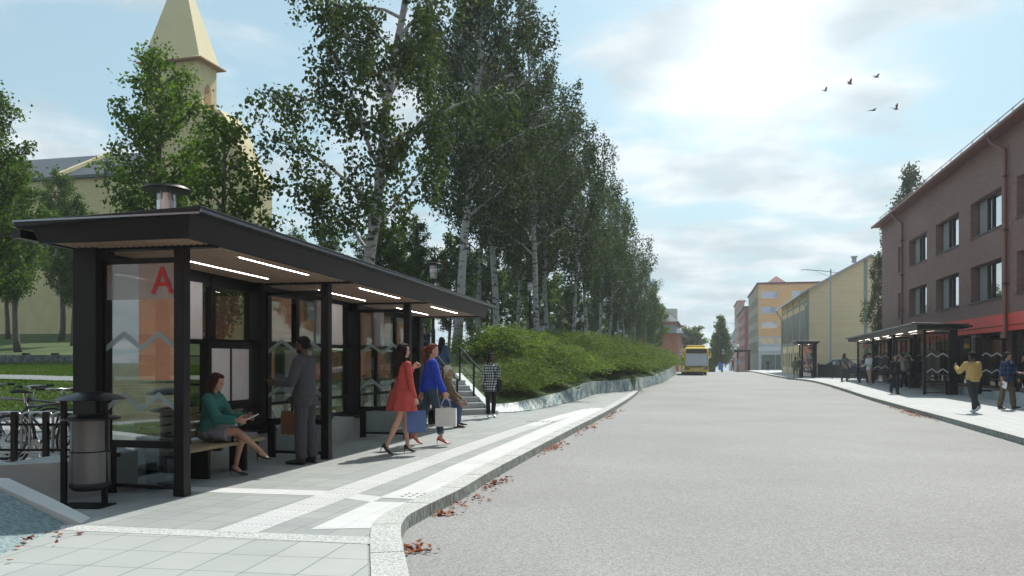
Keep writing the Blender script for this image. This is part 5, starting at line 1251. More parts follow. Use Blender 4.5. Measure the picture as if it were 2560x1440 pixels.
    if style == 'mid':
        hb.loft([ell(hp_(-.03, 0, .02), lat, fwd, .045 * h, .035 * h), ell(hp_(-.035, 0, -.03), lat, fwd, .048 * h, .034 * h), ell(hp_(-.038, 0, -.075), lat, fwd, .044 * h, .026 * h)])
        for sd_ in (1, -1): hb.tube([hp_(.015, sd_ * .040, .035), hp_(.0, sd_ * .049, -.01), hp_(-.01, sd_ * .048, -.07)], [.012 * h, .017 * h, .012 * h], 8)
    if style == 'pony': hb.tube([hp_(-.058, 0, .030), hp_(-.085, 0, .022), hp_(-.098, 0, -.015), hp_(-.092, 0, -.07), hp_(-.080, 0, -.125), hp_(-.072, 0, -.155)], [.014 * h, .020 * h, .024 * h, .024 * h, .018 * h, .005 * h], 10)
    if style == 'bun': hb.sphere(hp_(-.06, 0, .02), h, 8, (.024, .024, .024), HM)
    if beard: 
        for sd_ in (-1, 0, 1): hb.sphere(hp_(.022, sd_ * .020, -.044), h, 8, (.024, .014, .020), HM)
    if style != 'bald' or beard: part('hair', hb, hm_, .0015 * (1 if detail < 2 else 2), 30, sit=1)
    # --- clothes
    if bottom:
        bs, bc = bottom[0], bottom[1]; bmt = bc if not isinstance(bc, tuple) else cloth(bs + '_%02d%02d%02d' % tuple(int(c * 99) for c in bc), bc)
        pb = MB(); gr = .007
        if bs in ('trousers', 'jeans', 'shorts'):
            torso(pb, gr, -.045, .075); loose = bottom[2] if len(bottom) > 2 else .006
            for q in 'LR':
                limb(pb, J['hip' + q], J['knee' + q], thigh, (gr + loose * .4) * h, t1=(1.0 if bs != 'shorts' else .93), sph=(bs != 'shorts'))
                if bs != 'shorts': limb(pb, J['knee' + q], J['ank' + q], [(0, .032 * w * h), (.3, .0325 * w * h), (1, .0235 * w * h)], (gr + loose) * h * .9, sph=False, t1=(.985 if len(bottom) < 4 else bottom[3])); pb.sphere(J['knee' + q], .032 * w * h + (gr + loose) * h * .9, 8)
                else: pb.sphere(J['hip' + q], .052 * w * h + gr * h, 8)
            part('trousers' if bs != 'shorts' else 'shorts', pb, bmt, .0045 * h, 8)
            if bs == 'jeans' and len(bottom) > 3:
                cb_ = MB()
                for q in 'LR': limb(cb_, J['knee' + q], J['ank' + q], [(0, .032 * w * h), (1, .0265 * w * h)], .011 * h, sph=False, t0=bottom[3] - .10, t1=bottom[3] + .01)
                part('turn_up', cb_, cloth('denim_cuff', (.10, .14, .18)))
        if bs == 'skirt':
            km = (J['kneeL'] + J['kneeR']) / 2; hm = P + V(0, 0, .0); ax = (km - hm).normalized(); wl = bottom[2] if len(bottom) > 2 else .75; la = lat; nn = ax.cross(la)
            rr = [ell(S(.075), lat, fwd, .084 * w * h, .060 * w * h, 18), ell(S(.02), lat, fwd, .108 * w * h, .078 * w * h, 18)]
            for t in (.35, .6, wl): c = hm.lerp(km, t) + (V(0, (J['kneeL'].y + J['kneeR'].y) / 2, 0) * 0); rr.append(ell(c, la, nn, .104 * h, .068 * h + .004 * h, 18))
            pb.loft(rr); pb.sphere(P, .085 * h, 10, (1, 1.25, .8)); part('skirt', pb, bmt, .003 * h, 9)
    if top:
        ts_, tc_ = top[0], top[1]; tm = tc_ if not isinstance(tc_, tuple) else cloth(ts_ + '_%02d%02d%02d' % tuple(int(c * 99) for c in tc_), tc_)
        gr = {'shirt': .012, 'tshirt': .011, 'jacket': .017, 'dress': .008, 'blouse': .016, 'sweater': .016}[ts_]; hem = top[2] if len(top) > 2 else -.03
        tb = MB(); torso(tb, gr, max(hem, -.045) if hem > -.045 else -.045, .292)
        if hem < -.045:   # coat or dress skirt
            fl = top[3] if len(top) > 3 else .02; rr = []
            leg_dir = ((J['kneeL'] + J['kneeR']) / 2 - P).normalized() if abs((J['kneeL'] + J['kneeR']).x) > .3 else V(0, 0, -1)
            if seat is None: leg_dir = V(0, 0, -1)
            T0 = .115 if ts_ == 'dress' else .02; A0 = interp(T0, [(r[0], r[1]) for r in TR]) * w + gr; D0 = interp(T0, [(r[0], r[2]) for r in TR]) * w + gr; N_ = 9
            ax0 = ((J['kneeL'].x + J['kneeR'].x) / 2 - P.x) * .35
            for k in range(N_):
                t = k / (N_ - 1); zz = T0 + (hem - T0) * t; c = P + sp * max(zz, 0) * h + V(ax0 * t, 0, min(zz, 0) * h); f_ = fl * t ** .85; ring = []
                for j in range(40):
                    an = 2 * math.pi * j / 40; rip = 1 + (.055 * t * math.sin(an * 9 + 1) if ts_ == 'dress' else 0)
                    ring.append(c + lat * math.cos(an) * (max(A0, .10 * (t > .3) + A0 * (t <= .3)) + f_) * h * rip + fwd * math.sin(an) * (D0 + f_ * 1.25 + (.012 if t > .3 else 0)) * h * rip)
                rr.append(ring)
            tb.loft(rr)
        slv = top[4] if len(top) > 4 else {'tshirt': .55, 'shirt': 2, 'jacket': 2, 'dress': 2, 'blouse': 2, 'sweater': 2}[ts_]
        for q in 'LR':
            gl = (gr + (.006 if ts_ in ('blouse', 'sweater', 'jacket') else .002)) * h * .8
            limb(tb, J['sho' + q] - V(0, 0, .004 * h), J['elb' + q], uarm, gl, t1=min(1, slv), sph=(slv >= 1)); tb.sphere(J['sho' + q] - V(0, 0, .004 * h), .031 * w * h + gl, 8)
            if slv > 1: limb(tb, J['elb' + q], J['wri' + q], [(0, .0225 * w * h), (1, .0175 * w * h)], gl, sph=False, t1=min(.97, slv - 1)); tb.sphere(J['elb' + q], .0215 * w * h + gl, 8)
        tp_ = part('dress' if ts_ == 'dress' else ('jacket' if ts_ == 'jacket' else 'shirt'), tb, tm, (.0042 if ts_ != 'dress' else .002) * h, 8)
        if ts_ in ('jacket', 'shirt', 'sweater') and detail:   # collar
            cbm = MB(); cbm.loft([ell(S(.288) + fwd * .004 * h, lat, fwd, .047 * h, .046 * h), ell(S(.310) + fwd * .004 * h, lat, fwd, .036 * h, .040 * h)]); part('collar', cbm, tm if ts_ != 'jacket' or beard is None else tm, 0)
        if len(top) > 5 and top[5]:    # open front showing an undershirt
            ub = MB(); torso(ub, gr + .002, .03, .285); um = top[5]
            ub.v = [tuple(Vector(v)) for v in ub.v]; c0 = S(.16) + fwd * .06 * h
            sel = [f for f in ub.f if len(f) == 4 and all((Vector(ub.v[i]) - S(.16)).dot(fwd) > .045 * h and abs((Vector(ub.v[i]) - S(.16)).dot(lat)) < .036 * h for i in f)]
            cb2 = MB(); cb2.loft([ell(S(t) + fwd * (interp(t, [(r[0], r[2]) for r in TR]) * w + gr - .010) * h, lat, fwd, a * h, .014 * h) for t, a in ((.02, .030), (.1, .028), (.2, .026), (.27, .020))]); part('undershirt', cb2, um, .001)
    # --- shoes
    st, shc = shoes; shm = mat('shoe_%02d%02d%02d' % tuple(int(c * 99) for c in shc), shc, .4, var=.08, vs=20)
    for q in 'LR':
        fd, fu = J['f' + q][:2]; sdv = fd.cross(fu); s_ = MB(); he, ba, to, td = J['heel' + q], J['ball' + q], J['toe' + q], J['td' + q]; tu = sdv.cross(td)
        if tu.z < 0: tu = -tu
        if st == 'heel':
            s_.loft([ell(he + fu * .014 * h - fd * .004 * h, sdv, fu, .014 * h, .019 * h, 12), ell(he + fd * .016 * h + fu * .010 * h, sdv, fu, .020 * h, .019 * h, 12), ell(he.lerp(ba, .5) + fu * .004 * h, sdv, fu, .019 * h, .009 * h, 12), ell(ba - fd * .012 * h + fu * .010 * h, sdv, fu, .024 * h, .013 * h, 12), ell(ba + td * .012 * h + tu * .005 * h, sdv, tu, .024 * h, .012 * h, 12), ell(to + td * .008 * h + tu * .001 * h, sdv, tu, .013 * h, .007 * h, 12), ell(to + td * .022 * h, sdv, tu, .004 * h, .004 * h, 12)])
            gz = ba.z - .010 * h; fl = -tu; hb_ = he - fu * .002 * h; Ld = (he - ba).dot(tu); s_.tube([hb_ + fd * .004 * h, hb_ + fl * (Ld + .008 * h) * .5, hb_ + fl * (Ld + .009 * h)], [.0085 * h, .0042 * h, .0030 * h], 8)
            me_ = blend_mesh(s_, vox * .55, 1)
        else:
            thick = .006 if st == 'flat' else .010
            s_.loft([ell(he + fu * .016 * h - fd * .004 * h, sdv, fu, .017 * h, .026 * h, 12), ell(he + fd * .022 * h + fu * .022 * h, sdv, fu, .022 * h, .032 * h, 12), ell(he.lerp(ba, .55) + fu * .015 * h, sdv, fu, .024 * h, .024 * h, 12), ell(ba + fu * .009 * h, sdv, fu, .028 * h, .018 * h, 12), ell(to - td * .006 * h + tu * .007 * h, sdv, tu, .023 * h, .014 * h, 12), ell(to + td * .012 * h + tu * .004 * h, sdv, tu, .010 * h, .008 * h, 12)])
            me_ = blend_mesh(s_, vox * .7, 1)
        me_.materials.append(shm); o = bpy.data.objects.new('shoe', me_); sc.collection.objects.link(o); o.parent = root
    J['root'] = root; J['S'] = S; J['h'] = h
    Mw = Matrix.Translation(V(X, Y, z)) @ Matrix.Rotation(R(face), 4, 'Z'); J['W'] = lambda p: Mw @ p
    return J

def paper_bag(name, P, w, hgt, t, rz, col, label, handle=.12, hcol=(.02, .02, .02), cat='shopping bag', tilt=0):
    """P: the point in the hand from which the bag hangs"""
    r = empty(name, tuple(P), rz, label, cat); m = mat('paper_%02d%02d%02d' % tuple(int(c * 99) for c in col), col, .65, var=.05, vs=8); r.rotation_euler = (0, tilt, rz)
    mb = MB(); z1 = -handle; z0 = z1 - hgt; nx = 8
    mb.loft([[(-w / 2, -t / 2, z0), (w / 2, -t / 2, z0), (w / 2, t / 2, z0), (-w / 2, t / 2, z0)], [(-w / 2 - .002, -t / 2, z0 + hgt * .5), (w / 2, -t / 2 - .004, z0 + hgt * .5), (w / 2 + .003, t / 2, z0 + hgt * .5), (-w / 2, t / 2, z0 + hgt * .5)], [(-w / 2, -t / 2 * .8, z1), (w / 2, -t / 2 * .8, z1), (w / 2, t / 2 * .8, z1), (-w / 2, t / 2 * .8, z1)]], caps=False)
    mb.add([(-w / 2, -t / 2, z0), (w / 2, -t / 2, z0), (w / 2, t / 2, z0), (-w / 2, t / 2, z0)], [(3, 2, 1, 0)])
    o = mb.build('bag', m, r); so = o.modifiers.new('s', 'SOLIDIFY'); so.thickness = .003
    for s_ in (-1, 1):
        mb = MB(); mb.tube([(-w * .22, s_ * t * .4, z1 - .02), (-w * .2, s_ * t * .35, z1 + handle * .4), (-w * .06, s_ * .008, -.004), (w * .06, s_ * .008, -.004), (w * .2, s_ * t * .35, z1 + handle * .4), (w * .22, s_ * t * .4, z1 - .02)], .0035, 5); mb.build('handle', mat('bag_cord_%02d' % int(hcol[0] * 99), hcol, .7, var=0), r)
    return r

WHT = (.55, .56, .56)
# 1 woman on the bench
j = person(-3.92, 10.72, -6, 1.68, label='seated woman in a teal cardigan and grey skirt writing on a notepad, legs crossed', female=True, skin='tan', hair=('long', (.055, .022, .016)), lean=10, armL=(28, 8, 62, 10), armR=(26, 8, 60, 14),
           legL=(84, 3, 96), legR=(92, -9, 40, -3), footR=-8, top=('sweater', (.025, .155, .135), -.03), bottom=('skirt', (.20, .22, .26), .72), shoes=('heel', (.012, .014, .018)), head=(0, 14), detail=2, curlL=.5, curlR=.9, seat=1)
p = j['W']((j['wriL'] + j['wriR']) / 2 + V(.10, 0, .005)); nb = empty('notepad', tuple(p), R(-6), 'open white notepad in the hands of the seated woman', 'notepad'); nb.rotation_euler = (R(8), R(-24), R(-6))
MB().box(-.11, .11, -.075, .075, -.006, .004).build('pages', mat('paper', (.75, .76, .78), .7, var=.02), nb); MB().box(-.113, .113, -.078, .078, -.010, -.007).build('cover', m_black2, nb)
p = j['W'](j['wriR'] + j['fvR'] * .09 + V(0, .0, .03)); mb = MB(); mb.tube([(0, 0, 0), (.02, .01, .13)], .0045, 6); tag(mb.build('pen', m_black2, loc=tuple(p)), 'thin black pen in the right hand of the seated woman', 'pen')
# 2 man in suit
suit = cloth('charcoal_suit', (.055, .058, .070), var=.05, bs=300)
j = person(-2.98, 12.0, 172, 1.85, label='bearded man in a charcoal suit pointing at the timetable boards', skin='dark', hair=('short', (.008, .007, .006)), beard=True, lean=2, armL=(18, 9, 72, 8), armR=(16, 7, 18), legL=(3, 1, 3), legR=(-3, 2, 3), top=('jacket', suit, -.085, .004), bottom=('trousers', suit, .012),
           shoes=('flat', (.010, .010, .012)), head=(4, 6), detail=2, pointL=True, curlR=1.2)
paper_bag('paper_bag', j['W'](j['wriR'] + j['fvR'] * .085), .30, .34, .13, R(160), (.20, .105, .055), 'brown paper bag held low by the man in the suit', handle=.14, hcol=(.6, .6, .6))
# 3 woman in red dress
j = person(-1.76, 13.25, 42, 1.75, label='dark haired woman in a coral red dress walking with shopping bags', female=True, skin='light', hair=('long', (.022, .012, .010)), lean=2, armR=(6, 7, 10), armL=(28, 6, 118, 24), legL=(15, 0, 5), legR=(-17, 0, 12), footL=0, footR=22,
           top=('dress', (.50, .075, .060), -.155, .055), shoes=('heel', (.020, .014, .014)), head=(-28, 0), detail=2, curlR=1.2, curlL=.9)
paper_bag('shopping_bag', j['W'](j['wriR'] + j['fvR'] * .085), .30, .345, .12, R(6), (.085, .155, .36), 'blue paper shopping bag carried by the woman in the red dress', handle=.10)
paper_bag('shopping_bag', j['W'](j['elbL'] + V(.03, .02, -.02)), .10, .40, .26, R(60), (.62, .33, .05), 'yellow paper shopping bag hanging from the far arm of the woman in red', handle=.30, tilt=R(-14))
# 4 woman in blue
j = person(-1.44, 14.75, 14, 1.76, label='woman with a red ponytail in a bright blue blouse and jeans walking away', female=True, skin='light', hair=('pony', (.16, .050, .020)), lean=2, armR=(15, 8, 10), armL=(-20, 10, 10), legL=(-13, 0, 9), legR=(15, 0, 7), footL=18, footR=0,
           top=('blouse', (.012, .055, .50), -.035), bottom=('jeans', (.035, .065, .10), .004, .86), shoes=('heel', (.50, .085, .08)), head=(-8, 0), detail=2, curlR=1.2, curlL=.7)
paper_bag('shopping_bag', j['W'](j['wriR'] + j['fvR'] * .08), .36, .32, .13, R(-4), (.66, .70, .69), 'large white paper shopping bag carried by the woman in blue', handle=.20, hcol=(.5, .5, .48))
paper_bag('handbag', j['W'](j['wriL'] + j['fvL'] * .08), .22, .24, .10, R(30), (.03, .03, .035), 'small black bag in the rear hand of the woman in blue', handle=.14, cat='handbag')
# 5 old man
j = person(-1.62, 18.5, -4, 1.76, label='white haired old man in a brown jacket and jeans sitting on a bench', skin='tan', hair=('big', (.72, .70, .62)), lean=20, armL=(24, 5, 26), armR=(22, 5, 25), legL=(84, 4, 88), legR=(80, 3, 84), top=('jacket', (.155, .105, .058), -.045), bottom=('jeans', (.060, .095, .24), .010),
           shoes=('flat', (.09, .06, .045)), head=(0, -4), detail=2, curlL=.5, curlR=.5, seat=1)
# 6 woman in check shirt
j = person(-.55, 21.6, -78, 1.68, label='woman in a black and white checked shirt standing by the stairs', female=True, skin='dark', hair=('mid', (.012, .010, .010)), lean=1, armR=(2, 9, 10), armL=(12, 10, 118, 8), legL=(-8, 1, 6), legR=(9, 0, 4), footL=14,
           top=('shirt', checkmat('black_white_check', (.62, .66, .68), (.13, .15, .16), (.015, .017, .02), .034), -.13, .010), bottom=('trousers', (.012, .012, .022), .001), shoes=('sneaker', (.66, .68, .68)), head=(28, 0), detail=2)
r = empty('handbag', tuple(j['W'](V(.02, .19, .93))), R(-60), 'black shoulder bag of the woman in the checked shirt', 'handbag'); MB().box(-.13, .13, -.05, .05, -.24, .08).build('bag', m_black2, r, bevel=.02)
mb = MB(); mb.tube([(-.1, 0, .06), (-.06, -.02, .40), (.06, -.02, .40), (.1, 0, .06)], .008, 6); mb.build('strap', m_black2, r)
# 7.. people in the park
person(AX(1060, 27), 27, -120, 1.80, z=lawn_z(AX(1060, 27), 27) - .05, label='man in a black coat standing on the park side of the shelter', hair=('short', (.05, .03, .02)), armL=(30, 8, 80), top=('jacket', (.010, .010, .012), -.10, .01), bottom=('trousers', (.02, .02, .022)), detail=1)
person(AX(1103, 25.8), 25.8, 70, 1.68, z=.55, label='dark haired woman in a denim jacket going up the park stairs', female=True, hair=('long', (.012, .01, .01)), armL=(20, 8, 50), armR=(10, 6, 30), legL=(24, 0, 30), legR=(-5, 0, 4), top=('jacket', (.035, .08, .17), -.04), bottom=('skirt', (.035, .06, .11), .6), shoes=('sneaker', (.5, .4, .2)), detail=1)
person(AX(1068, 64), 64, 100, 1.75, z=1.85, label='distant walker in a teal jacket under the park trees', hair=('short', (.02, .02, .02)), legL=(15, 0, 5), legR=(-14, 0, 10), top=('jacket', (.02, .12, .15), -.05), bottom=('trousers', (.02, .02, .03)), detail=0)
person(AX(1286, 74), 74, 90, 1.72, z=1.85, label='left of two dark clothed walkers half hidden by the shrubs, blue backpack', hair=('short', (.02, .015, .01)), top=('jacket', (.02, .05, .12), -.05), bottom=('trousers', (.02, .02, .03)), detail=0)
person(AX(1299, 73), 73, 100, 1.80, z=1.85, label='right of two dark clothed walkers half hidden by the shrubs, black jacket', hair=('short', (.02, .015, .01)), top=('jacket', (.015, .015, .018), -.05), bottom=('trousers', (.02, .02, .03)), detail=0)
person(AX(1381, 78), 78, -90, 1.78, z=1.85, label='man in a white shirt seen above the shrubs', hair=('bald', (.1, .05, .04)), top=('shirt', WHT, -.03), bottom=('trousers', (.03, .03, .04)), armL=(0, 30, 40), armR=(0, 30, 40), detail=0)
# far side
person(AX(1989, 70), 70, 80, 1.74, label='man in an olive green shirt and grey shorts by the E shelter', skin='brown', hair=('short', (.015, .012, .01)), top=('tshirt', (.12, .14, .045), -.03), bottom=('shorts', (.12, .13, .15), .012), armL=(10, 8, 30), detail=1)
person(AX(2001, 70.6), 70.6, 190, 1.76, label='dark clothed person facing the man in the olive shirt', hair=('short', (.02, .015, .01)), top=('shirt', (.04, .05, .09), -.03), bottom=('trousers', (.02, .02, .03)), armR=(20, 8, 60), detail=1)
person(AX(1920, 113), 113, -95, 1.72, label='dark clothed woman walking in front of the apartment block shop window', female=True, hair=('mid', (.015, .01, .01)), top=('jacket', (.015, .02, .02), -.06), bottom=('trousers', (.02, .02, .02), .001), legL=(10, 0, 3), legR=(-9, 0, 8), detail=0)
person(AX(1832, 113), 113, -80, 1.75, label='distant person in a maroon top near the far shelter', hair=('short', (.02, .02, .02)), top=('tshirt', (.16, .04, .05), -.03), bottom=('trousers', (.05, .05, .07)), detail=0)
person(AX(1845, 111), 111, 95, 1.82, label='distant person in a light blue shirt near the far shelter', hair=('short', (.02, .02, .02)), top=('tshirt', (.10, .25, .36), -.03), bottom=('trousers', (.20, .19, .15)), detail=0)
person(AX(2111, 57.5), 57.5, -72, 1.98, label='long haired man in a grey shirt with a jacket tied round his waist', hair=('long', (.03, .02, .015)), skin='tan', armR=(14, 10, 40), armL=(14, 6, 34, 14), legL=(8, 3, 4), legR=(-4, 4, 3), top=('tshirt', (.13, .135, .145), -.09, .012), bottom=('trousers', (.055, .065, .08), .002), shoes=('flat', (.012, .012, .012)), head=(24, -6), detail=1)
person(AX(2174, 50), 50, 200, 1.92, label='man in a pale blue shirt and khaki shorts looking down', hair=('big', (.02, .015, .01)), skin='tan', armR=(10, 8, 60, 6), armL=(12, 6, 74, 8), top=('shirt', (.50, .58, .66), -.06, .006), bottom=('shorts', (.34, .24, .13), .014), shoes=('sneaker', (.6, .6, .58)), head=(0, 26), detail=1)
person(AX(2160, 54), 54, -60, 1.80, label='dark haired person half hidden behind the man in khaki shorts', hair=('big', (.02, .015, .01)), skin='brown', armL=(20, 14, 80), legL=(14, 4, 6), legR=(-14, 4, 8), top=('shirt', (.09, .06, .13), -.05), bottom=('jeans', (.025, .04, .08)), detail=1)
j = person(AX(2237, 36.7), 36.7, -92, 1.74, label='smiling woman all in black walking towards the camera past the D shelter', female=True, hair=('bun', (.012, .010, .01)), skin='tan', armR=(4, 10, 8), armL=(-4, 10, 12), legL=(8, -2, 3), legR=(-10, -2, 14), footR=16, top=('shirt', (.014, .015, .020), .0), bottom=('trousers', (.016, .022, .045), .012, .97), shoes=('flat', (.01, .01, .01)), detail=1)
r = empty('handbag', tuple(j['W'](j['wriR'] + V(0, 0, -.08))), 0, 'black handbag in the hand of the woman in black', 'handbag'); MB().box(-.12, .12, -.05, .05, -.28, -.06).build('bag', m_black2, r, bevel=.02); mb = MB(); mb.tube([(-.08, 0, -.08), (0, 0, .0), (.08, 0, -.08)], .008, 5); mb.build('handle', m_black2, r)
person(AX(2258, 42.5), 42.5, 118, 1.84, label='man in a pale grey sweater and black trousers seen from behind', hair=('big', (.035, .02, .015)), skin='tan', lean=5, armR=(-14, 12, 70, -8), armL=(12, 8, 40), top=('sweater', (.40, .39, .37), -.045), bottom=('trousers', (.016, .016, .02), .004), shoes=('sneaker', (.68, .68, .68)), head=(26, 14), detail=1)
person(AX(2282, 44.6), 44.6, 120, 1.74, label='person in dark clothes inside the D shelter behind the grey sweater man', hair=('short', (.02, .02, .02)), top=('jacket', (.02, .02, .03), -.05), bottom=('trousers', (.02, .02, .03)), detail=0)
person(AX(2432, 23.7), 23.7, 96, 1.73, label='man in a mustard yellow shirt and dark jeans seen from behind', skin='dark', hair=('big', (.010, .008, .007)), build_=1.06, armL=(38, 20, 84, 16), armR=(4, 12, 38), legL=(-14, 1, 26), legR=(8, 2, 3), footL=34, top=('sweater', (.50, .36, .13), -.03), bottom=('jeans', (.025, .027, .032), .008), shoes=('sneaker', (.5, .58, .64)), head=(20, 0), detail=2)
j = person(AX(2516, 25.3), 25.3, -66, 1.76, label='man in a blue plaid shirt and brown trousers holding papers', skin='tan', hair=('short', (.018, .013, .011)), armR=(-6, 12, 22), armL=(14, 12, 72, 4), legL=(14, 3, 8), legR=(-6, 3, 6), footL=-12, top=('shirt', checkmat('blue_plaid', (.06, .10, .22), (.025, .045, .13), (.012, .02, .06), .07), -.05, .008, 1.45, None), bottom=('trousers', (.135, .10, .07), .012), shoes=('flat', (.02, .018, .018)), head=(34, -2), detail=2)
p = j['W'](j['wriR'] + j['fvR'] * .08); r = empty('papers', tuple(p), R(-66), 'sheaf of white papers in the hand of the man in the plaid shirt', 'papers'); r.rotation_euler = (R(20), R(25), R(-66)); MB().box(-.02, .14, -.006, .006, -.13, .10).build('sheets', MATS['paper'], r)
person(AX(2554, 30.6), 30.6, -75, 1.72, label='modelled figure for the reflection of a woman in black with a black bag at the right edge of the view', female=True, hair=('mid', (.01, .01, .01)), skin='tan', armR=(0, 8, 10), legL=(12, 0, 4), legR=(-10, 0, 8), top=('jacket', (.012, .012, .014), -.10, .01), bottom=('trousers', (.012, .012, .014), .001), detail=1)  # solid figure standing in for a reflection in the facade glass

bpy.data.scenes.remove(TMP)
# ------------------------------------------------------------------ street furniture
m_wood = mat('bench_wood', (.27, .215, .13), .65, var=.25, vs=5, bump=.25, bs=40, stretch=(.4, 6, 6))
def bench(loc, rz, Lb, label, back=True):
    r = empty('park_bench', loc, rz, label, 'bench')       # local x along the bench, local -y front
    for k in range(4): MB().box(0, Lb, -.24 + k * .12, -.24 + k * .12 + .10, .405, .445).build('seat_slat', m_wood, r, bevel=.006)
    if back:
        for k in range(4): MB().box(0, Lb, .245 + k * .018, .275 + k * .018, .52 + k * .10, .595 + k * .10).build('back_slat', m_wood, r, bevel=.006)
    for x in (.12, Lb / 2, Lb - .12):
        mb = MB(); mb.box(x - .03, x + .03, -.20, .20, .36, .403); mb.box(x - .03, x + .03, -.02, .22, 0, .36)
        if back: mb.tube([(x, .24, .36), (x, .33, .93)], .022, 6)
        mb.build('bench_leg', m_black, r)
    for x in (.05, Lb * .62) if back else ():
        mb = MB(); mb.tube([(x, -.21, .42), (x, -.21, .62), (x, .26, .64)], .02, 6); mb.build('armrest', m_black, r)
    return r
p = shel(.25, .50); bench((p[0], p[1], 0), PHI, 1.95, 'long wood slatted bench with backrest under the near shelter')
MB_ = MB(); MB_.box(.9, 1.75, .55, .60, .0, .36)
p = shel(8.7, .60); bench((p[0], p[1], 0), PHI, 1.9, 'second slatted bench on which the old man sits', back=False)

# litter bin
def meshmetal():
    m = bpy.data.materials.new('perforated_steel'); m.use_nodes = True; nt = m.node_tree; N = nt.nodes.new; L = nt.links.new; b = nt.nodes['Principled BSDF']; b.inputs['Metallic'].default_value = .9; b.inputs['Roughness'].default_value = .34
    tc = N('ShaderNodeTexCoord'); sp = N('ShaderNodeSeparateXYZ'); L(tc.outputs['Object'], sp.inputs[0])
    at = N('ShaderNodeMath'); at.operation = 'ARCTAN2'; L(sp.outputs[1], at.inputs[0]); L(sp.outputs[0], at.inputs[1]); mu = N('ShaderNodeMath'); mu.operation = 'MULTIPLY'; L(at.outputs[0], mu.inputs[0]); mu.inputs[1].default_value = .19
    cb = N('ShaderNodeCombineXYZ'); L(mu.outputs[0], cb.inputs[0]); L(sp.outputs[2], cb.inputs[1])
    br = N('ShaderNodeTexBrick'); L(cb.outputs[0], br.inputs['Vector']); br.inputs['Scale'].default_value = 1; br.inputs['Brick Width'].default_value = .013; br.inputs['Row Height'].default_value = .010; br.inputs['Mortar Size'].default_value = .0026; br.inputs['Mortar Smooth'].default_value = .6
    br.inputs['Color1'].default_value = (.04, .04, .042, 1); br.inputs['Color2'].default_value = (.05, .05, .052, 1); br.inputs['Mortar'].default_value = (.34, .34, .34, 1); L(br.outputs['Color'], b.inputs['Base Color'])
    bp = N('ShaderNodeBump'); bp.inputs['Strength'].default_value = .8; bp.inputs['Distance'].default_value = .004; L(br.outputs['Fac'], bp.inputs['Height']); L(bp.outputs[0], b.inputs['Normal']); return m
def litter_bin():
    r = empty('litter_bin', (-4.37, 8.62, 0), R(-6), 'tall perforated steel litter bin with a domed black lid beside the low wall', 'litter bin')
    MB().lathe([(.0, .16), (.16, .16), (.195, .19), (.20, .24)], n=36).build('base', m_black2, r, smooth=True)
    mm = meshmetal(); MB().lathe([(.192, .23), (.194, .555)], n=40).build('basket', mm, r, smooth='auto')
    MB().lathe([(.186, .56), (.186, .88)], n=40).build('drum', mat('dark_drum', (.10, .10, .10), .4, metal=.8) if False else mm, r, smooth='auto')
    MB().lathe([(.195, .552), (.195, .566)], n=40).build('band', m_black, r)
    MB().lathe([(.13, .90), (.29, .885), (.285, .905), (.18, .935), (.12, .935)], n=40).build('collar', m_darkroof, r, smooth='auto')
    MB().lathe([(.02, 1.115), (.335, 1.090), (.35, 1.095), (.27, 1.135), (.13, 1.168), (.01, 1.175)], n=44).build('lid', m_darkroof, r, smooth='auto')
    for s in (-1, 1):
        MB().box(s * .165 - .028, s * .165 + .028, -.205 if s < 0 else -.03, -.165 if s < 0 else .01, .01, 1.11).build('post', m_black, r, bevel=.005)
    MB().box(-.25, .25, -.24, .06, 0, .014).build('foot_plate', m_black, r)
litter_bin()

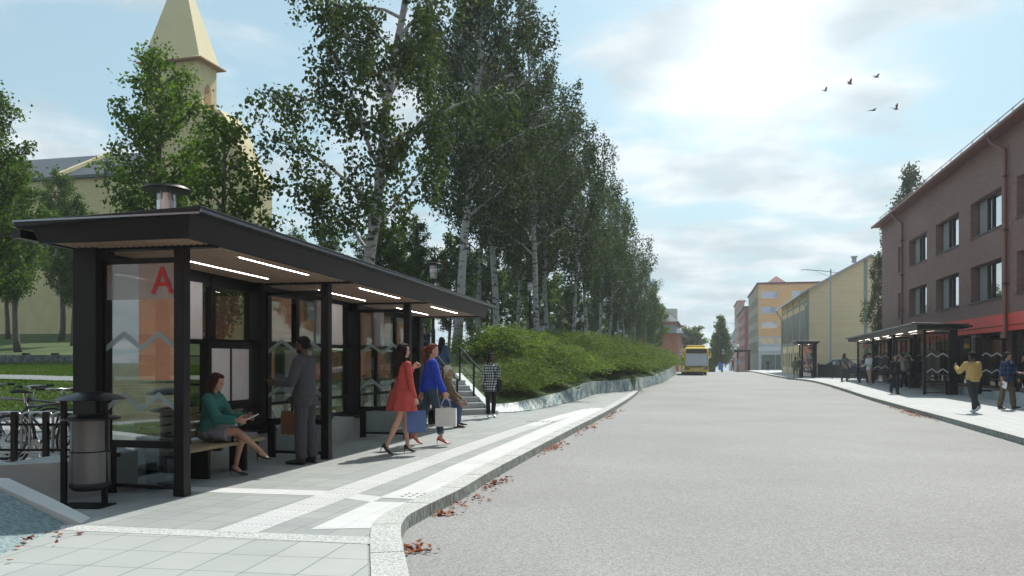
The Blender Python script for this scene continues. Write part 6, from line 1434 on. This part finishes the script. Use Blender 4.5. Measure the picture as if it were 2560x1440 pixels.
# bicycles and rack
def wheel(r, x, z, rad=.34, parent=None):
    t = MB(); t.torus((x, 0, z), rad - .016, .019, n=40, m=8); w = t.build('wheel', mat('tyre_rubber', (.015, .015, .015), .8, var=0), parent, smooth=True)
    t = MB(); t.torus((x, 0, z), rad - .038, .010, n=40, m=6); t.build('rim', m_steel, w, smooth=True)
    t = MB()
    for k in range(20): a = math.pi * 2 * k / 20; t.tube([(x + .02 * math.cos(a + .6), .02 * (-1) ** k, z + .02 * math.sin(a + .6)), (x + (rad - .045) * math.cos(a), 0, z + (rad - .045) * math.sin(a))], .0016, 3, caps=False)
    t.tube([(x, -.05, z), (x, .05, z)], .02, 8); t.build('spokes', m_steel, w)
def bicycle(loc, rz, col, label, kick=True):
    r = empty('bicycle', loc, rz, label, 'bicycle', 'bicycles parked in the rack'); m = mat('frame_%02d%02d%02d' % tuple(int(c * 99) for c in col), col, .3, var=0, coat=.6)
    wheel(r, 0, .34, parent=r); wheel(r, 1.04, .34, parent=r)
    bb = (.43, 0, .28); sc_ = (.27, 0, .78); ht = (.84, 0, .80); hb = (.87, 0, .68)
    t = MB(); t.tube([sc_, (.82, 0, .84)], .018, 8); t.tube([bb, hb], .021, 8); t.tube([bb, (.25, 0, .84)], .017, 8); t.tube([(.82, 0, .88), (.88, 0, .64)], .02, 8)
    for s in (-1, 1): t.tube([(0, s * .06, .34), (.38, s * .03, .29)], .009, 6); t.tube([(0, s * .06, .34), (.27, s * .02, .78)], .008, 6)
    t.build('frame', m, r, smooth=True)
    t = MB(); 
    for s in (-1, 1): t.tube([(.88, s * .03, .66), (.93, s * .05, .52), (1.04, s * .055, .34)], .012, 6)
    t.tube([(.88, -.04, .66), (.88, .04, .66)], .016, 6); t.build('fork', m, r, smooth=True)
    t = MB(); t.tube([(.25, 0, .84), (.225, 0, .97)], .014, 8); t.build('seat_post', m_steel, r)
    t = MB(); t.loft([ell(V(.08, 0, .985), V(0, 1, 0), V(0, 0, 1), .075, .022, 12), ell(V(.14, 0, .995), V(0, 1, 0), V(0, 0, 1), .07, .026, 12), ell(V(.24, 0, .985), V(0, 1, 0), V(0, 0, 1), .035, .022, 12), ell(V(.34, 0, .98), V(0, 1, 0), V(0, 0, 1), .018, .014, 12)]); t.build('saddle', m_black2, r, smooth=True)
    t = MB(); t.tube([(.81, 0, .90), (.79, 0, 1.0), (.84, 0, 1.02)], .014, 8); t.tube([(.74, -.28, 1.03), (.84, -.12, 1.03), (.86, 0, 1.02), (.84, .12, 1.03), (.74, .28, 1.03)], .012, 8); hbo = t.build('handlebar', m_steel, r, smooth=True)
    for s in (-1, 1): t = MB(); t.tube([(.66, s * .30, 1.03), (.76, s * .27, 1.03)], .018, 8); t.tube([(.80, s * .24, 1.02), (.86, s * .2, 1.0), (.80, s * .30, .99)], .006, 5); t.build('grip', m_black2, hbo)
    t = MB(); t.lathe([(.09, -.004), (.09, .004)], n=24, M=Matrix.Translation((.43, -.05, .28)) @ Matrix.Rotation(R(90), 4, 'X')); t.tube([(.43, -.07, .28), (.52, -.07, .14)], .01, 6); t.tube([(.43, .07, .28), (.34, .07, .42)], .01, 6); t.box(.47, .57, -.16, -.08, .125, .15); t.build('crank', m_steel, r)
    t = MB()
    for x0 in (0,):
        pts = [(x0 + .375 * math.cos(R(a)), 0, .34 + .375 * math.sin(R(a))) for a in range(35 if x0 == 0 else 20, 190 if x0 == 0 else 130, 12)]; t.tube(pts, .014, 5)
    t.build('mudguard', m_black2, r)
    return r
zb = .10
bicycle((AX(22, 10.95), 10.95, zb), R(-10), (.012, .012, .014), 'black city bicycle with a white seat post in the rack left of the bin')
bicycle((AX(-185, 11.6), 11.6, zb), R(4), (.02, .06, .30), 'blue bicycle cut off by the left edge')
b = bicycle((AX(196, 11.7), 11.7, zb), R(168), (.015, .014, .016), 'bicycle behind the litter bin with its front wheel facing left')
bicycle((AX(128, 12.6), 12.6, zb), R(186), (.16, .16, .17), 'silver bicycle standing further back in the rack, handlebar to the left')
bicycle((AX(455, 13.9), 13.9, zb), R(24), (.02, .02, .022), 'bicycle seen through the shelter back windows behind the seated woman')
bicycle((AX(640, 15.2), 15.2, zb), R(14), (.12, .02, .02), 'bicycle seen through the glass behind the man in the suit')
def rrect(cx, cz, w, h, rr, n=5):
    pts = []
    for (sx, sz, a0) in ((1, 1, 0), (-1, 1, 90), (-1, -1, 180), (1, -1, 270)):
        for k in range(n + 1): a = R(a0 + 90 * k / n); pts.append((cx + sx * (w / 2 - rr) + rr * math.cos(a), 0, cz + sz * (h / 2 - rr) + rr * math.sin(a)))
    return pts + [pts[0]]
def rack():
    r = empty('bicycle_rack', (-8.15, 10.35, .0), R(-2), 'steel bicycle rack of rounded hoops on black posts behind the low wall', 'bicycle rack')
    n = 8
    for i in range(n):
        x = .4 * i; t = MB(); t.box(x - .03, x + .03, -.03, .03, .1, .86); t.build('post', m_black, r)
        for dx in (.0, .06): t = MB(); t.tube([(a + .2 + x + dx, dx * 1.2 + .06, c) for a, b_, c in rrect(0, .60, .29, .50, .07)], .014, 6); t.build('hoop', m_steel, r, smooth=True)
    for z in (.70, .385): t = MB(); t.box(-.1, .4 * n - .2, .03, .045, z - .015, z + .015); t.build('rail', m_black, r)
rack()

# lamps in the park
m_cyl = glassmat('lamp_glass', (.88, .92, .95), .25)
m_glow = mat('lamp_reflector', (.7, .74, .78), .35, metal=.6, var=0)
def park_lamp(px, Y, ztop, label, z0=None):
    x = AX(px, Y); z0 = lawn_z(x, Y) if z0 is None else z0; h = ztop - z0; r = empty('park_lamp', (x, Y, z0), 0, label, 'street lamp', 'black park lamps with disc caps')
    MB().lathe([(.085, 0), (.085, 1.0), (.06, 1.05), (.055, h - .62)], n=12).build('pole', m_black, r, smooth='auto')
    t = MB(); t.lathe([(.14, h - .40), (.145, h - .26)], n=20); t.build('ring', m_glow, r); t = MB(); t.lathe([(.12, h - .64), (.14, h - .60)], n=20); t.build('base_ring', m_glow, r)
    MB().lathe([(.13, h - .60), (.13, h - .12)], n=20).build('glass', m_cyl, r, smooth='auto'); MB().lathe([(.05, h - .60), (.05, h - .1)], n=12).build('reflector', m_glow, r)
    t = MB()
    for k in range(6): a = k * math.pi / 3 + .3; t.tube([(.135 * math.cos(a), .135 * math.sin(a), h - .62), (.135 * math.cos(a), .135 * math.sin(a), h - .08)], .010, 5)
    t.build('bars', m_steel, r); MB().lathe([(.05, h - .125), (.36, h - .105), (.375, h - .085), (.34, h - .045), (.12, h), (.01, h + .005)], n=32).build('disc_cap', m_black, r, smooth='auto')
park_lamp(416, 13.2, AZ(462, 13.2), 'disc capped lamp right above the near shelter roof', z0=.1)
park_lamp(1083, 33, AZ(656, 33), 'disc capped lamp between the first and second birch trunks')
park_lamp(1458, 58, AZ(782, 58), 'small lamp among the middle birch trunks')
park_lamp(1566, 74, AZ(832, 74), 'farthest tiny lamp among the birch trunks')
park_lamp(1325, 48, AZ(700, 48), 'lamp on a thin black pole left of the bent birch')

# stairs and handrails
def stairs():
    d = Vector((-.42, .907)); w = Vector((-.907, -.42)); o = Vector((-.62, 22.95)); ang = math.atan2(d.y, d.x)
    r = empty('stairs', (o.x, o.y, 0), ang, 'short flight of concrete steps rising into the park beside the shrubs', 'stairs')    # local x up the stairs, local +y to the left
    t = MB()
    for k in range(6): t.box(.36 * k, .36 * 6 + .6, 0, 2.3, .15 * k if k else -.02, .15 * (k + 1))
    t.build('steps', m_conc, r)
    t = MB(); t.loft([[(-.1, -.22, -.02), (-.1, -.02, -.02), (-.1, -.02, .10), (-.1, -.22, .10)], [(2.7, -.22, -.02), (2.7, -.02, -.02), (2.7, -.02, 1.1), (2.7, -.22, 1.1)]]); t.build('side_wall', m_cope, r)
    for y, lab in ((.06, 'right'), (1.0, 'middle')):
        q = empty('handrail', (o.x + w.x * (-0) - math.sin(ang) * y, o.y + math.cos(ang) * y, 0), ang, ('black tubular handrail on the right side of the park steps' if lab == 'right' else 'black tubular handrail up the middle of the park steps'), 'handrail')
        sl_ = .15 / .36
        for x in (-.12, 1.0, 2.1): t = MB(); t.box(x - .022, x + .022, -.022, .022, 0 if x < 0 else .3, 1.0 + sl_ * max(x, -.1)); t.build('post', m_black, q)
        for dz in (1.0, .80, .50): t = MB(); t.tube([(-.3 if dz > .9 else -.12, 0, dz - .04 if dz > .9 else dz), (-.1, 0, dz - .02), (2.1, 0, dz + sl_ * 2.1), (2.4, 0, dz + sl_ * 2.15)], .024 if dz > .9 else .014, 7); t.build('rail', m_black, q, smooth=True)
stairs()

# ------------------------------------------------------------------ vehicles
m_yel = mat('bus_yellow', (.82, .56, .025), .35, var=.03, vs=1, coat=.5)
m_rub = mat('tyre_rubber', (.015, .015, .015), .8, var=0)
m_wind = glassmat('windscreen', (.04, .045, .05), .24, dark=True)
m_dkglass = glassmat('dark_bus_glass', (.012, .013, .014), .10, dark=True)
def bus(X, Y, rz, z, label, plate=True):
    r = empty('city_bus', (X, Y, z), rz, label, 'bus')     # front faces local -y
    W = 1.275; Lb = 12; H0 = .32; H1 = 2.98
    def ring(y, dx, zt, z0, bulge=0): return [(-W + dx, y, z0), (-W + dx * .6, y, z0 + .5), (-W + dx * .6, y, zt - .35), (-W + dx + .12, y, zt - .06), (-W + dx + .35, y, zt), (W - dx - .35, y, zt), (W - dx - .12, y, zt - .06), (W - dx * .6, y, zt - .35), (W - dx * .6, y, z0 + .5), (W - dx, y, z0)]
    MB().loft([ring(-.02, .09, H1 - .12, H0 + .04), ring(.10, .02, H1 - .03, H0), ring(.4, 0, H1, H0), ring(Lb - .2, 0, H1, H0), ring(Lb, .06, H1 - .08, H0)]).build('body', m_yel, r, bevel=.02)
    MB().box(-.95, .95, .5, 3.2, H1 + .003, H1 + .22).build('roof_unit', m_yel, r, bevel=.05)
    wp = [(-1.12, .98), (1.12, .98), (1.15, 1.15), (1.14, 2.28), (-1.14, 2.28), (-1.15, 1.15)]
    M = Matrix(((1, 0, 0, 0), (0, 0, 1, 0), (0, 1, 0, 0), (0, 0, 0, 1)))
    t = MB(); t.prismM([(x * 1.02, zz - .06 if zz < 1.1 else zz + .02) for x, zz in wp], -.03, .2, M); t.v = [(v[0], v[1] + (v[2] - .98) * .11 - .165, v[2]) for v in t.v]; t.build('windscreen_surround', m_black2, r)
    t = MB(); t.prismM(wp, -.060, -.046, M); t.v = [(v[0], v[1] + (v[2] - .98) * .11 - .15, v[2]) for v in t.v]; ws = t.build('windscreen', m_wind, r)
    t = MB(); t.tube([(-.65, -.225, 1.02), (.35, -.21, 1.16)], .012, 5); t.tube([(.15, -.225, .99), (.95, -.215, 1.12)], .012, 5); t.build('wiper', m_black2, ws)
    MB().box(-1.08, 1.08, -.05, -.02, 2.34, 2.78).build('destination_display', mat('display_dark', (.03, .03, .03), .6, var=0), r, bevel=.01)
    for s in (-1, 1):
        t = MB(); t.loft([[V(s * 1.17, -.03, .62), V(s * 1.17, -.03, .86), V(s * 1.17, .0, .86), V(s * 1.17, .0, .62)], [V(s * .95, -.055, .60), V(s * .95, -.055, .83), V(s * .95, -.0, .83), V(s * .95, .0, .60)], [V(s * .72, -.045, .64), V(s * .72, -.045, .70), V(s * .72, 0, .70), V(s * .72, 0, .64)]]); h_ = t.build('headlight', m_dkglass, r)
        for xx in (1.06, .93): MB().sphere((s * xx, -.052, .73), .06, 8, (1, .35, 1)).build('lens', m_steel, h_, smooth=True)
        t = MB(); t.tube([(s * 1.15, .0, 2.55), (s * 1.42, -.22, 2.5), (s * 1.43, -.26, 2.3)], .03, 6); mi = t.build('mirror_arm', m_yel, r); MB().box(s * 1.43 - .10, s * 1.43 + .10, -.34, -.22, 1.85, 2.32).build('mirror', m_yel, mi, bevel=.03)
    MB().box(-.26, .26, -.065, -.03, .47, .58).build('number_plate', mat('plate_white', (.7, .7, .7), .5, var=0), r)
    MB().box(-.75, .75, -.04, -.022, .80, .86).build('grille', mat('dark_yellow', (.30, .18, .01), .5, var=0), r)
    for s in (-1, 1):
        MB().box(s * (W + .001), s * (W + .012), .5, Lb - .5, 1.15, 2.55).build('side_window', m_dkglass, r)
        for y in (.9, 5.6): MB().box(s * (W + .012), s * (W + .02), y, y + 1.2, .45, 2.5).build('door', m_dkglass, r)
        for y in (2.7, 8.6):
            t = MB(); t.lathe([(.44, -.14), (.48, -.1), (.48, .1), (.44, .14)], n=24, M=Matrix.Translation((s * 1.10, y, .48)) @ Matrix.Rotation(R(90), 4, 'Y')); w_ = t.build('wheel', m_rub, r)
            t = MB(); t.lathe([(.25, -.155), (.28, .155)], n=16, M=Matrix.Translation((s * 1.10, y, .48)) @ Matrix.Rotation(R(90), 4, 'Y')); t.build('hub', m_steel, w_)
    MB().box(-1.1, 1.1, .3, Lb - .3, .18, .32).build('underframe', m_black2, r)
    return r
bus(AX(1741, 88.5), 88.5, R(-9.3), road_z(88), 'yellow city bus driving towards the camera with its lights facing us')
bus(AX(1770, 152), 152, R(-12), road_z(152), 'yellow bus further back to the right, its lower half below the road crest')
bus(AX(1698, 147), 147, R(-12), road_z(147), 'yellow bus mostly hidden between the shrubs and the oncoming bus')

def car(X, Y, rz, col, label, z=0):
    r = empty('parked_car', (X, Y, z), rz, label, 'car'); m = mat('paint_%02d%02d%02d' % tuple(int(c * 99) for c in col), col, .22, var=0, coat=1, metal=.3)
    # local x forward
    def rg(x, hw, z0, z1, z2=None): z2 = z2 or (z0 + z1) / 2; return [(x, -hw, z0), (x, -hw * 1.04, z2), (x, -hw * .93, z1), (x, hw * .93, z1), (x, hw * 1.04, z2), (x, hw, z0)]
    MB().loft([rg(-2.15, .72, .35, .80), rg(-2.0, .84, .25, .95), rg(-1.2, .88, .22, .97), rg(0, .88, .22, .95), rg(1.0, .88, .22, .93), rg(1.75, .84, .24, .80), rg(2.1, .72, .30, .62)]).build('body', m, r, smooth='auto', bevel=.02)
    MB().loft([[(-1.75, -.66, .94), (1.05, -.72, .93), (1.05, .72, .93), (-1.75, .66, .94)], [(-1.15, -.56, 1.42), (.15, -.58, 1.44), (.15, .58, 1.44), (-1.15, .56, 1.42)]]).build('cabin_glass', m_winglass, r, bevel=.02)
    MB().loft([[(-1.2, -.57, 1.41), (.2, -.59, 1.43), (.2, .59, 1.43), (-1.2, .57, 1.41)], [(-1.0, -.50, 1.48), (.0, -.5, 1.49), (.0, .5, 1.49), (-1.0, .5, 1.48)]]).build('roof', m, r, bevel=.01)
    for s in (-1, 1):
        t = MB(); t.tube([(1.05, s * .72, .95), (.17, s * .59, 1.43)], .03, 5); t.tube([(-.35, s * .72, .95), (-.4, s * .6, 1.43)], .03, 5); t.tube([(-1.75, s * .68, .95), (-1.17, s * .58, 1.42)], .04, 5); t.build('pillar', m, r)
        MB().box(1.95, 2.08, s * .62 - .12, s * .62 + .12, .58, .70).build('headlight', m_steel, r, bevel=.02)
        for x in (-1.35, 1.35):
            t = MB(); t.lathe([(.28, -.10), (.32, -.08), (.32, .08), (.28, .10)], n=24, M=Matrix.Translation((x, s * .82, .32)) @ Matrix.Rotation(R(90), 4, 'X')); w_ = t.build('wheel', m_rub, r)
            t = MB(); t.lathe([(.08, -.108), (.21, -.104), (.21, .104), (.08, .108)], n=10, M=Matrix.Translation((x, s * .82, .32)) @ Matrix.Rotation(R(90), 4, 'X')); t.build('hubcap', m_steel, w_)
    return r
car(AX(2128, 71), 71, R(-50), (.045, .12, .27), 'metallic blue parked car behind the black picket fence', z=.1)
car(AX(2096, 76.5), 74.3, R(-50), (.35, .50, .58), 'pale blue parked car behind the fence, left of the darker blue car', z=.1)

# black picket fence
def fence(p0, p1, label):
    L_ = math.dist(p0, p1); an = math.atan2(p1[1] - p0[1], p1[0] - p0[0]); r = empty('picket_fence', (p0[0], p0[1], 0), an, label, 'fence'); n = int(L_ / .19); t = MB()
    for k in range(n): t.box(k * .19, k * .19 + (.15 if p0[1] > 68 else .05), -.012, .012, .06, 1.12 + (.07 if k % 4 == 0 else 0))
    t.build('pickets', m_black2, r)
    for z in (.25, .92): MB().box(0, L_, .014, .05, z, z + .06).build('rail', m_black2, r)
    x = 0
    while x < L_: MB().box(x - .05, x + .05, .05, .13, 0, 1.25).build('post', m_black2, r); x += 2.4
fence((AX(2044, 70.5), 70.5), (AX(2118, 65.5), 65.5), 'dense black picket fence left of the street lamp, in front of the cream house')
fence((AX(2120, 65.4), 65.4), (AX(2196, 59), 59), 'open black railing fence in front of the blue car')

# street lamps
def street_lamp(px, Y, ztop, arm, label):
    x = AX(px, Y); r = empty('street_lamp', (x, Y, 0), R(-8), label, 'street lamp'); m = mat('galvanised', (.33, .42, .44), .5, metal=.3, var=.05)
    MB().lathe([(.13, 0), (.13, 1.2), (.09, 1.25), (.065, ztop)], n=12).build('pole', m, r, smooth='auto')
    t = MB(); t.tube([(0, 0, ztop - .25), (-arm * .35, 0, ztop - .12), (-arm * .8, 0, ztop - .03)], .035, 6); t.tube([(0, 0, ztop - .7), (-arm * .35, 0, ztop - .35), (-arm * .55, 0, ztop - .1)], .018, 5); t.tube([(0, 0, ztop - .3), (.55, 0, ztop - .32)], .03, 6); t.build('arm', m, r)
    MB().loft([ell(V(-arm * .74, 0, ztop - .01), V(0, 1, 0), V(0, 0, 1), .06, .04, 8), ell(V(-arm * .86, 0, ztop - .02), V(0, 1, 0), V(0, 0, 1), .13, .05, 8), ell(V(-arm, 0, ztop - .04), V(0, 1, 0), V(0, 0, 1), .07, .025, 8)]).build('lamp_head', m, r, smooth=True)
street_lamp(2077, 76, 9.8, 2.65, 'tall grey street lamp with a long arm in front of the cream house gable')
street_lamp(1845, 140, 7.8, 2.0, 'far grey street lamp before the red buildings at the street end')
def globe_lamp():
    Y = 121; x = AX(1844, Y); r = empty('street_lamp', (x, Y, 0), 0, 'lamp with two white globes on a black post at the far end of the street', 'street lamp')
    MB().lathe([(.09, -.3), (.06, AZ(860, Y))], n=8).build('pole', m_black2, r); t = MB(); t.tube([(-.6, 0, AZ(880, Y)), (.6, 0, AZ(880, Y))], .05, 5); t.build('arm', m_black2, r)
    for dx, py in ((0, 865), (-.3, 873)): MB().sphere((dx, 0, AZ(py, Y)), .24, 10).build('globe', mat('white_globe', (.8, .8, .8), .4, var=0), r, smooth=True)
globe_lamp()
# signs
def crossing_sign():
    Y = 113; x = AX(1679, Y); r = empty('crossing_sign', (x, Y, 0), R(0), 'blue square pedestrian crossing sign above the end of the shrubs', 'road sign'); zc = AZ(884, Y)
    MB().lathe([(.035, -.2), (.035, zc + .25)], n=8).build('pole', m_steel, r); MB().box(-.27, .27, -.06, -.04, zc - .27, zc + .27).build('sign_plate', mat('sign_blue', (.015, .13, .48), .4, var=0), r, bevel=.004)
    M = Matrix(((1, 0, 0, 0), (0, 0, 1, 0), (0, 1, 0, 0), (0, 0, 0, 1))); t = MB(); t.prismM([(-.2, zc - .17), (.2, zc - .17), (0, zc + .2)], -.066, -.061, M); t.build('white_triangle', mat('sign_white', (.8, .8, .8), .5, var=0), r)
    t = MB(); t.prismM([(-.06, zc - .15), (-.03, zc - .15), (0, zc - .07), (.04, zc - .15), (.07, zc - .15), (.02, zc + .02), (.05, zc - .03), (0, zc + .06), (-.05, zc - .02), (-.02, zc)], -.071, -.067, M); t.build('walking_figure', m_black2, r)
crossing_sign()
def blue_sign():
    Y = 117; x = AX(1800, Y); r = empty('direction_sign', (x, Y, 0), 0, 'blue rounded traffic sign low on the road crest left of the cone shaped tree', 'road sign')
    MB().lathe([(.04, -1), (.04, 1.0)], n=8).build('pole', m_steel, r); t = MB(); M = Matrix.Rotation(R(90), 4, 'X'); t.lathe([(.26, .05), (.26, .08)], 0, 0, 0, n=24, M=Matrix.Translation((0, 0, .98)) @ M); t.box(-.26, .26, -.08, -.05, .1, .72); t.build('sign_plate', MATS['sign_blue'], r)
blue_sign()
# birds
def bird(px, py, roll, label, s=1.0):
    Y = 58; r = empty('bird', (AX(px, Y), Y, AZ(py, Y)), R(20), label, 'bird', 'birds flying in the sky'); m = mat('bird_brown', (.10, .06, .05), .8)
    r.scale = (s, s, s); MB().loft([ell(V(-.16, 0, 0), V(0, 1, 0), V(0, 0, 1), .02, .01, 8), ell(V(-.05, 0, 0), V(0, 1, 0), V(0, 0, 1), .05, .045, 8), ell(V(.08, 0, .01), V(0, 1, 0), V(0, 0, 1), .045, .04, 8), ell(V(.17, 0, .02), V(0, 1, 0), V(0, 0, 1), .02, .02, 8)]).build('body', m, r, smooth=True)
    for sd in (-1, 1):
        a = roll[0 if sd < 0 else 1]; e = V(-.03, sd * .20 * math.cos(R(a)), .20 * math.sin(R(a))); t2 = e + V(-.12, sd * .22 * math.cos(R(a * .5)), .22 * math.sin(R(a * .4)))
        pts = [V(.06, sd * .03, .02), V(-.07, sd * .03, .02), e + V(-.10, 0, 0), t2, e + V(.07, 0, 0)]
        MB().add(pts + [q + V(0, 0, .008) for q in pts], [(0, 1, 2, 4), (4, 2, 3), (9, 7, 6, 5), (8, 7, 9), (0, 4, 9, 5), (4, 3, 8, 9), (3, 2, 7, 8), (2, 1, 6, 7)]).build('wing', m, r)
    MB().add([V(-.15, -.02, 0), V(-.15, .02, 0), V(-.25, .05, 0), V(-.25, -.05, 0), V(-.15, 0, .01)], [(0, 1, 2, 3), (0, 4, 1), (4, 2, 1), (4, 3, 2), (0, 3, 4)]).build('tail', m, r)
bird(2063, 227, (40, 30), 'lower left bird, alone at the left of the flock')
bird(2125, 210, (55, 60), 'bird with raised wings between the lone left bird and the highest bird', 1.2)
bird(2191, 193, (20, 45), 'highest bird at the upper right of the flock', 1.15)
bird(2183, 276, (5, 10), 'lowest bird gliding with flat wings', 1.1)
bird(2240, 273, (60, 35), 'rightmost bird of the flock with one wing up', 1.25)

# ------------------------------------------------------------------ air
def haze():
    mb = MB(); mb.box(-1250, 1250, -320, 1250, -18, 36); o = mb.build('haze', None)
    m = bpy.data.materials.new('haze'); m.use_nodes = True; nt = m.node_tree; nt.nodes.clear(); out = nt.nodes.new('ShaderNodeOutputMaterial'); v = nt.nodes.new('ShaderNodeVolumePrincipled')
    v.inputs['Color'].default_value = (.86, .93, 1, 1); v.inputs['Density'].default_value = .0006; v.inputs['Anisotropy'].default_value = .35
    nt.links.new(v.outputs[0], out.inputs['Volume']); o.data.materials.clear(); o.data.materials.append(m); tag(o, 'pale summer haze filling the street', 'haze', kind='stuff')
haze()
